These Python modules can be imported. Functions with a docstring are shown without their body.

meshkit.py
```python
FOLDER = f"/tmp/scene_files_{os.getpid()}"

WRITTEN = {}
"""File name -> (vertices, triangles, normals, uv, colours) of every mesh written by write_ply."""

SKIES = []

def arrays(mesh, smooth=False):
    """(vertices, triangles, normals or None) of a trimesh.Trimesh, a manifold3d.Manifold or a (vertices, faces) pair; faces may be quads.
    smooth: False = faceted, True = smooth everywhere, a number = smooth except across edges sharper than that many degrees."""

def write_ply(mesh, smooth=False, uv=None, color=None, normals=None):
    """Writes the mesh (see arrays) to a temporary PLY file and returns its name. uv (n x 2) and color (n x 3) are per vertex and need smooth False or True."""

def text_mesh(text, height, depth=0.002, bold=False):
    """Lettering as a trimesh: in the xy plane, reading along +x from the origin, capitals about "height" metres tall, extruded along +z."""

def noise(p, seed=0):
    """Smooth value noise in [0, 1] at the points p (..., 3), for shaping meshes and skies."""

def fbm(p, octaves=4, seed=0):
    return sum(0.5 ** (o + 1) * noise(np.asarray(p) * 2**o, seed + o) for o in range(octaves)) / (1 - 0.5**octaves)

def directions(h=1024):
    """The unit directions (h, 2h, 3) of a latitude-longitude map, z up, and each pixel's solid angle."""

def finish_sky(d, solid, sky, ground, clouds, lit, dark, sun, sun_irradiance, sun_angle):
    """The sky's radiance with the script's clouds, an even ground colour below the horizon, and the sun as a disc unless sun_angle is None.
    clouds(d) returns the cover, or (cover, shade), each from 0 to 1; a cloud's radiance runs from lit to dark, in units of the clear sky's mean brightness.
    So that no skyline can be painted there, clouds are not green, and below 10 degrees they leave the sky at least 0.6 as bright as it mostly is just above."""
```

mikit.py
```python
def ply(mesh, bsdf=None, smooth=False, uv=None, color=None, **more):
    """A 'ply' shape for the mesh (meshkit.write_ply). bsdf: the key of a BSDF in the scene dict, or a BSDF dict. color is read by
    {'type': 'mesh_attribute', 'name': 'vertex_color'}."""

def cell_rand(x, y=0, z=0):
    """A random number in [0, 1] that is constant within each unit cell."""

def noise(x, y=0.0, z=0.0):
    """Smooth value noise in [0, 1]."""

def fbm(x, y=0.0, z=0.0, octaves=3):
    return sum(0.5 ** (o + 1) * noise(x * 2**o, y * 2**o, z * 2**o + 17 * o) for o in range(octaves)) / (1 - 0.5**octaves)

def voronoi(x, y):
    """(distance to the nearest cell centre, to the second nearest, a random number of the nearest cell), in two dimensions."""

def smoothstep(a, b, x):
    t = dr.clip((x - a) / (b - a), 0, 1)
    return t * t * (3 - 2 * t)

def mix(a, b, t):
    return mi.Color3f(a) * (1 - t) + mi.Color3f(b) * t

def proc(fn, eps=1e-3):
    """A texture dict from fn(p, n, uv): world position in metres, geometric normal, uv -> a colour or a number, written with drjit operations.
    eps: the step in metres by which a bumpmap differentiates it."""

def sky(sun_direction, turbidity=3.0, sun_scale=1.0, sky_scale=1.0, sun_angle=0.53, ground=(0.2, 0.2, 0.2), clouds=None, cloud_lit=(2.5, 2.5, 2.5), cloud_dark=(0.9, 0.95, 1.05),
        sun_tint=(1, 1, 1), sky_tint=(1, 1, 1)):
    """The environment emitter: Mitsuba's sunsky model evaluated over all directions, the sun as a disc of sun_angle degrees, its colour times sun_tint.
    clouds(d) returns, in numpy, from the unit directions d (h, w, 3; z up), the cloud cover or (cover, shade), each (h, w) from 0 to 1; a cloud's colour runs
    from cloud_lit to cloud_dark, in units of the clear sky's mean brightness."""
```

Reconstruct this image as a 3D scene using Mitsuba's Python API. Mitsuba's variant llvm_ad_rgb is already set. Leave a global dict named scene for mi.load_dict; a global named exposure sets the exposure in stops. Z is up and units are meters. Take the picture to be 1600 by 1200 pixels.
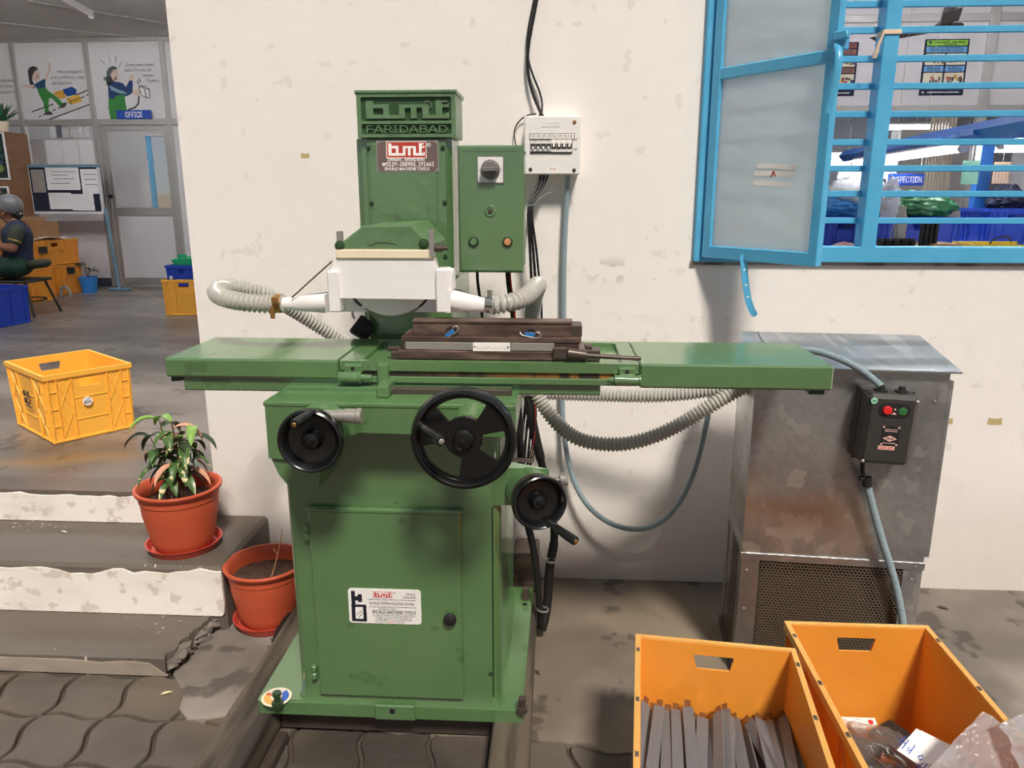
import math, json, random
import numpy as np, trimesh, manifold3d as m3, mitsuba as mi, mikit, meshkit
import drjit as dr
from shapely.geometry import Polygon, Point, LineString, box as sbox
from shapely import affinity, union_all
from mikit import proc, noise, fbm, voronoi, cell_rand, smoothstep, mix
T = mi.ScalarTransform4f
scene, labels = {}, {}
random.seed(7); RNG = np.random.default_rng(7)

# ---------------------------------------------------------------- camera, sky, exposure
PITCH, YAW, EYE = math.radians(14.0), math.radians(3.3), np.array([0, 0, 1.5])
FOC = 1186.0
FW = np.array([-math.sin(YAW)*math.cos(PITCH), math.cos(YAW)*math.cos(PITCH), -math.sin(PITCH)])
RT = np.array([math.cos(YAW), math.sin(YAW), 0.0]); UP = np.cross(RT, FW)
scene['camera'] = {'type': 'perspective', 'fov': 2*math.degrees(math.atan(800/FOC)), 'fov_axis': 'x', 'near_clip': 0.05, 'far_clip': 200.0,
                   'to_world': T().look_at(origin=EYE.tolist(), target=(EYE+FW).tolist(), up=[0, 0, 1])}
def overcast(d):
    n = meshkit.fbm(d*2.5, 4, 3)
    return np.clip(0.75+0.5*(n-.5), 0, 1), np.clip(0.3+1.2*(n-.5), 0, 1)
scene['sky'] = mikit.sky((0.34, -1.0, 1.35), turbidity=3, sun_scale=1.0, sky_scale=.62, sun_angle=9, ground=(0.24, 0.21, 0.18), clouds=overcast,
                         cloud_lit=(1.95, 1.96, 2.0), cloud_dark=(1.45, 1.46, 1.5), sky_tint=(1.0, .95, .90), sun_tint=(.88, .98, 1.14))
exposure = 1.55

# ---------------------------------------------------------------- helpers: rays of the calibrated view, used to lay out real distances
def ray(x, y): return FW + RT*(x-800)/FOC - UP*(y-600)/FOC
def at(x, y, Y): d = ray(x, y); return EYE + d*(Y/d[1])
def atz(x, y, z): d = ray(x, y); return EYE + d*((z-EYE[2])/d[2])
def C(h): h = h.lstrip('#'); v = np.array([int(h[i:i+2], 16)/255 for i in (0, 2, 4)]); return [float(c) for c in np.where(v < .04045, v/12.92, ((v+.055)/1.055)**2.4)]
def rgb(c): return c if isinstance(c, dict) else {'type': 'rgb', 'value': C(c) if isinstance(c, str) else list(map(float, c))}
def mat(name, color, rough=.5, bump=None, eps=1e-3, two=True, **kw):
    b = {'type': 'principled', 'base_color': rgb(color), 'roughness': rough if isinstance(rough, dict) else float(rough), **kw}
    if bump is not None: b = {'type': 'bumpmap', 'arbitrary': proc(bump, eps=eps), 'scale': 1.0, 'bsdf': b}
    scene[name] = {'type': 'twosided', 'bsdf': b} if two else b
    return name
def TM(v, f): return trimesh.Trimesh(np.asarray(v, float), np.asarray(f), process=False)
def cat(*ms): return trimesh.util.concatenate([m for a in ms for m in (a if isinstance(a, (list, tuple)) else [a])])
def M2T(m): q = m.to_mesh(); return TM(q.vert_properties[:, :3], q.tri_verts)
def hull(p): return M2T(m3.Manifold.hull_points(np.asarray(p, float)))
def numbered(key):
    if key not in scene and key not in labels: return key
    i = 1
    while f'{key}_{i:03d}' in scene or f'{key}_{i:03d}' in labels: i += 1
    return f'{key}_{i:03d}'
def lab(key, label=None, cat_=None, group=None, kind=None):
    d = {k: v for k, v in dict(label=label, category=cat_, group=group, kind=kind).items() if v}
    if d: labels[key] = d
    return key
def add(key, mesh, m, smooth=30, label=None, cat_=None, group=None, kind=None, uv=None, color=None, **kw):
    key = numbered(key)
    scene[key] = mikit.ply(mesh, m, smooth, uv=uv, color=color, **kw)
    lab(key, label, cat_, group, kind)
    return key
def thing(key, label, cat_, group=None): return lab(numbered(key), label, cat_, group)
def cbox(x0, x1, y0, y1, z0, z1, b=.003):
    x0, x1, y0, y1, z0, z1 = min(x0, x1), max(x0, x1), min(y0, y1), max(y0, y1), min(z0, z1), max(z0, z1)
    b = min(b, .45*min(x1-x0, y1-y0, z1-z0)); P = []
    if b <= 0: return hull([[x, y, z] for x in (x0, x1) for y in (y0, y1) for z in (z0, z1)])
    for x, sx in ((x0, 1), (x1, -1)):
        for y, sy in ((y0, 1), (y1, -1)):
            for z, sz in ((z0, 1), (z1, -1)):
                P += [[x, y+sy*b, z+sz*b], [x+sx*b, y, z+sz*b], [x+sx*b, y+sy*b, z]]
    return hull(P)
def front(x0, y0, x1, y1, Y):
    return at(x0, (y0+y1)/2, Y)[0], at(x1, (y0+y1)/2, Y)[0], at((x0+x1)/2, y1, Y)[2], at((x0+x1)/2, y0, Y)[2]
def bx(x0, y0, x1, y1, Y, depth, b=.003):
    X0, X1, Z0, Z1 = front(x0, y0, x1, y1, Y)
    return cbox(X0, X1, Y, Y+depth, Z0, Z1, b)
def xz(pts, Y): return [(p[0], p[2]) for p in (at(x, y, Y) for x, y in pts)]
def up(m, Y0):      # an xy polygon's extrusion stood up in the xz plane, front face at Y0 facing -y
    v = np.asarray(m.vertices); w = TM(np.stack([v[:, 0], Y0+v[:, 2], v[:, 1]], 1), np.asarray(m.faces)[:, ::-1]); return w
def extr(poly, h):
    if isinstance(poly, (list, tuple)): poly = Polygon(poly)
    gs = [g for g in getattr(poly, 'geoms', [poly]) if g.area > 1e-9]
    return cat([trimesh.creation.extrude_polygon(g, h, engine='earcut') for g in gs])
def prism(poly, Y0, Y1): return up(extr(poly, Y1-Y0), Y0)
def pp(pts, Y, depth): return prism(Polygon(xz(pts, Y)).buffer(0), Y, Y+depth)
def cprism(pts, Y0, Y1, b=.004):     # convex outline, front edges chamfered
    P = Polygon(pts).convex_hull; q = P.buffer(-b, join_style=2)
    return hull([[x, Y0+b, z] for x, z in P.exterior.coords] + [[x, Y0, z] for x, z in q.exterior.coords] + [[x, Y1, z] for x, z in P.exterior.coords])
def frame_of(d):
    d = np.asarray(d, float)/np.linalg.norm(d); a = np.cross(d, [0, 0, 1.0] if abs(d[2]) < .9 else [1.0, 0, 0]); a /= np.linalg.norm(a)
    return a, np.cross(d, a), d
def lathe(profile, p0=(0, 0, 0), axis=(0, 0, 1), n=32, cap=True):     # profile: (r, h) along axis from p0
    a, b, d = frame_of(axis); prof = np.array(profile, float); th = np.arange(n)*2*np.pi/n
    ring = np.cos(th)[:, None]*a + np.sin(th)[:, None]*b
    v = (np.asarray(p0, float) + prof[:, None, :1]*ring[None] + prof[:, None, 1:]*d).reshape(-1, 3)
    i, j = np.meshgrid(np.arange(len(prof)-1), np.arange(n), indexing='ij'); k = (j+1) % n
    f = np.concatenate([np.stack([i*n+j, i*n+k, (i+1)*n+k], -1).reshape(-1, 3), np.stack([i*n+j, (i+1)*n+k, (i+1)*n+j], -1).reshape(-1, 3)])
    m = TM(v, f); m.update_faces(m.area_faces > 1e-14)
    if not (m.volume >= 0): m.invert()
    return m
def cyl(p0, p1, r, r2=None, n=24, b=0):
    p0, p1 = np.asarray(p0, float), np.asarray(p1, float); L = np.linalg.norm(p1-p0); r2 = r if r2 is None else r2
    pr = [(0, 0), (r-b, 0), (r, b), (r2, L-b), (r2-b, L), (0, L)] if b else [(0, 0), (r, 0), (r2, L), (0, L)]
    return lathe(pr, p0, p1-p0, n)
def spline(pts, n=60):
    pts = np.asarray(pts, float)
    from scipy.interpolate import PchipInterpolator, CubicSpline
    t = np.r_[0, np.cumsum(np.linalg.norm(np.diff(pts, axis=0), axis=1)**.5)]
    q = CubicSpline(t, pts)(np.linspace(0, t[-1], n*4)) if len(pts) > 2 else pts[0]+(pts[-1]-pts[0])*np.linspace(0, 1, n*4)[:, None]
    s = np.r_[0, np.cumsum(np.linalg.norm(np.diff(q, axis=0), axis=1))]; u = np.linspace(0, s[-1], n)
    return np.stack([np.interp(u, s, q[:, k]) for k in range(3)], 1)
def tube(p, r, sides=10, flat=None):
    p = np.asarray(p, float); r = np.broadcast_to(r, (len(p),)); t = np.gradient(p, axis=0); t /= np.linalg.norm(t, axis=1, keepdims=True)+1e-12
    a = frame_of(t[0])[0]; A = []
    for k in range(len(p)):
        a = a - t[k]*(a@t[k]); a /= np.linalg.norm(a)+1e-12; A.append(a)
    A = np.array(A); B = np.cross(t, A); th = np.arange(sides)*2*np.pi/sides; fl = 1 if flat is None else flat
    v = (p[:, None] + r[:, None, None]*(np.cos(th)[None, :, None]*A[:, None] + fl*np.sin(th)[None, :, None]*B[:, None])).reshape(-1, 3)
    n = len(p); i, j = np.meshgrid(np.arange(n-1), np.arange(sides), indexing='ij'); k = (j+1) % sides
    f = np.concatenate([np.stack([i*sides+j, i*sides+k, (i+1)*sides+k], -1).reshape(-1, 3), np.stack([i*sides+j, (i+1)*sides+k, (i+1)*sides+j], -1).reshape(-1, 3)])
    v = np.vstack([v, p[0], p[-1]]); c0, c1 = n*sides, n*sides+1; jj = np.arange(sides); kk = (jj+1) % sides
    f = np.vstack([f, np.stack([kk, jj, jj*0+c0], 1), np.stack([(n-1)*sides+jj, (n-1)*sides+kk, jj*0+c1], 1)])
    m = TM(v, f)
    if m.volume < 0: m.invert()
    return m
def corrugated(pts, r, pitch=.0105, amp=.12, sides=18):
    L = np.linalg.norm(np.diff(spline(pts, 200), axis=0), axis=1).sum(); n = int(L/pitch)*6; p = spline(pts, n)
    ph = np.arange(n)/6*2*np.pi
    return tube(p, r*(1+amp*np.tanh(1.6*np.sin(ph))), sides)
def txt(s, h, x, y, z, depth=.0008, bold=False, width=None, align='c', rot=0):   # lettering on a plane facing -y, centred at x, baseline z
    m = meshkit.text_mesh(s, h, depth, bold); v = np.array(m.vertices); w = v[:, 0].max()-v[:, 0].min(); v[:, 0] -= v[:, 0].min()
    if width: v[:, 0] *= width/w; w = width
    if align == 'c': v[:, 0] -= w/2
    elif align == 'r': v[:, 0] -= w
    c, s_ = math.cos(rot), math.sin(rot)
    return TM(np.stack([x+c*v[:, 0]-s_*v[:, 1], y-v[:, 2], z+s_*v[:, 0]+c*v[:, 1]], 1), m.faces)
def xform(m, R=None, t=(0, 0, 0)):
    v = np.asarray(m.vertices)
    if R is not None: v = v @ np.asarray(R).T
    return TM(v+np.asarray(t), m.faces)
def rotz(a): c, s = math.cos(a), math.sin(a); return np.array([[c, -s, 0], [s, c, 0], [0, 0, 1.0]])
def rotx(a): c, s = math.cos(a), math.sin(a); return np.array([[1.0, 0, 0], [0, c, -s], [0, s, c]])
def roty(a): c, s = math.cos(a), math.sin(a); return np.array([[c, 0, s], [0, 1.0, 0], [-s, 0, c]])
def bolt(p, axis, r=.009, h=.007): return cat(cyl(p, np.asarray(p)+np.asarray(axis)*h*.3, r*1.5, n=16), lathe([(0, h*.3), (r, h*.3), (r, h), (r*.8, h*1.15), (0, h*1.15)], p, axis, n=6))
def vcolor(meshes):           # [(mesh, colour)] -> one mesh with a colour per vertex (flat print)
    return cat([m for m, _ in meshes]), np.vstack([np.tile(C(c), (len(m.vertices), 1)) for m, c in meshes])
def stroke(pts, w, closed=False): return LineString(list(pts)+([pts[0]] if closed else [])).buffer(w/2)

# ---------------------------------------------------------------- materials
def f_wall(p, n, uv):
    k = fbm(p.x*1.7, p.z*1.7, p.y, octaves=4); c = mix(C('#f1ece9'), C('#e9e3df'), k)
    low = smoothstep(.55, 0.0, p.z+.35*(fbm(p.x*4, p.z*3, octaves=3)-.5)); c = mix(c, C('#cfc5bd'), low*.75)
    s = smoothstep(.74, .80, fbm(p.x*17+3, p.z*17, 2.0, octaves=4)); c = mix(c, C('#d2cac3'), s*.4)
    g = smoothstep(.15, 0, dr.sqrt(dr.square((p.x-.20)*1.0)+dr.square((p.z-1.23)*2.2)))*smoothstep(.5, .68, fbm(p.x*30, p.z*30, octaves=3))
    g2 = smoothstep(.12, 0, dr.sqrt(dr.square((p.x-.36)*1.6)+dr.square((p.z-.97)*1.8)))*smoothstep(.52, .66, fbm(p.x*38, p.z*25+4, octaves=3))
    return mix(c, C('#9d948d'), dr.minimum(.6*(g+g2), .75))
mat('mat_wall', proc(f_wall), .85, bump=lambda p, n, uv: .0016*fbm(p.x*14, p.z*14, p.y*14, octaves=3)+.0006*noise(p.x*90, p.z*90, p.y*90), specular=.25)
def f_conc(p, n, uv):
    k = fbm(p.x*2.3, p.y*2.3, p.z, octaves=5); c = mix(C('#6e6660'), C('#9c938b'), smoothstep(.3, .7, k))
    c = mix(c, C('#8a7a66'), smoothstep(.5, .7, fbm(p.x*1.3+9, p.y*1.3, octaves=3))*.6)
    d = smoothstep(.62, .72, fbm(p.x*9, p.y*9+5, octaves=4)); c = mix(c, C('#3f3833'), d*.6)
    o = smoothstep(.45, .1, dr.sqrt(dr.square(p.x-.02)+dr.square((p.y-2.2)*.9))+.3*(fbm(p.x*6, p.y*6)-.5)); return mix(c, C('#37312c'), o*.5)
mat('mat_concrete', proc(f_conc), .75, bump=lambda p, n, uv: .003*fbm(p.x*16, p.y*16, p.z*16, octaves=4), specular=.35)
def f_tread(p, n, uv):
    k = fbm(p.x*2, p.y*5, p.z, octaves=4); c = mix(C('#554d47'), C('#6f665d'), k)
    s = smoothstep(.90, .93, noise(p.x*55, p.y*85))*smoothstep(.5,.62,fbm(p.x*3,p.y*3+2)); c = mix(c, C('#c8beb4'), s*.8)
    return mix(c, C('#8a7260'), smoothstep(.55, .75, fbm(p.x*1.2+4, p.y*2.5, octaves=3))*.5)
mat('mat_tread', proc(f_tread), .6, bump=lambda p, n, uv: .002*fbm(p.x*10, p.y*10, p.z*10, octaves=4), specular=.4)
def f_riser(p, n, uv):
    k = fbm(p.x*4, p.z*12, p.y, octaves=4); c = mix(C('#efe6df'), C('#ddd2c8'), smoothstep(.4, .75, k))
    s = smoothstep(.60, .72, fbm(p.x*26, p.z*34+2, octaves=4)); c = mix(c, C('#bdaea0'), s*.55)
    return c
mat('mat_riser', proc(f_riser), .8, bump=lambda p, n, uv: .004*fbm(p.x*14, p.z*14, p.y*14, octaves=4))
def f_hall(p, n, uv):
    k = fbm(p.x*.9+p.y*.15, p.y*2.6, octaves=5); c = mix(C('#5d5650'), C('#787069'), smoothstep(.3, .7, k))
    y = smoothstep(.06, .0, dr.abs((p.x+1.0)+.9*(p.y-4.4)+.15*(fbm(p.x*3, p.y*3)-.5))); c = mix(c, C('#8f7656'), y*.55)
    y2 = smoothstep(.12, .0, dr.abs((p.y-3.07)-.25*(p.x+2)+.1*(fbm(p.x*3, p.y*3)-.5)))*smoothstep(-1.5, -2.2, p.x); c = mix(c, C('#85693f'), y2*.6)
    e = smoothstep(2.86, 2.80, p.y+.04*(fbm(p.x*5, p.y*5)-.5)); c = mix(c, C('#504137'), e*.75)
    return mix(c, C('#4b443f'), smoothstep(.66, .72, fbm(p.x*12, p.y*12, octaves=3))*.5)
mat('mat_hallfloor', proc(f_hall), .38, bump=lambda p, n, uv: .0012*fbm(p.x*6, p.y*6, octaves=4), specular=.5)
def f_paver(p, n, uv):
    k = fbm(p.x*5, p.y*5, octaves=4); c = mix(C('#4c453f'), C('#6a6159'), k); c = mix(c, C('#6d5f50'), smoothstep(.5, .7, fbm(p.x*2, p.y*2+7, octaves=3))*.7)
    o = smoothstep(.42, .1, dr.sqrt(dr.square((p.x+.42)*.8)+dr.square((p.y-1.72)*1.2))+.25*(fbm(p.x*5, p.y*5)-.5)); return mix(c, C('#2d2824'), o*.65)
mat('mat_paver', proc(f_paver), .7, bump=lambda p, n, uv: .0030*fbm(p.x*60, p.y*60, octaves=2)+.003*fbm(p.x*9, p.y*9, octaves=2), specular=.4)
mat('mat_riser_grey', proc(lambda p, n, uv: mix(C('#a3968a'), C('#877a6e'), fbm(p.x*9, p.z*20, octaves=4))), .8, bump=lambda p, n, uv: .003*fbm(p.x*14, p.z*14, p.y*14, octaves=4))
mat('mat_groove', '#2f4a2b', .4)  # darker green: recess shade put into the cap colour, bolts share it
mat('mat_joint', '#4a4038', .9)
def f_green(p, n, uv):
    k = fbm(p.x*3, p.y*3, p.z*3, octaves=4); c = mix(C('#48693f'), C('#537549'), k)
    s = smoothstep(.69, .75, fbm(p.x*13, p.y*13, p.z*13, octaves=4)); return mix(c, C('#34502f'), s*.5)
mat('mat_green', proc(f_green), .17, bump=lambda p, n, uv: .0009*fbm(p.x*11, p.y*11, p.z*11, octaves=3)+.0001*noise(p.x*150, p.y*150, p.z*150), eta=2.2, clearcoat=1.0, clearcoat_gloss=.95)
mat('mat_green_cast', proc(f_green), .32, bump=lambda p, n, uv: .0022*fbm(p.x*38, p.y*38, p.z*38, octaves=3), eta=2.1, clearcoat=1.0, clearcoat_gloss=.9)
mat('mat_green_dark', '#243d24', .45)
mat('mat_black', '#0d0d0e', .18, specular=.5, clearcoat=.7, clearcoat_gloss=.93)
mat('mat_blackmatt', '#1d1c1c', .55)
mat('mat_rubber', '#191818', .45, specular=.4)
mat('mat_steel', '#b3aea7', .34, metallic=.6)
mat('mat_chrome', '#d5d2cc', .14, metallic=1.0)
mat('mat_darksteel', '#544a43', .38, metallic=.4)
mat('mat_brass', '#b98a56', .35, metallic=.8)
mat('mat_white_metal', '#e9e5e4', .35, specular=.5, clearcoat=.3)
mat('mat_cream', '#ecdcc0', .5)
mat('mat_label_white', '#ebe6e3', .45)
mat('mat_print_dark', '#1c1d2b', .5)
mat('mat_print_red', '#b33b35', .5)
mat('mat_print_grey', '#6f6a69', .5)
mat('mat_plate_brown', '#6d5a58', .35, specular=.6)
mat('mat_print_white', '#f4efec', .45)
def f_chuck(p, n, uv):
    k = fbm(p.x*12, p.y*12, p.z*40, octaves=4); return mix(C('#4b3b36'), C('#745f56'), smoothstep(.35, .7, k))
mat('mat_chuck', proc(f_chuck), .36, metallic=.25)
def f_rust(p, n, uv):
    k = smoothstep(-.35, .25, p.x+.25*(fbm(p.x*15, p.z*30)-.5)); return mix(C('#3c332c'), C('#b47a38'), k*smoothstep(.3, .5, fbm(p.x*40, 3.0, octaves=3)))
mat('mat_rustgroove', proc(f_rust), .5, metallic=.3)
mat('mat_hose', '#b3b0aa', .28, specular=.5, clearcoat=.3)
mat('mat_conduit', '#8798a0', .4, specular=.4)
mat('mat_cable', '#151416', .4)
mat('mat_cable_red', '#a22a28', .4)
def f_galv(p, n, uv):
    a, b, r = voronoi(p.x*60+p.y*20, p.z*60+4*fbm(p.x*12, p.z*12)); c = mix(C('#bbbbbb'), C('#c9c9c8'), r)
    st = smoothstep(.3, .75, fbm(p.x*5, p.z*5, p.y*5, octaves=5)); c = mix(c, C('#8b8a8e'), st*.6)
    t = smoothstep(.62, .7, fbm(p.x*18+9, p.z*18, octaves=3)); c = mix(c, C('#e2e0dd'), t*.5)
    br = smoothstep(.11, .0, dr.abs(p.z-.58)+.12*(fbm(p.x*8, p.z*8)-.5))*smoothstep(1.02, .8, p.x); return mix(c, C('#a78a63'), br*.6)
mat('mat_galv', proc(f_galv), proc(lambda p, n, uv: .20+.22*fbm(p.x*9, p.z*9, p.y*9, octaves=3)), bump=lambda p, n, uv: .004*fbm(p.x*5, p.y*5, p.z*5, octaves=3), metallic=.85, specular=.6)
mat('mat_mesh', '#75685a', .5, metallic=.4)
def f_orange(p, n, uv):
    k = fbm(p.x*6, p.y*6, p.z*6, octaves=4); return mix(C('#e69a3c'), C('#da8a2e'), k)
mat('mat_orange', proc(f_orange), .42, specular=.45)
mat('mat_yellow', '#f7b244', .42, specular=.45)
mat('mat_yellow_worn', '#e0a85a', .5)
mat('mat_blueplastic', '#1f3fa8', .4, specular=.45)
mat('mat_pot', '#bf5436', .5, specular=.4)
mat('mat_saucer', '#b24436', .5, specular=.4)
mat('mat_soil', proc(lambda p, n, uv: mix(C('#2b1c16'), C('#53382b'), fbm(p.x*60, p.y*60, p.z*30, octaves=3))), .9)
def f_leaf(p, n, uv):
    k = fbm(p.x*45, p.y*45, p.z*45, octaves=2); return mix(mix(C('#3c5a31'), C('#55733c'), k), C('#d9c79a'), smoothstep(.62, .66, k))
scene['mat_leaf'] = {'type': 'twosided', 'bsdf': {'type': 'principled', 'base_color': proc(f_leaf), 'roughness': .38, 'specular': .5}}
mat('mat_leaf_light', '#7fa650', .4); mat('mat_leaf_pink', '#cf9a80', .45); mat('mat_leaf_dark', '#37462f', .4); mat('mat_stem', '#5c4636', .6)
def f_blue(p, n, uv): return mix(C('#459fce'), C('#5cb3dc'), fbm(p.x*9, p.y*9, p.z*9, octaves=3))
mat('mat_bluepaint', proc(f_blue), .35, bump=lambda p, n, uv: .0006*fbm(p.x*25, p.y*25, p.z*25, octaves=2), specular=.5, clearcoat=.3)
scene['mat_frosted'] = {'type': 'principledthin', 'base_color': rgb('#f2f6f5'), 'roughness': .42, 'spec_trans': .45, 'diff_trans': 1.1, 'eta': 1.5}
scene['mat_glass'] = {'type': 'thindielectric', 'int_ior': 1.5}
mat('mat_alu', '#b9b6b1', .4, metallic=.55)
mat('mat_panel', '#dcd8d8', .5, specular=.4)
mat('mat_ceiling', '#b9b5b0', .8)
mat('mat_wood', proc(lambda p, n, uv: mix(C('#7c5436'), C('#8d6544'), fbm(p.x*3, p.y*3, p.z*22, octaves=3))), .5)
def f_beam(p, n, uv): return mix(C('#352e27'), C('#5f5549'), smoothstep(.3, .7, fbm(p.x*28, p.y*3, p.z*20, octaves=4)))
mat('mat_beam', proc(f_beam), .75, bump=lambda p, n, uv: .002*fbm(p.x*40, p.y*5, p.z*40, octaves=3))
mat('mat_woodlight', '#b58a5c', .55); mat('mat_bristle', '#15120f', .8)
mat('mat_cardboard', '#a47a56', .75); mat('mat_sack', '#d9d2c8', .8); mat('mat_paper', '#eeebea', .6); mat('mat_paper_blank', '#e2dfdf', .5)
mat('mat_navycloth', '#1d2338', .85); mat('mat_skin', '#8a5a45', .5); mat('mat_greencloth', '#163426', .85); mat('mat_sleeve', '#2f3527', .8); mat('mat_hair', '#17120f', .6); mat('mat_gold', '#c8a25a', .3, metallic=.8)
scene['mat_net'] = {'type': 'principledthin', 'base_color': rgb('#f0f1f4'), 'roughness': .3, 'spec_trans': .72, 'diff_trans': .9}
scene['mat_plasticbag'] = {'type': 'principledthin', 'base_color': rgb('#f4f3f4'), 'roughness': .16, 'spec_trans': .85, 'diff_trans': .8, 'eta': 1.45}
scene['mat_milkybag'] = {'type': 'principledthin', 'base_color': rgb('#eef0f6'), 'roughness': .25, 'spec_trans': .55, 'diff_trans': 1.0, 'eta': 1.45}
mat('mat_stripgrey', '#6c6d71', .5); mat('mat_striptang', '#8a6b50', .35, metallic=.7)
scene['mat_print'] = {'type': 'twosided', 'bsdf': {'type': 'principled', 'base_color': {'type': 'mesh_attribute', 'name': 'vertex_color'}, 'roughness': .5, 'specular': .3}}
mat('mat_signblue', '#2549b0', .4); mat('mat_red', '#d8252b', .3, clearcoat=.5); mat('mat_greenbutton', '#2f6b3c', .3, clearcoat=.5); mat('mat_orangebutton', '#c98a5f', .3, clearcoat=.5)
mat('mat_starter', '#3a3735', .38, specular=.45); mat('mat_pinklabel', '#e8b8ae', .5); mat('mat_bluetag', '#2f6fb0', .4)
mat('mat_tape', '#b9a779', .6); mat('mat_greenbag', '#2f6d41', .4); mat('mat_cloth_blue', '#2d7fc6', .6); mat('mat_mint', '#9fdcc0', .5); mat('mat_beige', '#e6c9ae', .5); mat('mat_yellowtray', '#f2d233', .45)
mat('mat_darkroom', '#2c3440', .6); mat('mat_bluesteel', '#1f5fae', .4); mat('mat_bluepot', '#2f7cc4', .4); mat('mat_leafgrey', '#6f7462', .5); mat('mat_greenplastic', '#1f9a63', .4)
mat('mat_dryleaf', '#d9c89b', .7); mat('mat_bluestand', '#6b8b9e', .4); mat('mat_navyboard', '#1b2034', .85)
def lamp(r): return {'emitter': {'type': 'area', 'radiance': {'type': 'rgb', 'value': r}}}
# ================================================================ the setting
WY, CX, HZ, STEPZ, CEIL = 2.78, -1.355, .372, .061, 3.3       # wall face, its left corner, hall floor, lowest step, hall ceiling
WIN = (.50, 2.45, 1.268, 2.62)
wallp = sbox(CX, -.1, 6.2, 4.2).difference(sbox(*[WIN[i] for i in (0, 2, 1, 3)])).union(sbox(-6, 3.05, CX+.1, 4.2))
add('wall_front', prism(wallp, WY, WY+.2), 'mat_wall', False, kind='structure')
# small remnants on the wall
for i, (q, m_, l) in enumerate([((470, 239, 484, 247), 'mat_tape', 'small cream tape scrap left on the wall, upper left of the machine'), ((1473, 653, 1489, 663), 'mat_tape', 'small torn tan tape scrap on the wall, beside the metal cabinet edge'), ((1543, 653, 1566, 664), 'mat_tape', 'tan rectangular tape scrap on the wall, farthest right')]):
    X0, X1, Z0, Z1 = front(*q, WY)
    add('tape_scrap', prism(Polygon([(X0, Z0+.003), (X0+.3*(X1-X0), Z0), (X1, Z0+.002), (X1-.003, Z1), (X0+.6*(X1-X0), Z1-.003), (X0+.002, Z1)]), WY-.0012, WY+.001), m_, False, l, 'tape')
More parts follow.
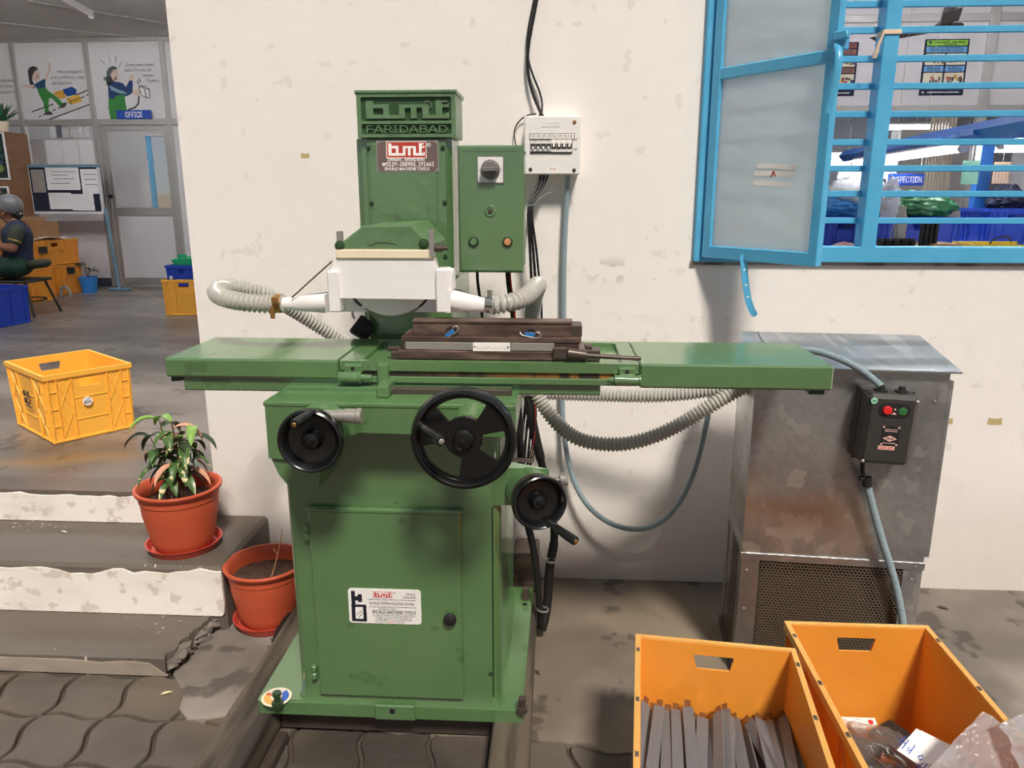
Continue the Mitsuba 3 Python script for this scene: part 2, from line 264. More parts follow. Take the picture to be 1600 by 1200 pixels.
# ground: joint bed, concrete apron, stamped pavers
add('ground', cbox(-7, 7, -6, 2.06, -.06, -.012, 0), 'mat_joint', False, kind='structure')
def jag(pts, n, amp, seed):
    p = np.array(pts, float); s = np.r_[0, np.cumsum(np.linalg.norm(np.diff(p, axis=0), axis=1))]; u = np.linspace(0, s[-1], n)
    q = np.stack([np.interp(u, s, p[:, k]) for k in (0, 1)], 1); r = np.random.default_rng(seed); d = r.normal(0, amp, q.shape); d[0] = d[-1] = 0
    return q+d
edge = [tuple(atz(x, y, 0)[:2]) for x, y in [(268, 1052), (292, 1085), (278, 1112), (300, 1135), (345, 1118), (372, 1122)]]
edge = jag([(-1.26, 2.4), edge[0]] + edge[1:] + [(-.60, 1.86), (-.02, 1.84), (.25, 1.80), (.55, 1.83), (1.4, 1.74), (6.2, 1.7)], 120, .006, 3)
slab = Polygon(list(edge)+[(6.2, WY+.02), (-1.26, WY+.02)]).buffer(0)
add('floor', extr(slab, .05).apply_translation([0, 0, -.045]), 'mat_concrete', False, kind='structure')
# pavers: wavy squares, about 0.2 m
P0 = .197
def wavy(a, b, amp, seed, n=9):
    t = np.linspace(0, 1, n)[:, None]; a, b = np.array(a), np.array(b); d = b-a; nrm = np.array([-d[1], d[0]]); return a+t*d+nrm*amp*np.sin(2*np.pi*t)
x_off, y_off = atz(128, 1053, 0)[0], 2.065
for iy in range(5):
    for ix in range(-4, 18):
        xa, yb = x_off+ix*P0, y_off-iy*P0; ya = yb-P0; a_ = .055
        if slab.buffer(-.02).contains(sbox(xa, ya, xa+P0, yb)) : continue
        if iy > 1 and (ix > 14): continue
        o = np.vstack([wavy((xa, ya), (xa+P0, ya), a_, 0)[:-1], wavy((xa+P0, ya), (xa+P0, yb), -a_*1.4, 0)[:-1], wavy((xa+P0, yb), (xa, yb), a_, 0)[:-1], wavy((xa, yb), (xa, ya), -a_*1.4, 0)[:-1]])
        g = Polygon(o).buffer(-.0055, join_style=1)
        q = np.array(g.exterior.coords[:-1]); z = -.001+.003*RNG.random(); c = q.mean(0)
        inner = c+(q-c)*.965; n = len(q); v = np.vstack([np.c_[q, np.full(n, -.03)], np.c_[q, np.full(n, z-.005)], np.c_[inner, np.full(n, z)], [[*c, z+.0005]]])
        i = np.arange(n); k = (i+1) % n
        f = np.vstack([np.stack([i, k, n+k], 1), np.stack([i, n+k, n+i], 1), np.stack([n+i, n+k, 2*n+k], 1), np.stack([n+i, 2*n+k, 2*n+i], 1), np.stack([2*n+i, 2*n+k, i*0+3*n], 1)])
        m = TM(v, f); add('ground__paver', m if m.volume > 0 else TM(v, f[:, ::-1]), 'mat_paver', 35)
# steps up to the hall: grey cement treads, whitewashed risers
Y1, Y2, Y3, R2 = 2.07, 2.332, 2.678, -1.142
curve = [tuple(atz(x, y, STEPZ)[:2]) for x, y in [(262, 1025), (272, 1015), (285, 1000), (303, 985), (322, 968), (338, 955)]]
s1 = Polygon([(-6, Y1)]+list(jag([(-6, Y1), (-1.6, Y1), (curve[0][0], Y1)], 60, .0015, 5)[1:])+list(jag(curve, 22, .006, 6)[1:])+[(R2, Y2+.05), (-6, Y2+.05)]).buffer(0)
b = extr(s1, STEPZ+.04).apply_translation([0, 0, -.04]); add('step', b, 'mat_tread', False, kind='structure')
add('step__riser', prism(Polygon(list(jag([(-6, .048), (-1.9, .05), (-1.32, .05), (-1.28, .046)], 90, .0035, 9))+[(-1.225, .004), (-6, .001)]).buffer(0), Y1-.006, Y1+.004), 'mat_riser_grey', False)
# broken corner of the lowest step: rough rubble face
rub = []
for i in range(46):
    t = RNG.random(); k = t*(len(curve)-1); j = min(int(k), len(curve)-2); c = np.array(curve[j])*(1-(k-j))+np.array(curve[j+1])*(k-j)
    r = .010+.016*RNG.random(); p = RNG.normal(0, 1, (9, 3)); p /= np.linalg.norm(p, axis=1)[:, None]; rub.append(hull(p*r*[1.2, 1.2, .8]+[c[0]+.016*RNG.random(), c[1]-.010*RNG.random(), .004+.042*RNG.random()]))
add('step__broken_edge', cat(rub), 'mat_concrete', False, label='crumbled rough concrete edge')
Z2 = .247
add('step', cat(cbox(-6, R2, Y2, WY, -.04, Z2, .012)), 'mat_tread', 30, kind='structure')
add('step_001__riser', prism(Polygon(list(jag([(-6, Z2-.02), (-2.2, Z2-.016), (-1.78, Z2-.018), (-1.62, Z2-.030), (-1.5, Z2-.016), (-1.36, Z2-.024), (-1.25, Z2-.012), (R2-.006, Z2-.014), (R2-.003, .075)], 130, .0045, 11))+[(R2-.012, .064), (-6, .0615)]).buffer(0), Y2-.007, Y2+.004), 'mat_riser', False)
add('step', cbox(-6, CX, Y3, WY+.3, 0, HZ, .010), 'mat_hallfloor', 30, kind='structure')
add('step_002__riser', prism(Polygon(list(jag([(-6, HZ-.012), (-2.0, HZ-.010), (-1.75, HZ-.016), (CX-.004, HZ-.010), (CX-.004, Z2+.01)], 120, .004, 12))+[(CX-.01, Z2+.003), (-6, Z2+.001)]).buffer(0), Y3-.007, Y3+.004), 'mat_riser', False)
add('hall_floor', cat(cbox(-9, CX+.1, WY+.28, 9.9, .30, HZ, 0), cbox(CX+.08, 6.2, WY+.2, 9.9, .30, HZ, 0)), 'mat_hallfloor', False, kind='structure')
add('ceiling', cbox(-9, 6.2, WY+.02, 12.2, CEIL, CEIL+.1, 0), 'mat_ceiling', False, kind='structure')
for q in [((-40, 30), (235, 60)), ((40, 0), (260, 36))]:
    a, b_ = atz(q[0][0], q[0][1], CEIL), atz(q[1][0], q[1][1], CEIL)
    add('ceiling__joint_strip', tube([a-[0, 0, .002], b_-[0, 0, .002]], .010, 6), 'mat_ceiling', False)
add('wall_right', cbox(6.2, 6.4, WY, 12.2, 0, CEIL, 0), 'mat_panel', False, kind='structure')
add('wall_left', cbox(-9.2, -9.0, 6.5, 12.2, 0, CEIL, 0), 'mat_panel', False, kind='structure')
# office partition at the back of the hall
PY = 9.38
X0, X1, X2 = at(27, 128, PY)[0], at(141, 128, PY)[0], at(259, 128, PY)[0]
ZT = at(192, 191, PY)[2]; ZB = HZ
def flat(a, b, y0, y1, z0, z1, bev=.004): return cbox(a, b, y0, y1, z0, z1, bev)
lab('wall_back', kind='structure')
fr = [flat(-9, X2+.5, PY-.03, PY+.03, CEIL-.05, CEIL), flat(-9, X2+.5, PY-.03, PY+.03, ZT-.035, ZT+.035)]
for x in (X0-(X1-X0), X0-2*(X1-X0)): fr.append(flat(x-.025, x+.025, PY-.03, PY+.03, HZ, CEIL))
DX0, DX1 = X1+.10, X2-.02
for x, w in ((X0, .03), (X1, .03), (X2, .03)): fr.append(flat(x-w, x+w, PY-.032, PY+.03, HZ, CEIL))
fr += [flat(X1+.03, X1+.10, PY-.028, PY+.02, HZ, ZT-.03)]
for f_ in fr: add('wall_back__frame_bar', f_, 'mat_alu', False)
xs = [X0-2*(X1-X0), X0-(X1-X0), X0, X1, X2, X2+.5]
for a, b_ in zip(xs, xs[1:]): add('wall_back__panel', flat(a+.02, b_-.02, PY-.005, PY+.015, ZT+.03, CEIL-.04), 'mat_panel', False)
DZ = at(60, 345, PY)[2]
for a, b_ in zip(xs[:3], xs[1:4]):
    add('wall_back__lower_panel', flat(a+.02, b_-.02, PY-.005, PY+.015, HZ+.10, DZ), 'mat_panel', False)
    add('wall_back__skirting', flat(a+.0, b_, PY-.02, PY+.02, HZ, HZ+.10), 'mat_darkroom', False)
    add('wall_back__pane', flat(a+.02, b_-.02, PY+.000, PY+.006, DZ+.002, ZT-.03, .001), 'mat_glass', False)
add('wall_back__panel', flat(X2+.02, X2+.6, PY-.005, PY+.015, HZ, ZT), 'mat_panel', False)
# paper sheets taped inside the office glass and the blind behind it
for i, (a, b_) in enumerate([(72, 97), (98, 122), (124, 147)]):
    x0_, x1_, z0_, z1_ = front(a, 219, b_, 257, PY-.012)
    add('wall_sheet', cat(flat(x0_, x1_, PY-.0105, PY-.007, z0_, z1_, 0)), 'mat_paper', False, ['plain white printed sheet on the office glass, leftmost of three above the notice board', 'white printed sheet on the office glass, middle of three above the notice board', 'white printed sheet on the office glass, rightmost of three, next to the door post'][i], 'paper')
x0_, x1_, z0_, z1_ = front(84, 197, 148, 216, PY+.10)
bl = thing('window_blind', 'row of pale vertical blind slats behind the office glass, above the taped sheets', 'blind')
for k in range(6):
    a = x0_+(x1_-x0_)*k/6; add(bl+'__slat', flat(a+.004, a+(x1_-x0_)/6-.02, PY+.012, PY+.028, z0_, ZT-.02), 'mat_darkroom' if k == 1 else 'mat_panel', False)
# office door
lab('door_1', kind='structure')
dm = at(215, 331, PY)[2]
for f_ in [flat(DX0, DX0+.05, PY-.022, PY+.012, HZ+.02, ZT-.04), flat(DX1-.06, DX1, PY-.022, PY+.012, HZ+.02, ZT-.04), flat(DX0, DX1, PY-.022, PY+.012, dm-.05, dm+.05), flat(DX0, DX1, PY-.022, PY+.012, ZT-.10, ZT-.04), flat(DX0, DX1, PY-.022, PY+.012, HZ+.02, HZ+.11)]:
    add('door_1__frame_bar', f_, 'mat_alu', False)
add('door_1__pane', flat(DX0+.04, DX1-.04, PY-.004, PY+.002, dm+.04, ZT-.09, .001), 'mat_glass', False)
add('door_1__lower_panel', flat(DX0+.04, DX1-.04, PY-.008, PY+.006, HZ+.10, dm-.04), 'mat_panel', False)
hk = at(174, 307, PY-.03); add('door_1__lock', cyl(hk, hk+[0, -.03, 0], .022, n=16), 'mat_blackmatt', 30, label='round black lock')
# office beyond: bright far window
add('office_floor', cbox(-9, 6.2, 9.9, 12.2, .30, HZ, 0), 'mat_hallfloor', False, kind='structure')
oa, ob = at(231, 260, 12.0)[0], at(300, 260, 12.0)[0]
zo0, zo1 = at(250, 327, 12.0)[2], at(250, 212, 12.0)[2]
add('wall_far', prism(sbox(-9.2, 0, 6.4, CEIL).difference(sbox(oa, zo0, ob, zo1)), 12.0, 12.2), 'mat_panel', False, kind='structure')
lab('window_2', kind='structure')
for x in (oa+.03, ob-.03): add('window_2__frame_bar', flat(x-.03, x+.03, 12.02, 12.08, zo0, zo1), 'mat_bluepaint', False)
# window partition on the right, seen through the blue window
QY = 8.0
qz = at(1450, 171, QY)[2]; qx = [at(1040, 250, QY)[0], at(1288, 250, QY)[0] - .25, at(1522, 250, QY)[0], at(1760, 250, QY)[0], 6.2]
lab('wall_inner', kind='structure')
for f_ in [flat(qx[0], 6.2, QY-.03, QY+.03, qz-.035, qz+.035), flat(qx[0], 6.2, QY-.03, QY+.03, at(1450, 28, QY)[2]-.04, at(1450, 28, QY)[2]+.03), flat(qx[0], 6.2, QY-.03, QY+.03, HZ, HZ+.9)] + [flat(x-.045, x+.045, QY-.035, QY+.03, HZ, CEIL) for x in qx[:-1]]:
    add('wall_inner__frame_bar', f_, 'mat_alu', False)
for a, b_ in zip(qx, qx[1:]):
    add('wall_inner__panel', flat(a+.03, b_-.03, QY-.006, QY+.01, qz+.02, CEIL), 'mat_panel', False)
    add('wall_inner__pane', flat(a+.03, b_-.03, QY, QY+.006, HZ+.9, qz-.03, .001), 'mat_glass', False)
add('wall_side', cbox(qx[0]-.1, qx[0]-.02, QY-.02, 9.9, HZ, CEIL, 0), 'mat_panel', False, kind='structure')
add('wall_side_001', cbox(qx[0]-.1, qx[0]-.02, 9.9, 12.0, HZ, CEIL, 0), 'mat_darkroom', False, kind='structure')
# blue steel window with bars and an open frosted sash
lab('window_1', kind='structure')
wx0, wx1, wz0, wz1 = WIN; FY = WY-.022
for f_ in [cbox(wx0-.012, wx0+.05, FY, FY+.07, wz0, wz1, .003), cbox(wx0, wx1, FY, FY+.07, wz0, wz0+.055, .003), cbox(wx1-.05, wx1, FY, FY+.07, wz0, wz1, .003), cbox(wx0, wx1, FY, FY+.07, wz1-.05, wz1, .003)]:
    add('window_1__frame_bar', f_, 'mat_bluepaint', False)
add('window_1__sill', cbox(wx0-.02, wx1, WY-.012, WY+.21, wz0-.012, wz0+.004, .002), 'mat_concrete', False, label='bare cement strip under the frame')
mx = at(1378, 200, FY)[0]
add('window_1__mullion', cbox(mx-.026, mx+.025, FY, FY+.07, wz0+.05, wz1, .003), 'mat_bluepaint', False)
for y in (5, 46, 91, 134, 178, 222, 263, 303, 345):
    z = at(1500, y, FY+.055)[2]; add('window_1__bar', cbox(wx0+.04, wx1-.04, FY+.048, FY+.062, z-.0105, z+.0105, .002), 'mat_bluepaint', False)
for k in (1, 2, 3):
    z = at(1500, 5, FY+.055)[2]+.118*k
    if z < wz1: add('window_1__bar', cbox(wx0+.04, wx1-.04, FY+.048, FY+.062, z-.0105, z+.0105, .002), 'mat_bluepaint', False)
# sash, hinged on the left jamb and swung towards the yard
hx, hy, sw = wx0+.022, FY-.006, .458
sa = math.atan2(2.395-hy, .797-hx); Rs = rotz(sa)
def sash(m): return xform(m, Rs, (hx, hy, 0))
zs0 = wz0+.018; rz = 1.888
sb = lambda *a: sash(cbox(*a))
sfr = cat(sb(0, .036, -.014, .014, zs0, wz1), sb(sw-.034, sw, -.014, .014, zs0, wz1), sb(0, sw, -.014, .014, zs0, zs0+.042), sb(0, sw, -.013, .013, rz-.018, rz+.018))
sk = add('window_1__sash', sfr, 'mat_bluepaint', False, label='frosted sash swung open towards the viewer')
add(sk+'__pane', sash(cbox(.03, sw-.03, -.003, .003, zs0+.035, rz-.014, 0)), 'mat_frosted', False, label='frosted lower pane')
add(sk+'__pane', sash(cbox(.03, sw-.03, -.003, .003, rz+.014, wz1, 0)), 'mat_frosted', False, label='frosted upper pane')
st = []
for (a, b_, c, d) in ((.21, .345, 1.590, 1.580), (.20, .34, 1.567, 1.561), (.20, .33, 1.537, 1.528)):
    st.append(sash(prism(stroke([(a, c), ((a+b_)/2, (c+d)/2+.002), (b_, d)], .015), -.0046, -.0032)))
add(sk+'__tape_strip', cat(st), 'mat_label_white', False, label='three strips of whitish tape')
add(sk+'__red_mark', sash(prism(stroke([(.262, 1.556), (.269, 1.572), (.277, 1.558)], .004), -.0058, -.0046)), 'mat_print_red', False, label='small red pen mark')
# casement handle on the free stile and stay arm hanging below
zh = at(1318, 66, 2.36)[2]
add(sk+'__handle', cat(sb(sw-.01, sw+.03, -.03, .0, zh-.02, zh+.03), sb(sw+.0, sw+.045, -.04, -.022, zh+.005, zh+.028), sash(tube(spline([(sw+.012, -.03, zh-.005), (sw+.030, -.045, zh-.035), (sw+.034, -.05, zh-.07), (sw+.026, -.05, zh-.13), (sw+.016, -.05, zh-.19)], 24), .011, 10, .5))), 'mat_bluepaint', 40)
q = [at(x, y, 2.60) for x, y in [(1161, 402), (1166, 450), (1171, 475), (1178, 490)]]
ps = spline(q, 20); stay = prism(LineString([(a_[0], a_[2]) for a_ in ps]).buffer(.0105), 2.598, 2.602); add(sk+'__stay_arm', stay, 'mat_bluepaint', 40, label='flat perforated stay arm hanging below')
for k in (4, 9, 13): add('window_1__sash__stay_hole', cyl(ps[k]+[0, -.003, 0], ps[k]+[0, -.0018, 0], .0035, n=10), 'mat_print_white', False)
q = at(1383, 48, FY-.004)
rib = thing('cloth_tie', 'beige cloth strip knotted round the blue window mullion', 'ribbon')
add(rib+'__loop', cat(cbox(mx-.029, mx+.028, FY-.005, FY-.001, q[2]-.010, q[2]+.004, .001), cbox(mx-.031, mx-.027, FY-.004, FY+.05, q[2]-.012, q[2]+.003, .001)), 'mat_beige', False)
add(rib+'__tail', tube(spline([(mx-.029, FY-.006, q[2]-.003), (mx-.044, FY-.012, q[2]-.04), (mx-.055, FY-.012, q[2]-.085)], 12), [.006]*4+[.007]*4+[.011]*4, 8, .25), 'mat_beige', 40)
# ================================================================ the surface grinder
G, GC = 'mat_green', 'mat_green_cast'
mc = thing('surface_grinder', 'green enamelled surface grinding machine with black handwheels standing against the white wall', 'grinding machine')
def P(name, m, mt, smooth=30, label=None): return add(mc+'__'+name, m, mt, smooth, label)
def logo(x0, x1, z0, z1, Y, d):      # the maker's connected three-letter mark
    u = [(0, 0, 9, 100), (0, 0, 27, 22), (0, 58, 27, 80), (21, 0, 28, 80), (27, 0, 47, 20), (40, 0, 47, 78), (40, 60, 76, 78), (54, 0, 61, 78) , (68, 0, 76, 78), (70, 0, 100, 20), (84, 0, 92, 100), (84, 62, 100, 78), (84, 88, 98, 100), (96, 62, 100, 72), (96, 12, 100, 30)]
    g = union_all([sbox(*r) for r in u]).buffer(1.6).buffer(-1.6)
    g = affinity.affine_transform(g, [(x1-x0)/100, 0, 0, (z1-z0)/100, x0, z0])
    return prism(g, Y-d, Y)
# base plate, feet bolts
BZ0, BZ1 = .10, .138
bp = Polygon([(-.812, 1.785), (-.075, 1.785), (-.066, 2.46), (-.81, 2.46)]).buffer(-.012).buffer(.012)
mb = extr(bp, BZ1-BZ0).apply_translation([0, 0, BZ0])
P('base_plate', cat(mb, extr(bp.buffer(-.008), .004).apply_translation([0, 0, BZ1])), G)
for q in ((816, 1098), (821, 925), (433, 1089)):
    p = atz(*q, BZ1+.03); p[2] = BZ1+.004
    P('anchor_bolt', cat(cyl(p, p+[0, 0, .012], .016, n=6), cyl(p+[0, 0, .012], p+[0, 0, .040], .008, n=14), lathe([(0, 0), (.012, 0), (.012, .011), (0, .011)], p+[0, 0, .03], (0, 0, 1), 6)), 'mat_green_dark' if q[0] < 500 else 'mat_darksteel')
p = atz(820, 946, BZ1); P('bolt_hole', cyl(p, p+[0, 0, .0048], .009, n=16), 'mat_blackmatt')
q = atz(612, 1112, 0); P('drain_lug', cat(bx(585, 1103, 648, 1126, 1.772, .014)), G)
p = at(613, 1111, 1.772); P('drain_hole', cyl(p, p+[0, -.002, 0], .008, n=16), 'mat_blackmatt')
# body
BY = 1.80
bl_, br_ = at(457, 930, BY)[0], at(783, 930, BY)[0]
topz = at(600, 662, BY)[2]
def rsec(x0, x1, y0, y1, r): return sbox(x0, y0, x1, y1).buffer(-r).buffer(r, quad_segs=6)
secs = [(BZ1, .012), (BZ1+.02, .004), (BZ1+.05, 0), (topz, 0)]
body = []
prof = rsec(bl_, br_, BY, 2.40, .028); pc = np.array(prof.exterior.coords[:-1]); n = len(pc); vs, fs = [], []
for k, (z, e) in enumerate(secs):
    c = pc.mean(0); d = pc-c; L = np.linalg.norm(d, axis=1, keepdims=True); vs.append(np.c_[pc+d/L*e, np.full(n, z)])
i = np.arange(n); j = (i+1) % n
for k in range(3): fs += [np.stack([k*n+i, k*n+j, (k+1)*n+j], 1), np.stack([k*n+i, (k+1)*n+j, (k+1)*n+i], 1)]
m = TM(np.vstack(vs), np.vstack(fs)); m = m if m.volume > 0 else TM(m.vertices, m.faces[:, ::-1])
P('body', cat(m, extr(prof, .004).apply_translation([0, 0, topz-.003])), G, 40)
sx = at(769, 930, BY)[0]; P('side_seam', cbox(sx, sx+.004, BY-.002, BY+.006, BZ1+.03, at(768, 792, BY)[2], .001), 'mat_green_dark')
p = at(767, 1053, BY); P('seam_screw', bolt(p, (0, -1, 0), .004, .004), 'mat_green_dark')
# door with hinges, knob and nameplate
DY = 1.782
d0, d1, dz0, dz1 = front(490, 797, 722, 1090, DY)
dk = P('door', cat(cbox(d0, d1, DY, DY+.018, dz0, dz1, .004), cbox(d0-.004, d1+.004, DY-.003, DY+.012, dz1-.010, dz1+.002, .003)), G, 30, 'hinged sheet door of the cabinet')
for y in (832, 1050):
    p = at(480 if y < 900 else 491, y, DY+.006); add(dk+'__hinge', cat(cyl(p+[0, 0, .004], p+[0, 0, .020], .0085, n=14, b=.002), cyl(p-[0, 0, .020], p-[0, 0, .002], .0085, n=14, b=.002), cyl(p-[0, 0, .02], p+[0, 0, .02], .005, n=10)), G, 40)
p = at(704, 964, DY); add(dk+'__knob', lathe([(0, 0), (.010, 0), (.010, .006), (.016, .008), (.0175, .013), (.016, .018), (.010, .021), (0, .022)], p, (0, -1, 0), 28), 'mat_blackmatt', 40, 'round black knob')
n0, n1, nz0, nz1 = front(545, 920.5, 658, 974, DY-.001)
NY = DY-.0025
nk = add(dk+'__nameplate', prism(sbox(n0, nz0, n1, nz1).buffer(-.006, join_style=3).buffer(.006, join_style=3), NY, DY+.001), 'mat_label_white', False, 'silver and white maker nameplate')
NW, NH = n1-n0, nz1-nz0
def N(u, v): return n0+u*NW, nz0+v*NH
def nrect(u0, v0, u1, v1): a = N(u0, v0); b = N(u1, v1); return sbox(a[0], a[1], b[0], b[1])
dark, red = [], []
silh = union_all([nrect(.04, .05, .245, .54), nrect(.045, .5, .095, .93), nrect(.09, .66, .155, .78), nrect(.135, .62, .19, .84)]).difference(nrect(.09, .12, .20, .47))
dark += [prism(silh, NY-.0007, NY), prism(stroke([N(.105, .24), N(.185, .36)], .0012), NY-.0007, NY), prism(stroke([N(.13, .17), N(.19, .28)], .0012), NY-.0007, NY)]
for v in (.70, .49): dark.append(prism(nrect(.28, v-.006, .93, v+.006), NY-.0006, NY))
a = N(.35, .75); b = N(.61, .93); red += [prism(sbox(a[0], a[1], b[0], b[1]).difference(sbox(a[0]+.0012, a[1]+.0012, b[0]-.0012, b[1]-.0012)), NY-.0006, NY), logo(a[0]+.003, b[0]-.003, a[1]+.003, b[1]-.003, NY, .0006)]
def nt(s, u, v, hh, wd, lst=dark, bold=False): x, z = N(u, v); lst.append(txt(s, hh*NH, x, NY, z, .0006, bold, wd*NW))
nt('®', .64, .86, .06, .02); nt('DRAMS.', .865, .845, .055, .13); nt('GRINDERS', .845, .755, .055, .18)
nt('Hydraulic & Manual Surface Grinder', .60, .555, .09, .62); nt('Manufactured by:', .54, .415, .045, .25)
nt('BHURJI MACHINE TOOLS', .625, .295, .095, .60, bold=True); nt('14, SANJAY MEMORIAL INDUSTRIAL ESTATE', .63, .22, .045, .60); nt('PHASE-II, 14/6, MATHURA ROAD', .62, .155, .045, .50)
nt('FARIDABAD-121006 (HARYANA)', .62, .09, .045, .50); nt('PH.: 0129-', .44, .035, .042, .15); nt('288905', .585, .035, .042, .12, red); nt(', 291462', .71, .035, .042, .12)
add(dk+'__nameplate_lettering', cat(dark), 'mat_print_dark', False, 'black print and machine outline on the nameplate'); add(dk+'__nameplate_emblem', cat(red), 'mat_print_red', False, 'red framed maker emblem on the nameplate')
# saddle, way strips, lower bracket
SY = 1.69
sad = Polygon(xz([(413, 627), (806, 634), (806, 684), (560, 676), (530, 690), (508, 722), (420, 716)], SY))
sz = at(600, 630, SY)[2]
m = prism(sad, SY, SY+.05); sx0, sx1 = at(413, 640, SY)[0], at(806, 640, SY)[0]; szb = at(640, 680, SY)[2]
P('saddle', cat(m, cbox(sx0, sx1, SY+.045, 2.12, szb, sz-.0005, .003)), G, 25)
P('saddle_lip', cat(cbox(sx0-.002, sx1, SY-.003, SY+.02, sz-.012, sz, .003)), G)
P('way_strip', cat(cbox(at(455, 600, 1.84)[0], at(800, 600, 1.84)[0], 1.80, 2.08, sz-.002, sz+.010, .002)), G)
P('way_strip', cat(cbox(at(590, 600, 1.79)[0], at(800, 600, 1.79)[0], 1.775, 1.80, sz-.002, sz+.014, .002)), 'mat_darksteel')
br = xz([(422, 712), (502, 712), (498, 764), (455, 764), (436, 742)], 1.70)
P('bracket', prism(Polygon(br), 1.70, BY+.02), G)
x, z = at(725, 685, 1.545)[0::2]
P('wheel_boss', cat(cyl((x, 1.70, z), (x, 1.60, z), .040, .030, n=32), cyl((x, 1.62, z), (x, 1.545, z), .018, n=24)), G, 40)
0 and P('cover_rim', cbox(at(640, 690, 1.74)[0], at(800, 690, 1.74)[0], 1.735, BY+.01, at(700, 760, 1.74)[2], szb+.002, .01), G)
# table: centre casting and two end boards
TY, TB, TZ = 1.82, 2.115, 1.1
tzb = at(800, 601, TY)[2]
tl, t1, t2, tr = at(257, 575, TY)[0], at(530, 575, TY)[0], at(999, 575, TY)[0], at(1304, 580, TY)[0]
zl0 = at(400, 591, TY)[2]
wl = rsec(tl, t1-.001, TY, TB, .006)
P('end_board', cat(cbox(tl, t1-.0015, TY, TB, zl0, TZ, .005)), G, 30, 'left end board of the table')
P('end_board', cat(cbox(t2+.0015, tr, TY, TB, zl0-.012, TZ, .005)), G, 30, 'right end board of the table')
P('table_seam', cbox(t1-.0015, t1+.0015, TY+.002, TB-.002, TZ-.02, TZ-.001, 0), 'mat_green_dark'); P('table_seam', cbox(t2-.0015, t2+.0015, TY+.002, TB-.002, TZ-.05, TZ-.001, 0), 'mat_green_dark')
# centre: tray rim with sunken bed and T-slot
rim = sbox(t1+.0015, TY, t2-.0015, TB).difference(sbox(t1+.055, TY+.022, t2-.040, TB-.025).buffer(-.012).buffer(.012))
P('table', cat(extr(rim, .014).apply_translation([0, 0, TZ-.015]), cbox(t1+.0015, t2-.0015, TY, TB, TZ-.026, TZ-.013, .001), cbox(t1+.0015, t2-.0015, TY+.010, TB, TZ-.045, TZ-.02, 0), cbox(t1+.0015, t2-.0015, TY, TB, tzb, TZ-.040, .002)), G, 25)
P('dog_slot', cbox(t1+.035, t2-.01, TY+.007, TY+.012, TZ-.0405, TZ-.0255, 0), 'mat_rustgroove', False, 'rusty dog slot along the table front')
P('table_slide', cat(cprism([(at(287, 600, 1.835)[0], zl0+.01), (at(938, 600, 1.835)[0], zl0+.01), (at(938, 614, 1.835)[0], at(900, 618, 1.835)[2]), (at(287, 600, 1.835)[0], at(900, 619, 1.835)[2])], 1.835, 2.09)), G)
P('slide_end', hull([[*p, z] for p, z in [((tl+.004, TY+.02), zl0+.002), ((tl+.004, TY+.10), zl0+.002), ((at(286, 600, TY)[0], TY+.02), zl0+.002), ((tl+.004, TY+.02), zl0-.016), ((tl+.03, TY+.03), zl0-.016), ((at(286, 600, TY)[0], TY+.10), zl0+.002)]]), 'mat_green_dark')
P('slide_end', cat(cbox(tr-.045, tr-.006, TY+.03, TY+.15, zl0-.03, zl0-.011, .003)), 'mat_green_dark')
# dogs (reversing stops) and centre stop block
for i, (a, c) in enumerate(((547, 577), (976, 582))):
    X0, X1, Z0, Z1 = front(a-10 if i == 0 else a-9, c-7, a+18 if i == 0 else a+17, c+8, TY-.012)
    k = P('table_dog', cat(cbox(X0, X1, TY-.014, TY+.004, Z0, Z1, .003)), G)
    p0, p1 = at(530 if i == 0 else 960, c+12, TY-.02), at(564 if i == 0 else 1001, c+12, TY-.02); p1[2] = p0[2]
    e = [p1+[.028, 0, 0], p1] if i == 0 else [p0-[.018, 0, 0], p0]
    add(k+'__buffer', cat(cyl(p0, p1, .0125, n=20, b=.002), cyl(p0-[.001, 0, 0], p0+[.006, 0, 0], .0145, n=20, b=.002), cyl(p1-[.006, 0, 0], p1+[.001, 0, 0], .0145, n=20, b=.002), cyl(e[0], e[1], .006, .0085, n=14)), G, 35)
    p = at(a+4, c-1, TY-.014); add(k+'__screw_hole', cyl(p, p-[0, .0015, 0], .0048, n=16), 'mat_blackmatt')
P('stop_block', cat(bx(589, 570, 606, 612, TY-.022, .030, .003), bx(588, 604, 607, 622, TY-.085, .09, .003)), G)
# column with cast cap
CY = 2.25
cx0, cx1, cz1 = at(558, 150, CY)[0], at(712, 150, CY)[0], at(630, 145, CY)[2]
czm, czb = at(630, 215, CY)[2], 1.0
c0, c1 = at(563, 330, CY+.006)[0], at(707, 330, CY+.006)[0]
P('column', cat(cbox(c0, c1, CY+.008, 2.44, czb, czm+.01, .012), cbox(c0-.006, c0+.02, CY+.02, 2.42, czb, czm, .004)), G)
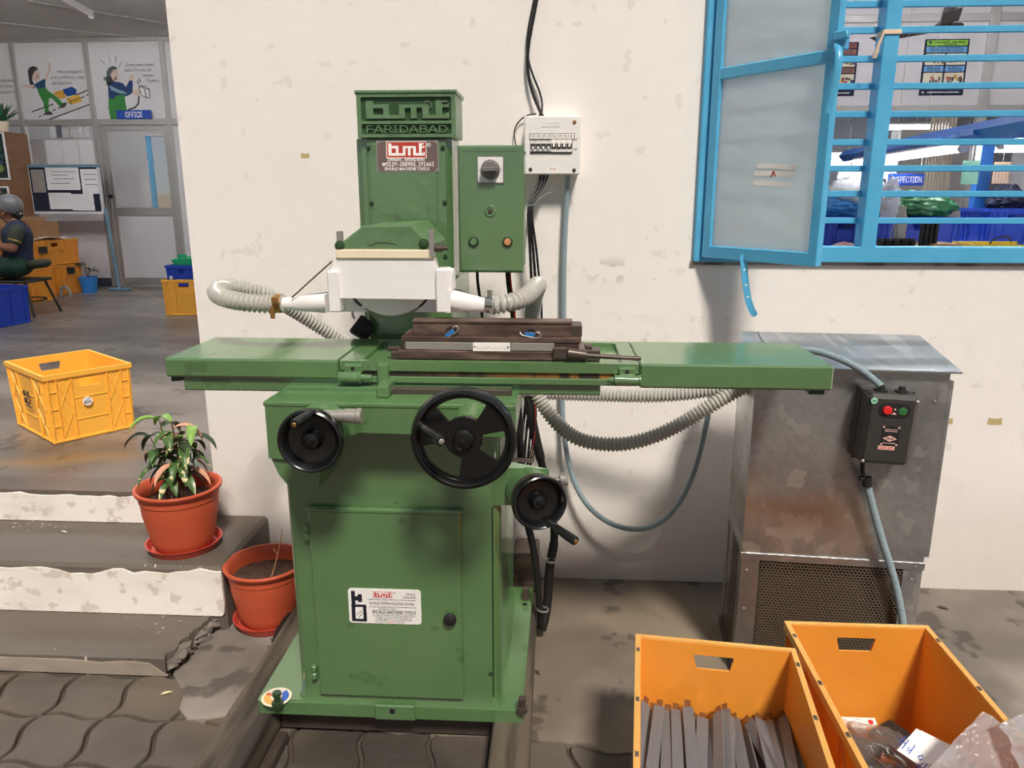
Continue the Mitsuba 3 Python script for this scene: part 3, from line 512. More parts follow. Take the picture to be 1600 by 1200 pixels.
# cap with recessed panels
W_ = cx1-cx0; Hc = cz1-czm
capf = sbox(cx0, czm, cx1, cz1).difference(sbox(cx0+.012, czm+.37*Hc, cx1-.012, cz1-.012).buffer(-.004).buffer(.004)).difference(sbox(cx0+.012, czm+.075*Hc, cx1-.012, czm+.30*Hc).buffer(-.003).buffer(.003))
P('column_cap', cat(prism(capf, CY-.012, CY-.003), cbox(cx0, cx1, CY-.003, 2.40, czm, cz1, .004), cprism([(cx0-.004, cz1-.004), (cx1+.004, cz1-.004), (cx1+.004, cz1+.006), (cx0-.004, cz1+.006)], CY-.016, 2.41, .003)), GC, 25)
P('cast_emblem', cat(logo(cx0+.026, cx1-.018, czm+.42*Hc, cz1-.022, CY-.003, .010)), GC, 20, 'raised cast maker emblem on the cap')
p = (cx1-.079, CY-.003, cz1-.033); P('cast_mark', cat(lathe([(.0085, 0), (.0085, .006), (.0115, .006), (.0115, 0)], p, (0, -1, 0), 24), txt('R', .010, p[0], p[1], p[2]-.005, .006)), GC, 20)
lg = [((cx1-cx0-.044)/100, (cz1-.022-czm-.42*Hc)/100)]
P('emblem_groove', prism(sbox(cx0+.012, czm+.37*Hc, cx1-.012, cz1-.012), CY-.0034, CY-.002), 'mat_groove', 30, 'darker green panel, painted recess shade behind the emblem')  # dark panel colour stands in for shade around the raised emblem
P('town_groove', prism(sbox(cx0+.012, czm+.075*Hc, cx1-.012, czm+.30*Hc), CY-.0034, CY-.002), 'mat_groove', 30)  # same painted shade behind the town name
P('cast_lettering', txt('FARIDABAD', .17*Hc, (cx0+cx1)/2, CY-.003, czm+.105*Hc, .006, False, W_-.05), GC, 20, 'raised cast town name')
# cover plate with screws and arched boss
q0, q1, qz0, qz1 = front(576, 217, 699, 400, CY)
P('cover_plate', cat(cbox(q0, q1, CY-.002, CY+.012, 1.14, qz1, .003), cbox(q0+.006, q1-.028, CY-.004, CY+.01, 1.14, qz1-.012, .002)), GC)
for q in ((576, 232), (581, 318), (692, 231), (695, 317), (696, 401)):
    p = at(*q, CY-.003); P('cover_screw', bolt(p, (0, -1, 0), .0045, .005), 'mat_green_dark')
ax, az = at(638, 305, CY)[0::2]
def arch(r, zc): return union_all([Point(ax, zc).buffer(r, quad_segs=16), sbox(ax-r, 1.14, ax+r, zc)])
P('arched_boss', cat(prism(arch(.056, az), CY-.008, CY), prism(arch(.050, at(638, 350, CY)[2]), CY-.014, CY-.006)), GC, 30)
# brown maker plate on the column
n0, n1, nz0, nz1 = front(588, 219, 685, 269, CY-.008); NW, NH = n1-n0, nz1-nz0; NY = CY-.0072
pl = sbox(n0, nz0, n1, nz1); oct_ = pl.buffer(-.010, join_style=3).buffer(.010, join_style=3); ins = affinity.scale(oct_, .965, .90)
k = P('maker_plate', cat(prism(pl.buffer(-.003).buffer(.003), CY-.005, CY+.0)), 'mat_steel', False, 'steel-edged brown maker plate on the column')
add(k+'__enamel', prism(ins, NY, CY-.004), 'mat_plate_brown', False, 'brown enamel field')
a = N(.175, .46); b = N(.80, .94)
add(k+'__emblem_field', prism(sbox(a[0], a[1], b[0], b[1]), NY-.0004, NY), 'mat_print_red', False, 'dull red field')
wh = [prism(sbox(a[0]-.002, a[1]-.002, b[0]+.002, b[1]+.002).difference(sbox(a[0], a[1], b[0], b[1])), NY-.0008, NY), logo(a[0]+.004, b[0]-.003, a[1]+.005, b[1]-.003, NY-.0004, .0006)]
p = N(.85, .85); wh += [prism(Point(p).buffer(.0055).difference(Point(p).buffer(.004)), NY-.0007, NY)]
nt('R', .85, .815, .07, .022, wh); nt('DRAMS . GRINDERS', .48, .35, .085, .60, wh, True); nt('0129-288905, 291462', .54, .19, .13, .77, wh, True); nt('BHURJI MACHINE TOOLS', .49, .06, .09, .72, wh, True)
a = N(.085, .19); wh += [prism(union_all([sbox(a[0], a[1]+.006, a[0]+.011, a[1]+.0085), sbox(a[0]+.002, a[1], a[0]+.009, a[1]+.0065)]).difference(Point(a[0]+.0055, a[1]+.003).buffer(.0018)), NY-.0007, NY)]
add(k+'__lettering', cat(wh), 'mat_print_white', False, 'white lettering and emblem')
for u in (.03, .97):
    for v in (.07, .93): p = N(u, v); add(k+'__rivet', lathe([(0, .0025), (.002, .002), (.003, 0)], (p[0], CY-.005, p[1]), (0, -1, 0), 12), 'mat_steel')
# lower column, saddle-back casting with ring
l0, l1, lz0, lz1 = front(575, 478, 692, 532, 2.17)
P('column_foot', cat(cbox(l0, l1+.03, 2.17, 2.6, 1.0, at(630, 470, 2.17)[2]+.06, .006), cyl(((l0+l1)/2+.03, 2.175, lz0+.05), ((l0+l1)/2+.03, 2.165, lz0+.05), .085, n=40)), G, 40)
# electrical box on the column's right side
b0, b1, bz0, bz1 = front(718, 229, 817, 424, 2.22)
k = P('control_box', cat(cbox(b0, b1, 2.222, 2.42, bz0, bz1, .006), cprism([(b0-.003, bz0-.003), (b1+.003, bz0-.003), (b1+.003, bz1+.003), (b0-.003, bz1+.003)], 2.212, 2.235, .006)), G, 30, 'glossy green electrical box')
rimb = sbox(b0+.004, bz0+.004, b1-.004, bz1-.004).difference(sbox(b0+.013, bz0+.013, b1-.013, bz1-.013))
add(k+'__lid_rim', prism(rimb, 2.2105, 2.2125), G, 30)
BYF = 2.212
s0, s1, s2, s3 = front(746, 244, 787, 286, BYF)
rk = add(k+'__switch_plate', cat(cprism([(s0, s2), (s1, s2), (s1, s3), (s0, s3)], BYF-.003, BYF, .001)), 'mat_paper_blank', 25, 'light grey square plate')
cxs, czs = (s0+s1)/2, (s2+s3)/2
add(k+'__switch_frame', prism(sbox(s0-.001, s2-.001, s1+.001, s3+.001).difference(sbox(s0+.0015, s2+.0015, s1-.0015, s3-.0015)), BYF-.0036, BYF-.002), 'mat_print_grey', False)
add(k+'__rotary_switch', cat(lathe([(0, 0), (.027, 0), (.027, .006), (.023, .010), (.020, .018), (0, .019)], (cxs, BYF-.003, czs), (0, -1, 0), 36), cprism([(cxs-.024, czs-.007), (cxs+.022, czs-.006), (cxs+.022, czs+.006), (cxs-.024, czs+.007)], BYF-.036, BYF-.018, .002)), 'mat_print_grey', 30, 'dark grey rotary switch knob')
add(k+'__switch_lettering', cat(txt('OFF', .005, cxs, BYF-.003, s2+.004, .0005), txt('0N', .005, s1-.009, BYF-.003, czs-.003, .0005), txt('FO', .005, s0+.008, BYF-.003, czs-.003, .0005)), 'mat_print_dark', False)
p = at(766, 330, BYF); add(k+'__lock', lathe([(0, 0), (.018, 0), (.014, .003), (.009, .001), (0, .001)], p, (0, -1, 0), 28), G, 40); add(k+'__lock_core', lathe([(0, 0), (.007, 0), (.006, .006), (0, .007)], p, (0, -1, 0), 18), 'mat_darksteel', 40)
for q, mt, l in (((740, 378), G, 'dull green push button'), ((793, 378), 'mat_orangebutton', 'faded orange push button')):
    p = at(*q, BYF); add(k+'__button_ring', lathe([(.011, 0), (.015, .001), (.015, .005), (.011, .006)], p, (0, -1, 0), 28), 'mat_green_dark', 40); add(k+'__push_button', lathe([(0, 0), (.0105, 0), (.0105, .006), (.009, .009), (0, .0095)], p, (0, -1, 0), 24), mt, 40, l)
# wheel head: sloped green top casting, cream edge, white guard with ports, grinding wheel
HY = 1.90
P('wheel_head', cat(cprism(xz([(526, 391), (527, 384), (566, 353), (643, 350), (673, 383), (673, 391)], HY), HY, 2.16, .005), cprism(xz([(566, 360), (643, 357), (655, 470), (560, 470)], HY+.06), HY+.07, 2.2, .004)), GC, 30, 'green casting over the guard')
P('head_cover_mark', prism(Polygon(xz([(574, 383), (573, 375), (580, 372), (600, 371), (612, 374), (620, 381), (606, 379), (592, 378), (578, 383)], HY-.003)), HY-.003, HY), GC, 20)
for q in ((531, 384), (662, 381)):
    p = at(*q, HY); P('head_bolt', bolt(p, (0, -1, 0), .0085, .007), 'mat_groove')
X0, X1, Z0, Z1 = front(525, 390, 676, 404, HY-.004)
P('guard_edge', cat(cbox(X0, X1, HY-.006, HY+.04, Z0, Z1, .002)), 'mat_cream', 30, 'cream edge strip')
P('side_plate', cat(bx(526, 361, 535, 392, HY+.01, .012, .001)), 'mat_steel'); P('side_plate', cat(bx(670, 359, 678, 402, HY-.008, .012, .001)), 'mat_steel')
p = at(679, 388, HY); P('thumb_screw', cat(cyl(p, p+[.022, 0, .0], .010, n=18, b=.002), cyl(p+[.022, 0, 0], p+[.034, 0, 0], .006, n=14)), 'mat_darksteel')
W = 'mat_white_metal'
gd = Polygon(xz([(522, 402), (679, 404), (683, 420), (683, 468), (530, 466), (530, 428), (522, 424)], HY))
P('wheel_guard', cat(prism(gd, HY, HY+.035), prism(Polygon(xz([(523, 404), (680, 406), (698, 488), (512, 487), (512, 426)], HY+.036)).difference(Point(at(609, 423, HY+.05)[0], at(609, 423, HY+.05)[2]).buffer(.1165+.006, quad_segs=32)), HY+.036, HY+.048), cprism(xz([(530, 404), (678, 406), (678, 440), (530, 440)], HY+.05), HY+.05, HY+.10)), W, 30, 'white sheet metal wheel guard')
P('port_flange', cat(bx(512, 424, 530, 488, HY-.012, .07, .003)), W); P('port_flange', cat(bx(681, 421, 700, 489, HY-.014, .075, .003)), W)
def port(ps, pe, h0, h1, Yc):       # rectangular flange to round neck
    a = [ps+[0, y, z] for y in (-.035, .035) for z in h0]; th = np.linspace(0, 2*np.pi, 16, endpoint=False); c = [pe+[0, .018*math.cos(t), .018*math.sin(t)] for t in th]
    return hull(np.vstack([a, c]))
GYC = HY+.022
pl_, pr_ = at(513, 456, GYC), at(699, 460, GYC); el, er = at(457, 475, GYC), at(757, 476, GYC); el[2] = er[2] = (el[2]+er[2])/2
zlo = at(513, 486, GYC)[2]
P('suction_port', cat(port(pl_, el, (zlo-pl_[2], at(513, 458, GYC)[2]-pl_[2]), 0, 0), cyl(el+[.004, 0, 0], el-[.03, 0, 0], .0165, n=20)), W, 40)
P('suction_port', cat(hull([at(699, 450, GYC)+[0, -.035, 0], at(699, 450, GYC)+[0, .035, 0], at(699, 486, GYC)+[0, -.035, 0], at(699, 486, GYC)+[0, .035, 0], at(708, 452, GYC)+[0, -.035, 0], at(708, 452, GYC)+[0, .035, 0], at(708, 486, GYC)+[0, -.03, 0], at(708, 486, GYC)+[0, .03, 0]]), bx(699, 422, 707, 456, GYC-.03, .06), port(at(707, 470, GYC), er, (at(707, 484, GYC)[2]-at(707, 470, GYC)[2], at(707, 453, GYC)[2]-at(707, 470, GYC)[2]), 0, 0), cyl(er-[.004, 0, 0], er+[.03, 0, 0], .0165, n=20)), W, 40)
wc = at(609, 423, HY+.05); wr = .1165
P('grinding_wheel', cat(lathe([(0, -.016), (wr-.002, -.016), (wr, -.014), (wr, .014), (wr-.002, .016), (0, .016)], wc+[0, .008, 0], (0, 1, 0), 72)), 'mat_print_white', 40, 'pale grinding wheel')
P('wheel_gap_band', prism(Point(wc[0], wc[2]).buffer(wr+.006, quad_segs=32).difference(Point(wc[0], wc[2]).buffer(wr+.0005, quad_segs=32)).intersection(sbox(-3, wc[2]-.092, 3, wc[2]-.06)), wc[1]-.002, wc[1]+.012), 'mat_blackmatt', 40)  # black arc put in as the shade of the gap round the wheel
a, b = at(519, 408, HY+.03), at(456, 465, HY-.0); P('support_wire', tube(spline([a, (a+b)/2, b], 10), .0022, 6), 'mat_darksteel')
# coolant or motor knob at the column foot
p = at(566, 512, 2.14); P('rubber_knob', lathe([(0, 0), (.028, 0), (.032, .01), (.028, .045), (.018, .055), (0, .056)], p+[-.02, .0, .014], (.75, .1, -.6), 28), 'mat_blackmatt', 40)
P('knob_wire', tube(spline([at(554, 498, 2.15), at(551, 486, 2.16), at(556, 478, 2.17), at(566, 476, 2.17)], 16), .0035, 8), 'mat_steel')
# the big handwheel
def wheel_big(c, R, ax_):
    ring = lathe([(.82*R, -.004), (.84*R, .010), (.90*R, .017), (.96*R, .015), (R, .004), (.99*R, -.010), (.92*R, -.016), (.84*R, -.012), (.82*R, -.004)], (0, 0, 0), (0, 0, 1), 96)
    disc = Point(0, 0).buffer(.85*R, quad_segs=24); hub = lathe([(0, -.012), (.19*R, -.012), (.20*R, .014), (.16*R, .019), (.07*R, .020), (.065*R, .026), (0, .027)], n=40)
    for deg, hw, r0, r1 in ((94, 37, .42, .78), (227, 35, .38, .80), (-11, 23, .36, .77)):
        t = np.radians(np.linspace(deg-hw, deg+hw, 30)); o = [(r1*R*math.cos(a), r1*R*math.sin(a)) for a in t]; ii = [(r0*R*math.cos(a), r0*R*math.sin(a)) for a in t[::-1]]
        disc = disc.difference(Polygon(o+ii).buffer(-.03*R).buffer(.035*R))
    web = extr(disc, .012).apply_translation([0, 0, -.010])
    m = cat(ring, web, hub); v = np.asarray(m.vertices); return TM(np.stack([v[:, 0]+c[0], c[1]-v[:, 2], v[:, 1]+c[2]], 1), m.faces)
hc = at(725, 685, 1.545); HR = .1145
k = P('handwheel', wheel_big(hc, HR, None), 'mat_black', 40, 'large black three-spoked handwheel')
p = at(657, 664, 1.525); hd = at(690, 690, 1.44)-p
add(k+'__grip', lathe([(0, 0), (.010, 0), (.011, .008), (.0085, .012), (.0105, .03), (.012, .06), (.0115, np.linalg.norm(hd)-.004), (.009, np.linalg.norm(hd)), (0, np.linalg.norm(hd))], p, hd, 24), 'mat_black', 40, 'black revolving grip')
e = p+hd; add(k+'__grip_screw', lathe([(0, .003), (.005, .002), (.0065, 0)], e-[0, .0005, 0], hd, 16), 'mat_steel', 40)
# the small dished handwheels
def dished(c, axis, R, key, grip0, gripd, L, label, tip):
    k = P(key, cat(lathe([(0, -.016), (.30*R, -.016), (.86*R, -.020), (.97*R, -.012), (R, .001), (.985*R, .012), (.93*R, .015), (.86*R, .012), (.72*R, -.006), (.34*R, -.010), (.30*R, .002), (.24*R, .008), (.10*R, .010), (.09*R, .016), (0, .017)], c, axis, 64)), 'mat_black', 40, label)
    gripd = np.asarray(gripd, float); gripd /= np.linalg.norm(gripd)
    add(k+'__grip', lathe([(0, 0), (.008, 0), (.009, .006), (.007, .010), (.0095, .022), (.0115, L*.7), (.0115, L-.004), (.010, L), (0, L)], grip0, gripd, 24), 'mat_black', 40, 'black revolving grip')
    add(k+'__grip_screw', lathe([(0, .0025), (.005, .002), (.0065, 0)], np.asarray(grip0)+gripd*(L-.0005), gripd, 16), tip, 40)
    return k
c1_ = at(486, 688, 1.585)
P('feed_collar', cat(cyl(c1_+[0, .10, 0], c1_+[0, .05, 0], .062, n=40), lathe([(0, .013), (.052, .013), (.056, .02), (.056, .055), (0, .055)], c1_, (0, 1, 0), 48)), G, 40)
a, b = at(527, 650, 1.615), at(566, 650, 1.615); b[2] = a[2] = (a[2]+b[2])/2
P('lock_knob', cat(cyl(a-[.03, 0, 0], a+[.006, 0, 0], .013, n=20), cyl(a, a+[.018, 0, 0], .0145, n=24), cyl(a+[.018, 0, 0], b-[.012, 0, 0], .0165, n=28, b=.001), cyl(b-[.012, 0, 0], b, .0185, n=36, b=.0015)), 'mat_steel', 30, 'knurled steel lock knob')
dished(c1_, (0, -1, 0), .074, 'cross_feed_handwheel', at(489, 643, 1.565), at(459, 664, 1.50)-at(489, 643, 1.565), float(np.linalg.norm(at(459, 664, 1.50)-at(489, 643, 1.565))), 'small dished black handwheel at the left of the saddle', 'mat_brass')
# elevating handwheel on its bracket, turned a little to the right
ax_ = np.array([.30, -.95, .03]); ax_ /= np.linalg.norm(ax_)
c2 = at(842, 784, 1.70)
P('elevating_bracket', cat(hull(np.vstack([[at(768, 716, 1.80), at(768, 790, 1.80), at(768, 716, 1.98), at(768, 790, 1.98)], [c2-ax_*.09+d for d in ([-.06, 0, .055], [.05, 0, .055], [-.06, 0, -.045], [.05, 0, -.04])]])), cyl(c2-ax_*.10, c2-ax_*.035, .058, n=40)), G, 35)
q = at(813, 728, 1.80); 
tp = c2-ax_*.10
P('bracket_plate', xform(cat(cbox(-.035, .035, -.014, .014, 0, .002, .0005), cbox(-.025, .025, -.002, .002, .002, .0026, 0), cbox(-.025, .015, .004, .007, .002, .0026, 0)), rotz(-.12), (tp[0]-.02, tp[1]+.035, tp[2]+.060)), 'mat_darksteel', False, 'small worn instruction plate')
P('graduated_collar', lathe([(0, .012), (.058, .012), (.061, .017), (.061, .035), (.05, .036), (0, .036)], c2, -ax_, 56), 'mat_darksteel', 40)
e = c2-ax_*.045+[.035, 0, .035]; P('lock_knob', cat(cyl(e, e+[.033, 0, .008], .009, n=18), cyl(e+[.030, 0, .007], e+[.046, 0, .011], .0165, n=30, b=.0015)), 'mat_steel', 30)
g0 = c2+ax_*.010+[.021, 0, -.050]
g1 = at(900, 846, g0[1]-.055)
dished(c2, ax_, .068, 'elevating_handwheel', g0, g1-g0, float(np.linalg.norm(g1-g0)), 'small dished black handwheel low on the right side', 'mat_brass')
# timber runners under the base and oil tray shadow
for (xa, xb, l) in ((-.90, -.775, 'dark oily timber runner under the left side of the green machine'), (-.155, -.052, 'dark oily timber runner under the right side of the green machine')):
    add('timber_runner', cbox(xa, xb, 1.35, 2.5, 0.004, BZ0, .006), 'mat_beam', 30, l, 'beam')
add('oil_tray', cat(cbox(-.77, -.16, 1.84, 2.38, .012, .02, .002), cbox(-.77, -.16, 1.84, 1.85, .012, .085, .002)), 'mat_darksteel', 30, 'dark steel tray board between the timber runners below the machine base', 'tray')
rp = atz(455, 1190, .02)
add('iron_bar', cat(cbox(-.765, -.735, 1.60, 1.80, 0.006, .035, .004)), 'mat_darksteel', 30, 'short dark iron bar on the pavers beside the left timber runner', 'bar')
# ================================================================ on and around the machine
# fixture block lying on the table
fx = thing('magnetic_block', 'long dark brown magnetic work block with a silver plate lying on the green machine table', 'magnetic chuck')
def F(name, m, mt, smooth=30, label=None): return add(fx+'__'+name, m, mt, smooth, label)
KY, KZ = 1.846, TZ
def kx(x, Y=KY): return at(x, 540, Y)[0]
h1, h2, h3 = at(770, 549, KY)[2], at(770, 535, KY+.004)[2], at(770, 527, KY+.01)[2]
F('base', cbox(kx(620), kx(917), KY, KY+.14, KZ-.001, h1, .002), 'mat_chuck')
F('body', cbox(kx(628), kx(905), KY+.010, KY+.13, h1-.001, h2+.001, .001), 'mat_chuck')
F('side_strip', cbox(kx(633), kx(738), KY+.004, KY+.012, h1+.001, h2-.001, .001), 'mat_steel', 30, 'worn silver strip on the left')
F('side_strip', cbox(kx(798), kx(866), KY+.004, KY+.012, h1+.001, h2-.001, .001), 'mat_steel', 30, 'worn silver strip on the right')
F('scale_plate', cbox(kx(738.5), kx(797), KY+.002, KY+.010, h1-.003, h2-.001, .0005), 'mat_label_white', 30, 'bright engraved aluminium plate')
sc = [cbox(kx(745)+.003*k, kx(745)+.003*k+.0006, KY+.0012, KY+.002, h1+.006, h1+.006+(.006 if k % 5 == 0 else .0035), 0) for k in range(26)] + [cyl((kx(x), KY+.002, (h1+h2)/2), (kx(x), KY+.0008, (h1+h2)/2), .0022, n=12) for x in (741.5, 794)]
F('scale_marks', cat(sc), 'mat_print_grey', False)
F('flange', cbox(kx(627, KY+.006), kx(908, KY+.006), KY+.006, KY+.12, h2, h3, .001), 'mat_chuck')
h4 = at(770, 501, KY+.024)[2]
F('top_bar', cat(cbox(kx(646, KY+.024), kx(893, KY+.024), KY+.024, KY+.064, h3-.001, h4, .002), cbox(kx(645, KY+.02), kx(894, KY+.02), KY+.020, KY+.07, h4-.006, h4, .001)), 'mat_chuck')
F('end_lug', cbox(kx(889, KY+.03), kx(909, KY+.03), KY+.03, KY+.10, h3-.001, at(900, 509, KY+.03)[2], .002), 'mat_darksteel')
F('end_lug', hull([[kx(630), KY+.03, h3], [kx(650), KY+.03, h3], [kx(650), KY+.03, at(646, 510, KY+.03)[2]], [kx(630), KY+.10, h3], [kx(650), KY+.10, h3], [kx(650), KY+.10, at(646, 510, KY+.03)[2]]]), 'mat_chuck')
F('end_clamp', cat(cbox(kx(606), kx(622), KY+.03, KY+.07, KZ-.012, KZ+.012, .003), cyl((kx(600), KY+.05, KZ+.016), (kx(626), KY+.05, KZ+.016), .007, n=12)), 'mat_darksteel')
F('end_clamp', cat(cbox(kx(908, KY+.06), kx(938, KY+.06), KY+.05, KY+.10, KZ-.012, KZ+.018, .003), cbox(kx(914, KY+.06), kx(925, KY+.06), KY+.06, KY+.09, KZ+.016, KZ+.028, .003)), 'mat_darksteel')
for q, a in (((705, 519), .62), ((830, 522), -.12)):
    p = at(*q, KY+.022); k = F('eye_bolt', cat(lathe([(.011, 0), (.015, .001), (.016, .004), (.012, .004)], p+[0, .002, 0], (0, -1, 0), 24), lathe([(0, 0), (.008, 0), (.007, .005), (0, .006)], p+[0, .002, 0], (0, -1, 0), 20)), 'mat_darksteel', 40)
    R = roty(-a)
    add(k+'__blue_tag', xform(cbox(-.016, .010, -.010, -.006, -.005, .005, .001), R, p), 'mat_bluetag', False, 'blue plastic tag')
    add(k+'__wire_loop', xform(tube(spline([(.008, -.008, .004), (.020, -.009, .007), (.024, -.009, 0), (.014, -.008, -.006), (0, -.008, -.006), (-.020, -.009, -.004), (-.028, -.006, .002)], 30), .0013, 6), R, p), 'mat_steel', 40)
bY = KY-.012
hd = thing('tee_handle', 'dark steel spindle handle lying across the right end of the brown work block', 'handle')
a, b, c, d = at(864, 545, bY), at(888, 549, bY), at(917, 551, bY), at(1002, 556, bY)
for v in (a, b, c, d): v[2] = KZ+.0215
zt = [(a+b)/2]
add(hd+'__block', cat(cbox(a[0], b[0], bY-.002, bY+.014, KZ+.006, KZ+.036, .003)), 'mat_darksteel', 30)
add(hd+'__socket', cyl(b-[.002, 0, 0], c-[0, 0, .004], .015, .0115, n=24, b=.001), 'mat_darksteel', 40)
add(hd+'__rod', lathe([(0, 0), (.006, 0), (.0052, .10), (.0052, np.linalg.norm(d-c)-.02), (.0062, np.linalg.norm(d-c)-.015), (.004, np.linalg.norm(d-c)), (0, np.linalg.norm(d-c))], c-[0, 0, .005], (d-c)+[0, 0, -.006], 18), 'mat_darksteel', 40)
# ribbed suction hoses
el2, er2 = el-[.02, 0, 0], er+[.02, 0, 0]
hz = thing('suction_hose', 'grey ribbed hose looping out from the left port of the white wheel guard', 'hose')
hp = [el2, at(400, 474, 1.92), at(360, 468, 1.93), at(338, 457, 2.03), at(358, 449, 2.16), at(405, 456, 2.23), at(455, 482, 2.31), at(520, 523, 2.39), at(570, 556, 2.45), at(660, 595, 2.55), at(800, 612, 2.56), at(940, 617, 2.50), at(1040, 617, 2.44), at(1110, 609, 2.40), at(1168, 596, 2.36)]
add(hz+'__tube', corrugated(hp, .0215, .0125, .16), 'mat_hose', 35)
p = at(436, 474, 1.92); add(hz+'__clamp', cat(cyl(p-[.008, 0, 0], p+[.008, 0, 0], .0245, n=30), cbox(p[0]-.006, p[0]+.012, p[1]-.04, p[1]-.02, p[2]+.004, p[2]+.022, .003), cbox(p[0]-.014, p[0]-.002, p[1]-.032, p[1]-.028, p[2]-.035, p[2]-.005, .001)), 'mat_brass', 35, 'brassy hose clamp')
hz2 = thing('suction_hose', 'grey ribbed hose from the right port of the white guard, sagging below the table', 'hose')
hp2 = [er2, at(796, 473, 1.92), at(820, 464, 1.96), at(835, 449, 2.05), at(841, 446, 2.15), at(836, 462, 2.24), at(831, 500, 2.30), at(829, 560, 2.33), at(838, 612, 2.33), at(858, 646, 2.32), at(893, 680, 2.32), at(935, 693, 2.32), at(985, 692, 2.32), at(1045, 672, 2.32), at(1100, 640, 2.32), at(1172, 600, 2.34)]
add(hz2+'__tube', corrugated(hp2, .0215, .0125, .16), 'mat_hose', 35)
p = at(764, 475, 1.92); add(hz2+'__clamp', cat(cyl(p-[.008, 0, 0], p+[.010, 0, 0], .0235, n=30), cbox(p[0]-.006, p[0]+.008, p[1]-.012, p[1]+.012, p[2]+.018, p[2]+.034, .002)), 'mat_chrome', 35, 'shiny hose clamp')
# distribution board
dbx = thing('distribution_board', 'white metal breaker box on the wall right of the green machine column', 'breaker box')
d0, d1, e0, e1 = front(819, 181, 907, 273, WY-.085); DBY = WY-.085
add(dbx+'__case', cat(cbox(d0+.004, d1-.004, DBY+.006, WY, e0+.003, e1-.003, .004)), 'mat_white_metal', 30)
ck = add(dbx+'__cover', cat(cprism([(d0, e0), (d1, e0), (d1, e1), (d0, e1)], DBY-.002, DBY+.010, .004)), 'mat_white_metal', 30)
def D(u, v): return d0+u*(d1-d0), e0+v*(e1-e0)
def drect(u0, v0, u1, v1): a, b = D(u0, v0), D(u1, v1); return sbox(a[0], a[1], b[0], b[1])
add(dbx+'__cutout', prism(drect(.11, .36, .86, .64), DBY-.0035, DBY-.001), 'mat_print_grey', False)
add(dbx+'__number_strip', prism(drect(.10, .61, .89, .70), DBY-.005, DBY-.001), 'mat_label_white', 30, 'white strip of numbered circuit marks')
add(dbx+'__number_frame', prism(drect(.095, .605, .895, .705).difference(drect(.105, .615, .885, .695)), DBY-.0055, DBY-.002), 'mat_print_grey', False)
add(dbx+'__number_marks', cat([prism(Point(D(.16+.096*k, .655)).buffer(.0042).difference(Point(D(.16+.096*k, .655)).buffer(.0026)), DBY-.0056, DBY-.005) for k in range(8)]+[prism(drect(.205+.096*k, .63, .212+.096*k, .68), DBY-.0056, DBY-.005) for k in range(7)]), 'mat_print_grey', False)
for k in range(8):
    u = .115+.092*k; tall = k >= 4
    add(dbx+'__breaker', cat(prism(drect(u, .40 if not tall else .39, u+.088, .60 if tall else .58), DBY-.010, DBY-.002)), 'mat_label_white' if tall else 'mat_paper_blank', 30)
    add(dbx+'__breaker'+('' if k == 0 else f'_{k:03d}')+'__toggle_slot', prism(drect(u+.004, .44, u+.086, .53), DBY-.0108, DBY-.009), 'mat_blackmatt', False)
    add(dbx+'__breaker'+('' if k == 0 else f'_{k:03d}')+'__toggle', prism(drect(u+.026, .47 if tall else .44, u+.064, .55 if tall else .485), DBY-.017, DBY-.010), 'mat_label_white', 30)
for v in (.435, .60): add(dbx+'__red_mark', prism(drect(.885, v-.016, .935, v+.016).difference(drect(.893, v-.008, .927, v+.008)), DBY-.0028, DBY-.001), 'mat_print_red' if v > .5 else 'mat_print_grey', False)
for u, v in ((.885, .89), (.115, .09), (.895, .075)): q = D(u, v); add(dbx+'__screw', bolt((q[0], DBY-.002, q[1]), (0, -1, 0), .0042, .004), 'mat_brass' if v > .5 else 'mat_darksteel')
add(dbx+'__small_label', prism(drect(.40, .085, .62, .125), DBY-.0026, DBY-.001), 'mat_print_white', False); q = D(.51, .09); add(dbx+'__small_lettering', cat(*[prism(sbox(q[0]-.011+.006*k_, q[1]+.0005, q[0]-.0065+.006*k_, q[1]+.003), DBY-.0031, DBY-.0026) for k_ in range(4)]), 'mat_print_red', False)
q = D(.47, .84); add(dbx+'__embossing', cat(txt('SPACE', .010, q[0], DBY-.002, q[1], .0014), prism(drect(.30, .88, .64, .90), DBY-.0034, DBY-.002), prism(drect(.30, .815, .64, .835), DBY-.0034, DBY-.002)), 'mat_white_metal', 30, 'embossed lettering')
# cables and conduits
def cable(name, pts, r, mt, label, cat_='cable', n=80, parts=()): return add(name, tube(spline([at(x, y, Y) for x, y, Y in pts], n), r, 10), mt, 40, label, cat_)
cable('cable', [(850, -420, 2.755), (848, -120, 2.755), (842, -20, 2.755), (826, 70, 2.755), (827, 125, 2.755), (848, 182, 2.74)], .0055, 'mat_cable', 'thick black cable running down the wall into the top of the white breaker box')
cable('cable', [(843, -420, 2.762), (843, -120, 2.762), (838, -20, 2.762), (824, 60, 2.765), (830, 110, 2.762), (845, 150, 2.76), (846, 176, 2.745), (840, 184, 2.74)], .0035, 'mat_cable', 'thin black cable swinging wide just above the white breaker box')
cable('cable', [(838, 178, 2.76), (815, 186, 2.765), (804, 204, 2.765), (806, 226, 2.75), (810, 250, 2.7)], .0022, 'mat_cable', 'thin dark wire arching from the breaker box top to the green electrical box')
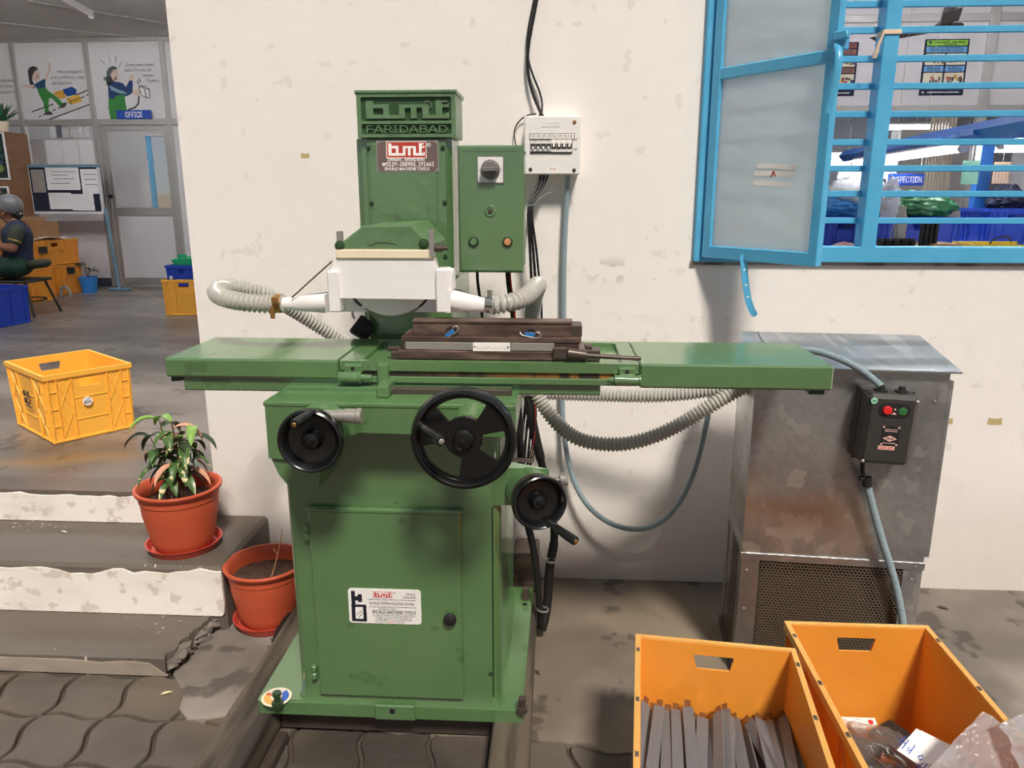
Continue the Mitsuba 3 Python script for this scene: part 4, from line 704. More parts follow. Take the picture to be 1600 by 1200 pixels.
for i, (dx, r, l) in enumerate(((0, .005, 'black cable below the breaker box, left of the bundle of three'), (6, .005, 'black cable below the breaker box, middle of the bundle of three'), (12, .004, 'black cable below the breaker box, right of the bundle of three'))):
    cable('cable', [(846+dx*.9, 268, 2.72), (836+dx*.7, 298, 2.70), (826+dx*.5, 325, 2.67), (827+dx*.7, 370, 2.66), (830+dx*1.0, 430, 2.66), (833+dx*1.1, 500, 2.66), (826+dx, 590, 2.62), (818+dx, 660, 2.55), (812+dx, 730, 2.5)], r, 'mat_cable', l)
for q, r, mt, l in (((746, 420), .0045, 'mat_cable', 'black cable from the bottom of the green electrical box, left one'), ((793, 420), .0055, 'mat_cable', 'black cable from the bottom of the green electrical box, right one'), ((797, 424), .0035, 'mat_cable_red', 'thin red wire from the bottom of the green electrical box')):
    x = q[0]; cable('cable', [(x, q[1], 2.30), (x+1, 445, 2.31), (x+6, 480, 2.33), (x+9, 530, 2.36), (x+6, 620, 2.45)], r, mt, l)
p = at(826, 322, 2.655); add('cable_tie', tube(spline([p+[-.012, -.004, 0], p+[0, -.014, .002], p+[.016, -.01, .004], p+[.035, -.008, .022], p+[.065, -.008, .042], p+[.08, -.008, .045]], 24), .003, 8, .5), 'mat_conduit', 40, 'grey tie strip with a loose tail round the cables under the breaker box', 'cable tie')
cable('cable', [(808, 600, 2.45), (812, 680, 2.42), (816, 760, 2.40), (820, 800, 2.38), (832, 850, 2.34), (841, 920, 2.32), (846, 978, 2.32)], .0125, 'mat_rubber', 'thick black hose hanging behind the right handwheel down to the floor')
cable('cable', [(846, 984, 2.33), (856, 930, 2.38), (860, 880, 2.40), (866, 840, 2.42), (860, 790, 2.46), (850, 740, 2.5), (836, 680, 2.52), (826, 620, 2.54)], [.016]*30+[.0135]*28+[.017]*22, 'mat_rubber', 'taped black cable bundle rising from the floor right of the machine')
for k, y in enumerate((952, 876)):
    p = at(848 if k == 0 else 861, y, 2.31 if k == 0 else 2.375); add('cable_tie', lathe([(.019 if k == 0 else .0175, -.003), (.021 if k == 0 else .0195, -.003), (.021 if k == 0 else .0195, .003), (.019 if k == 0 else .0175, .003), (.019 if k == 0 else .0175, -.003)], p, (.1, .1, 1), 20), 'mat_steel', 30, ['pale tie round the thick black hose near the floor', 'pale tie round the taped black cable bundle right of the machine'][k], 'cable tie')
for k, dx in enumerate((0, 7, 14)):
    cable('cable', [(822+dx, 600, 2.5), (838-dx*.2, 645, 2.5), (832+dx*.3, 690, 2.48), (828, 730, 2.46)], .0022, ['mat_cable', 'mat_cable_red', 'mat_cable'][k], ['thin black wire beside the ribbed hose under the table', 'thin dark red wire beside the ribbed hose under the table', 'thin black looped wire nearest the ribbed hose under the table'][k], 'wire')
cable('conduit', [(888, 272, 2.745), (884, 340, 2.75), (881, 420, 2.75), (880, 540, 2.75), (879, 640, 2.74), (886, 710, 2.72), (910, 778, 2.70), (955, 818, 2.68), (1005, 826, 2.66), (1050, 800, 2.62), (1085, 735, 2.58), (1104, 660, 2.55), (1116, 605, 2.57), (1140, 570, 2.62)], .0098, 'mat_conduit', 'smooth blue-grey conduit dropping from the breaker box and looping up to the metal cabinet', 'conduit', 160)
# ------------------------------------------------ galvanised dust collector
dc = thing('dust_collector', 'galvanised sheet metal dust collector cabinet standing by the wall under the blue window', 'dust collector')
FLp = np.array([*atz(1144, 1052, 0)[:2], 0.0]); ca = -math.radians(4.4); RX = rotz(ca); UX, UY = RX@[1, 0, 0], RX@[0, 1, 0]
def onf(x, y, off=0.0):       # local (s, z) where the view ray meets the cabinet's front plane, off metres in front of it
    d = ray(x, y); t = ((FLp-UY*off-EYE)@UY)/(d@UY); p = EYE+d*t-FLp; return float(p@UX), float(p[2])
CW = onf(1483, 600)[0]; CD = .30; CWb = onf(1422, 980)[0]
zsm = onf(1160, 868)[1]; ztop = onf(1400, 580)[1]+.006; zbk = at(1160, 518, 2.50)[2]
def L(m): return xform(m, RX, FLp)
def Q(name, m, mt, smooth=30, label=None): return add(dc+'__'+name, L(m), mt, smooth, label)
Q('cabinet', cat(hull([[x, y, z] for x in (0, CW) for y, zz in ((0, ztop), (CD, zbk-.01)) for z in (zsm, zz)])), 'mat_galv', False)
Q('lid', hull([[x, y, z+e] for x in (-.012, CW+.022) for y, z in ((-.022, ztop-.004), (CD+.01, zbk-.004)) for e in (0, .005)]), 'mat_galv', False, 'sloping overhanging lid')
Q('lid_seam', hull([[.05, y, z+.0052+e] for y, z in ((-.02, ztop-.004), (CD, zbk-.004)) for e in (0, .002)]+[[.056, y, z+.0052+e] for y, z in ((-.02, ztop-.004), (CD, zbk-.004)) for e in (0, .002)]), 'mat_galv', False)
Q('side_door', cbox(CW-.001, CW+.014, .0, CD, zsm+.03, ztop-.03, .002), 'mat_galv', False)
Q('seam_strip', cbox(-.003, CW+.004, -.004, .004, zsm-.012, zsm+.012, .001), 'mat_galv', False)
for x in (0.0, CW-.055): Q('corner_post', cat(cbox(x, x+.055, -.002, .004, .0, zsm, .001), cbox(0 if x == 0 else CW-.004, .004 if x == 0 else CW, -.002, .05, 0, zsm, .001)), 'mat_galv', False)
Q('corner_post', cbox(-.001, .004, CD-.03, CD, 0, zsm, .001), 'mat_galv', False)
Q('plinth', cat(cbox(.004, CW-.004, .004, CD, 0, .04, .001), cbox(-.006, .006, -.0, CD, 0, .035, .002)), 'mat_darksteel', False)
Q('inner_box', cat(cbox(.02, CW-.02, .035, CD-.01, .03, zsm, 0)), 'mat_darksteel', False)
def honey(x0, x1, z0, z1, s, Yp=None):
    dx, dz = math.sqrt(3)*s, 1.5*s; V, Fc = [], []; a = np.radians(30+60*np.arange(6)); o = np.stack([np.cos(a), np.sin(a)], 1)
    r = 0; z = z0
    while z < z1:
        x = x0+(dx/2 if r % 2 else 0)
        while x < x1:
            b = len(V)*12; V.append(np.vstack([o*s, o*s*.74])+[x, z]); i = np.arange(6); j = (i+1) % 6
            Fc += [np.stack([b+i, b+j, b+6+j], 1), np.stack([b+i, b+6+j, b+6+i], 1)]; x += dx
        z += dz; r += 1
    V = np.vstack(V); return V, np.vstack(Fc)
v, f_ = honey(.06, CW-.055, .045, zsm-.012, .0062); Q('perforated_panel', TM(np.c_[v[:, 0], np.zeros(len(v)), v[:, 1]], f_), 'mat_mesh', False, 'brown perforated front grille')
v, f_ = honey(.035, CD-.03, .045, zsm-.012, .0062); Q('perforated_panel', TM(np.c_[np.full(len(v), .001), v[:, 0], v[:, 1]], f_), 'mat_mesh', False, 'dark perforated side grille')
for x, y in ((1163, 863), (1227, 868), (1297, 872), (1365, 878), (1430, 884), (1166, 890), (1162, 950), (1424, 905), (1460, 627)):
    s_, z_ = onf(x, y); Q('rivet', lathe([(0, .0025), (.003, .002), (.0045, 0)], (s_, -.003, z_), (0, -1, 0), 12), 'mat_steel')
# starter box
sbx = []
s0, z0 = onf(1342, 722, .10); s1, z1 = onf(1437, 614, .10); s1 = max(onf(1430, 680, .10)[0], s1-.01); s0 = onf(1350, 670, .10)[0]; z0 = onf(1385, 727, .10)[1]; z1 = onf(1395, 618, .10)[1]
scx, scz, hw, hh = (s0+s1)/2, (z0+z1)/2, (s1-s0)/2, (z1-z0)/2; RB = roty(math.radians(2.2))
def SB(m): return L(xform(m, RB, (scx, 0, scz)))
k = add(dc+'__starter_box', SB(cat(hull(np.vstack([np.array(cbox(-hw, hw, -.10, -.02, -hh, hh, .012).vertices), [[-hw-.004, 0, hh], [hw+.004, 0, hh], [-hw-.004, 0, -hh], [hw+.004, 0, -hh]]])), cbox(-hw-.004, hw+.004, -.046, -.040, -hh-.003, hh+.003, .002))), 'mat_starter', 25, 'dark grey motor starter box')
yf = -.1002
add(k+'__button_recess', SB(prism(stroke([(-.018, .58*hh), (.026, .58*hh)], .040), yf-.0015, yf)), 'mat_blackmatt', 30)
add(k+'__stop_button', SB(lathe([(0, 0), (.0125, 0), (.0125, .006), (.010, .0085), (0, .009)], (-.016, yf, .58*hh), (0, -1, 0), 24)), 'mat_red', 40, 'red stop button')
add(k+'__start_button', SB(lathe([(0, 0), (.0115, 0), (.0115, .003), (0, .004)], (.025, yf, .58*hh), (0, -1, 0), 24)), 'mat_greenbutton', 40, 'dark green start button')
add(k+'__mark', SB(cat(lathe([(0, 0), (.0035, 0), (0, .003)], (.0045, yf-.001, .61*hh), (0, -1, 0), 12), prism(Polygon([(-.004, .47*hh), (.010, .47*hh), (.004, .54*hh)]), yf-.0022, yf))), 'mat_pinklabel', 30)
add(k+'__logo_sticker', SB(prism(Point(-.78*hw, .82*hh).buffer(.009), yf-.001, yf)), 'mat_mint', False, 'small pale green round sticker')
add(k+'__logo_mark', SB(prism(union_all([stroke([(-.78*hw-.005, .82*hh+.003), (-.78*hw+.004, .82*hh-.004)], .002), stroke([(-.78*hw-.005, .82*hh-.003), (-.78*hw+.005, .82*hh+.002)], .002)]), yf-.0015, yf-.001)), 'mat_greenbutton', False)
add(k+'__data_plate', SB(prism(sbox(-.020, -.42*hh, .026, .13*hh), yf-.0012, yf)), 'mat_blackmatt', False, 'black data plate')
zc = -.22*hh
add(k+'__data_marks', SB(cat(prism(Polygon([(-.016, zc), (.003, zc+.009), (.022, zc), (.003, zc-.009)]), yf-.0018, yf-.0012), *[prism(sbox(-.014, z_, .020, z_+.0016), yf-.0018, yf-.0012) for z_ in (.03*hh, -.02*hh, -.36*hh)], *[prism(sbox(a, b, a+.005, b+.005), yf-.0018, yf-.0012) for a in (-.0195, .0205) for b in (-.415*hh, .08*hh)])), 'mat_pinklabel', False)
add(k+'__data_lettering', SB(txt('KEW', .0065, .003, yf-.0018, zc-.003, .0006, True)), 'mat_print_dark', False)
add(k+'__warning_label', SB(prism(sbox(-.024, -.55*hh, .020, -.44*hh), yf-.001, yf)), 'mat_pinklabel', False, 'small pink printed label')
add(k+'__warning_lettering', SB(cat(*[prism(sbox(-.021, z_, .016, z_+.0014), yf-.0015, yf-.001) for z_ in (-.48*hh, -.52*hh)])), 'mat_print_red', False)
for a, b in ((-.85*hw, -.93*hh), (.88*hw, .86*hh)): add(k+'__screw', SB(lathe([(0, .003), (.004, .002), (.0055, 0)], (a, yf, b), (0, -1, 0), 14)), 'mat_steel', 40)
for a in (-.35*hw, .45*hw): add(k+'__cable_gland', SB(lathe([(0, 0), (.017, 0), (.017, .004), (.010, .006), (.0085, .016), (0, .016)], (a, -.055, hh), (0, 0, 1), 20)), 'mat_blackmatt', 35)
gp = SB(TM([[-.35*hw, -.055, hh+.012]], np.zeros((0, 3), int))).vertices[0]
gb = SB(TM([[-.62*hw, -.06, -hh-.002]], np.zeros((0, 3), int))).vertices[0]
cpts = [at(1226, 549, 2.20), at(1268, 548, 2.18), at(1306, 558, 2.13), at(1342, 576, gp[1]+.02), gp]
add('conduit', corrugated(cpts, .0098, .006, .07, 12), 'mat_conduit', 35, 'ribbed blue-grey conduit bending over the cabinet lid into the top of the starter box', 'conduit')
co = thing('conduit', 'ribbed pale blue conduit hanging from the bottom of the starter box to the floor', 'conduit')
o2 = lambda x, y, off: EYE+ray(x, y)*(((FLp-UY*off-EYE)@UY)/(ray(x, y)@UY))
cp = [o2(1354, 752, .05), o2(1363, 790, .045), o2(1380, 850, .04), o2(1397, 905, .035), o2(1410, 970, .035), o2(1416, 1040, .04)]; 
add(co+'__tube', corrugated(cp, .0108, .006, .07, 12), 'mat_conduit', 35)
add(co+'__cable', tube(spline([gb+[0, 0, .01], gb-[0, 0, .03], cp[0]-[0, 0, .005]], 12), .006, 10), 'mat_cable', 40)
add(co+'__clip', cat(cyl(cp[0]+[0, 0, .012], cp[0]-[-.004, 0, .014], .0135, n=16), cbox(cp[0][0]-.022, cp[0][0]-.008, cp[0][1]-.01, cp[0][1]+.01, cp[0][2]+.004, cp[0][2]+.014, .002)), 'mat_blackmatt', 30)
bk = thing('iron_block', 'dark brown metal block on the floor behind the right corner of the machine base', 'block')
add(bk+'__body', cat(cbox(at(803, 900, 2.52)[0], at(842, 900, 2.52)[0], 2.50, 2.64, .0, at(820, 866, 2.5)[2], .008)), 'mat_chuck')
# ------------------------------------------------ plastic crates
def bar(p, q, w, t, n): # thin rib from p to q lying on a face with normal n
    p, q, n = map(lambda a: np.asarray(a, float), (p, q, n)); d = (q-p)/np.linalg.norm(q-p); s = np.cross(d, n)*w/2
    return hull([p+s, p-s, q+s, q-s, p+s*.6+n*t, p-s*.6+n*t, q+s*.6+n*t, q-s*.6+n*t])
def crate_parts(W, Ln, H, t=.006, taper=.012, lattice=True, handle=.10):
    C3 = m3.Manifold
    def fr(ins, z0, z1): return C3.hull_points(np.array([[sx*(W/2-ins-(taper if z == z0 else 0)), sy*(Ln/2-ins-(taper if z == z0 else 0)), z] for sx in (-1, 1) for sy in (-1, 1) for z in (z0, z1)]))
    body = fr(.008, 0, H-.004)-fr(.008+t, .006, H+.02)
    hs = C3.hull_points(np.array([[x, y, z] for x, z in [(-handle/2, H-.045), (-handle/2+.008, H-.076), (handle/2-.008, H-.076), (handle/2, H-.045), (handle/2, H-.036), (-handle/2, H-.036)] for y in (-Ln, Ln)]))
    body = body-hs
    rim = C3.hull_points(np.array([[sx*W/2, sy*Ln/2, z] for sx in (-1, 1) for sy in (-1, 1) for z in (H-.022, H)]))-C3.hull_points(np.array([[sx*(W/2-.0135), sy*(Ln/2-.0135), z] for sx in (-1, 1) for sy in (-1, 1) for z in (H-.05, H+.05)]))
    ribs = []
    def face(c, u, n, Wf):       # ribs of one side: c centre direction
        def pt(a, z): e = taper*(1-z/H); return np.array(c)*1.0+np.array(u)*a-np.array(n)*(.008+e)+np.array([0, 0, z])
        xs = (-.5*Wf+.02, -.5*Wf+.055, -.20*Wf, .20*Wf, .5*Wf-.055, .5*Wf-.02)
        for x in xs: ribs.append(bar(pt(x*.985, .004), pt(x, H-.02), .006, .007, n))
        for z in (.30*H, .62*H): ribs.append(bar(pt(xs[2], z), pt(xs[3], z), .004, .004, n))
        for x in (xs[0], xs[4]):
            for z in (.25*H, .5*H, .75*H): ribs.append(bar(pt(x, z), pt(x+.035, z), .004, .005, n))
        if lattice:
            for a, b in ((xs[1], xs[2]), (xs[3], xs[4])):
                for z0, z1 in ((.02*H, .46*H), (.46*H, .90*H)):
                    ribs.append(bar(pt(a, z0), pt(b, z1), .004, .004, n)); ribs.append(bar(pt(b, z0), pt(a, z1), .004, .004, n))
        ribs.append(bar(pt(-.5*Wf+.012, .010), pt(.5*Wf-.012, .010), .014, .006, n))
    face((0, -Ln/2, 0), (1, 0, 0), (0, -1, 0), W); face((0, Ln/2, 0), (1, 0, 0), (0, 1, 0), W); face((-W/2, 0, 0), (0, 1, 0), (-1, 0, 0), Ln); face((W/2, 0, 0), (0, 1, 0), (1, 0, 0), Ln)
    return cat(M2T(body), *ribs), M2T(rim)
def crate(label, W, Ln, H, cx, cy, cz, yaw, mt, group=None, rimmat=None, name='plastic_crate', tilt=None, **kw):
    k = thing(name, label, 'crate', group); b, r = crate_parts(W, Ln, H, **kw); R = rotz(yaw) if tilt is None else tilt
    add(k+'__body', xform(b, R, (cx, cy, cz)), mt, 25); add(k+'__rim', xform(r, R, (cx, cy, cz)), rimmat or mt, 25)
    return k, R, np.array([cx, cy, cz])
# big yellow crate on the hall floor
a, b, c = atz(86, 697, HZ), atz(212, 669, HZ), atz(17, 662, HZ)
yw = math.atan2(b[1]-a[1], b[0]-a[0]); u = np.array([math.cos(yw), math.sin(yw), 0]); w_ = np.array([-u[1], u[0], 0])
Wc, Lc, Hc_ = np.linalg.norm(b-a)+.03, .52, .33
ctr = a-[0.012*u[0], .012*u[1], 0]+u*Wc/2+w_*Lc/2
ck_, R, o = crate('empty yellow plastic crate alone on the hall floor above the steps', Wc, Lc, Hc_, ctr[0], ctr[1], HZ, yw, 'mat_yellow')
fy = -Lc/2-.001+.008
add(ck_+'__sticker', xform(prism(Point(-.02, .55*Hc_).buffer(.021), fy-.006, fy-.0015), R, o), 'mat_label_white', False, 'round white number sticker')
add(ck_+'__sticker_lettering', xform(cat(txt('B34', .015, -.02, fy-.006, .55*Hc_-.011, .0006, True, .030), prism(sbox(-.030, .55*Hc_+.010, -.010, .55*Hc_+.013), fy-.0065, fy-.005)), R, o), 'mat_print_dark', False)
sd = rotz(-math.pi/2)
em = cat(prism(union_all([stroke([(-.035, .030), (-.020, .040), (-.012, .022), (-.030, .014)], .006, True), stroke([(.012, .040), (.024, .022), (.036, .040)], .006), stroke([(.024, .022), (.036, .010)], .006)]), -.003, 0), txt('GR. J', .024, 0, 0, -.022, .002, True, .075), prism(sbox(-.03, -.036, .045, -.032), -.003, 0))
add(ck_+'__stencil', xform(xform(em, sd, (-Wc/2+.004, -.0, .55*Hc_)), R, o), 'mat_print_dark', False, 'black stencilled mark on the long side')
# two orange crates in the foreground
def fgcrate(bl, br, H, Ln, label, **kw):
    a, b = atz(*bl, H), atz(*br, H); yw = math.atan2(b[1]-a[1], b[0]-a[0]); W = np.linalg.norm(b-a); u = rotz(yw)@[1, 0, 0]; v = rotz(yw)@[0, 1, 0]; c = (a+b)/2-v*Ln/2
    return crate(label, W, Ln, H, c[0], c[1], 0.0, yw, 'mat_orange', None, 'mat_yellow_worn', **kw)+(W,)
k1, R1, o1, W1 = fgcrate((993, 990), (1243, 1013), .37, .60, 'orange plastic crate in the foreground holding grey steel strips')
k2, R2_, o2_, W2 = fgcrate((1225, 970), (1450, 977), .37, .60, 'orange plastic crate in the foreground holding clear plastic bags, right of the strip crate')
for kk, R, o, W in ((k1, R1, o1, W1), (k2, R2_, o2_, W2)):
    for sx in (-1, 1):
        for yy in (.22, .02, -.16): add(kk+'__rim__slot', xform(cbox(sx*(W/2-.0115), sx*(W/2-.003), yy, yy+.016, .3695, .3708, .0003), R, o), 'mat_chuck', False)
# steel strips, bundled loosely against the far end
spec = [(1010, 1086, 990, 1215, 0), (1020, 1092, 1004, 1222, 1), (1031, 1090, 1016, 1222, 0), (1045, 1092, 1028, 1225, 1), (1043, 1098, 1040, 1225, 0), (1056, 1096, 1060, 1225, 0), (1066, 1102, 1078, 1225, 1), (1074, 1092, 1084, 1225, 0), (1089, 1108, 1098, 1225, 1), (1098, 1110, 1094, 1225, 0), (1112, 1106, 1108, 1225, 1), (1122, 1100, 1124, 1225, 0), (1132, 1096, 1138, 1225, 0), (1138, 1100, 1152, 1225, 1), (1146, 1112, 1166, 1225, 0), (1160, 1118, 1186, 1225, 1), (1166, 1116, 1222, 1225, 0), (1178, 1116, 1234, 1225, 1), (1186, 1112, 1212, 1225, 0), (1200, 1116, 1222, 1225, 0), (1212, 1112, 1232, 1225, 1), (1222, 1108, 1244, 1225, 0), (1228, 1110, 1258, 1225, 1), (1005, 1100, 1000, 1225, 3), (1050, 1106, 1052, 1225, 3), (1095, 1114, 1092, 1225, 3), (1135, 1112, 1132, 1225, 3), (1155, 1118, 1172, 1225, 3), (1180, 1120, 1200, 1225, 3), (1208, 1122, 1232, 1225, 3)]
grp = 'grey steel strips in the orange crate'
for i, (xa, ya, xb, yb, lay) in enumerate(spec):
    ye = (o1+R1@[0, .265, 0])[1]+(.01 if lay else .0); p = at(xa, ya+6, ye-.02+.004*RNG.normal()); q = at(xb, yb, 1.42+.0*lay); p = p+[0, 0, -.010*lay]; q = q+[0, 0, -.012*lay]
    d = q-p; ln = np.linalg.norm(d); d /= ln; nrm = EYE-(p+q)/2; s = np.cross(d, nrm); s /= np.linalg.norm(s); nr = np.cross(s, d); tw = .35*RNG.normal(); s, nr = math.cos(tw)*s+math.sin(tw)*nr, math.cos(tw)*nr-math.sin(tw)*s
    Rm = np.stack([s, d, nr], 1); wd = .0125+.003*RNG.random()
    k = thing('steel_strip', 'grey steel strip with a bare metal end, loosely bundled in the orange crate', 'steel strip', grp)
    add(k+'__blade', xform(cbox(-wd, wd, .022, ln+.05, -.0025, .0025, .0008), Rm, p), 'mat_stripgrey', False)
    add(k+'__bare_end', xform(cbox(-wd*.55, wd*.55, -.004-.01*RNG.random(), .026, -.0018, .0018, .0005), Rm, p), 'mat_striptang', False, 'bare brownish steel end')
def sheet(corners, n, amp, seed, freq=9, fold=.02, warp=None):      # crumpled film spanned by a bilinear patch of 4 corners
    u, v = np.meshgrid(np.linspace(0, 1, n), np.linspace(0, 1, n), indexing='ij'); c = np.asarray(corners, float)
    p = (c[0]*((1-u)*(1-v))[..., None]+c[1]*(u*(1-v))[..., None]+c[2]*(u*v)[..., None]+c[3]*((1-u)*v)[..., None])
    nn = np.cross(c[1]-c[0], c[3]-c[0]); nn /= np.linalg.norm(nn); uv_ = np.stack([u*freq, v*freq, u*0+seed], -1)
    h = amp*(np.abs(meshkit.fbm(uv_, 4, seed)-.5)*4-.5)+amp*1.2*(meshkit.fbm(uv_*.4, 3, seed+5)-.5)
    p = p+nn*h[..., None]
    if warp is not None: p = warp(u, v, p)
    p = p.reshape(-1, 3); i, j = np.meshgrid(np.arange(n-1), np.arange(n-1), indexing='ij'); a = i*n+j
    return TM(p, np.concatenate([np.stack([a, a+n, a+n+1], -1).reshape(-1, 3), np.stack([a, a+n+1, a+1], -1).reshape(-1, 3)]))
def loc2(x, y, z): return o2_+R2_@np.array([x, y, z])
cb2 = thing('parts_bag', 'clear plastic bag of black parts lying in the right orange crate', 'bag')
zf = .155
film = sheet([loc2(-.165, .20, zf), loc2(.10, .19, zf+.005), loc2(.13, -.25, zf), loc2(-.165, -.25, zf)], 70, .012, 3, 5, warp=lambda u, v, p: p+np.stack([u*0, u*0, .055*np.sin(np.pi*np.clip(u, 0, 1))**.7*np.sin(np.pi*np.clip(v, 0, 1))**.5-.03], -1))
add(cb2+'__film', film, 'mat_plasticbag', True, 'clear crumpled film')
for i in range(9):
    x, y = -.12+.10*(i % 3)+.02*RNG.normal(), .14-.15*(i//3)+.02*RNG.normal()
    add(cb2+'__black_part', xform(cbox(-.055, .055, -.045, .045, -.02, .02, .006), R2_@rotz(RNG.normal()*.5)@rotx(.2*RNG.normal()), loc2(x, y, .120+.012*RNG.random())), 'mat_blackmatt', 30)
mlk = sheet([loc2(.02, -.25, .12), loc2(.17, -.24, .17), loc2(.185, -.02, .385), loc2(.09, .10, .30)], 60, .022, 8, 6)
p4 = [at(1535, 1112, 1.50), at(1640, 1172, 1.46), at(1600, 1290, 1.30), at(1425, 1225, 1.38)]
add('plastic_bag', sheet(p4, 60, .012, 8, 3.5), 'mat_milkybag', True, 'crumpled milky white plastic bag rising out of the right orange crate', 'bag')
p5 = [at(1566, 1130, 1.44), at(1640, 1095, 1.50), at(1680, 1230, 1.40), at(1590, 1200, 1.38)]
add('plastic_bag', sheet(p5, 50, .010, 12, 3), 'mat_milkybag', True, 'second milky plastic bag over the crate rim at the lower right corner', 'bag')
pc = [at(1423, 1141, 1.575), at(1472, 1172, 1.565), at(1447, 1212, 1.48), at(1392, 1175, 1.515)]
nn = np.cross(pc[1]-pc[0], pc[3]-pc[0]); nn /= np.linalg.norm(nn); nn = nn if nn[2] > 0 else -nn
d_ = ray(1447, 1212); pc[2] = EYE+d_*(((pc[0]-EYE)@nn)/(d_@nn)); pt_ = thing('paper_tag', 'white paper with blue handwriting lying on the bag in the right orange crate', 'paper')
pc = [c+nn*.018 for c in pc]
def quad(pc, off=0, th=.001): return hull([c+nn*(off+e) for c in pc for e in (0, th)])
add(pt_+'__sheet', quad(pc), 'mat_paper', False)
add(pt_+'__back_sheet', quad([pc[0]*.9+pc[1]*.1+[.005, .002, 0], pc[1]+[.03, -.0, -.002], pc[2]*.4+pc[1]*.6+[.03, -.02, 0], pc[2]*.5+pc[3]*.5], -.003), 'mat_paper', False)
def onp(x, y): d = ray(x, y); t = ((pc[0]+nn*.0014-EYE)@nn)/(d@nn); return EYE+d*t
pen = [[(1404, 1153), (1415, 1162)], [(1416, 1150), (1404, 1165)], [(1420, 1156), (1409, 1170)], [(1421, 1167), (1417, 1173), (1425, 1172)], [(1430, 1164), (1420, 1178)], [(1441, 1180), (1434, 1182), (1437, 1188), (1445, 1184), (1441, 1180), (1443, 1192), (1436, 1197)], [(1436, 1193), (1431, 1202), (1443, 1200)], [(1449, 1193), (1437, 1210)]]
add(pt_+'__handwriting', cat([tube(np.array([onp(*p) for p in s]), .0011, 5) for s in pen]), 'mat_signblue', True, 'blue pen numbers')
ls = thing('label_strip', 'white strip with blue and red dots at the back of the right orange crate', 'label')
la = at(1340, 1129, loc2(-.1, .245, 0)[1]); add(ls+'__strip', xform(cbox(-.05, .05, -.014, .014, 0, .004, .001), R2_@rotx(.35), la), 'mat_label_white', False)
for k, (dx, mt) in enumerate(((-.0, 'mat_bluetag'), (.034, 'mat_red'), (-.034, 'mat_pinklabel'))): add(ls+'__dot', xform(cyl((dx, 0, .004), (dx, 0, .0052), .007, n=14), R2_@rotx(.35), la), mt, False)
add('round_washer', cyl(at(1341, 1137, loc2(0, .21, 0)[1]), at(1341, 1137, loc2(0, .21, 0)[1])+[0, -.003, .006], .020, n=28, b=.002), 'mat_label_white', 40, 'small white disc beside the dotted strip in the right orange crate', 'disc')
# ------------------------------------------------ potted plants
def pot(label, p, Rt, Hp, kind, tiltv=(0, 0, 1)):
    k = thing('potted_plant', label, 'potted plant'); r0 = Rt*.66
    add(k+'__saucer', lathe([(0, 0), (Rt*.76, 0), (Rt*.86, .028), (Rt*.88, .030), (Rt*.84, .030), (Rt*.74, .008), (0, .008)], p, (0, 0, 1), 56), 'mat_saucer', 40, 'red plastic saucer')
    q = np.asarray(p, float)+[0, 0, .009]; rm = .17*Hp
    add(k+'__pot', lathe([(0, 0), (r0*.92, 0), (r0, .012), (r0*1.10, Hp*.15), (Rt*.86, Hp*.60), (Rt*.875, Hp-rm*1.25), (Rt*.90, Hp-rm*1.15), (Rt*.905, Hp-rm*.55), (Rt*.98, Hp-rm*.35), (Rt, Hp-rm*.12), (Rt*.985, Hp), (Rt*.93, Hp), (Rt*.86, Hp-rm*.30), (Rt*.83, Hp-rm*.8), (Rt*.78, Hp*.55), (0, Hp*.54)], q, tiltv, 72), 'mat_pot', 40, 'terracotta plastic pot')
    n = 40; g = [(r*math.cos(t), r*math.sin(t)) for r in np.linspace(0, Rt*.815, 12) for t in np.linspace(0, 2*np.pi, n, endpoint=False)]
    v = np.array([[q[0]+x, q[1]+y, q[2]+Hp*.74+.012*meshkit.fbm(np.array([x*40, y*40, 1.]), 3, 2)] for x, y in g]); i, j = np.meshgrid(np.arange(11), np.arange(n), indexing='ij'); jj = (j+1) % n
    add(k+'__soil', TM(v, np.concatenate([np.stack([i*n+j, (i+1)*n+j, (i+1)*n+jj], -1).reshape(-1, 3), np.stack([i*n+j, (i+1)*n+jj, i*n+jj], -1).reshape(-1, 3)])), 'mat_soil', True, 'dark soil')
    return k, q+[0, 0, Hp*.74+.006]
def leaf(base, d, ln, wd, droop, n=9):
    d = np.asarray(d, float)/np.linalg.norm(d); s = np.cross(d, [0, 0, 1]); s /= np.linalg.norm(s)+1e-9; P_ = []; p = np.asarray(base, float); dd = d.copy()
    for k in range(n+1):
        t = k/n; w = wd*math.sin(math.pi*min(1, .06+t*.94))**.8*(1-.25*t); nrm = np.cross(s, dd)
        P_ += [p-s*w/2+nrm*w*.22, p-s*w*.25+nrm*w*.06, p, p+s*w*.25+nrm*w*.06, p+s*w/2+nrm*w*.22]; p = p+dd*ln/n; dd = dd+np.array([0, 0, -droop/n]); dd /= np.linalg.norm(dd)
    f = []
    for k in range(n):
        for c in range(4): a = k*5+c; f += [[a, a+1, a+6], [a, a+6, a+5]]
    return TM(P_, f)
pa = atz(289, 853, Z2); k, top = pot('potted croton with variegated drooping leaves in a terracotta pot on the upper step', pa+[0, 0, 0], .150, .232, 'croton')
stems = [(at(281, 650, 2.55), 7), (at(255, 655, 2.52), 7), (at(312, 665, 2.55), 7), (at(290, 690, 2.48), 6), (at(262, 700, 2.45), 5), (at(243, 680, 2.52), 5)]
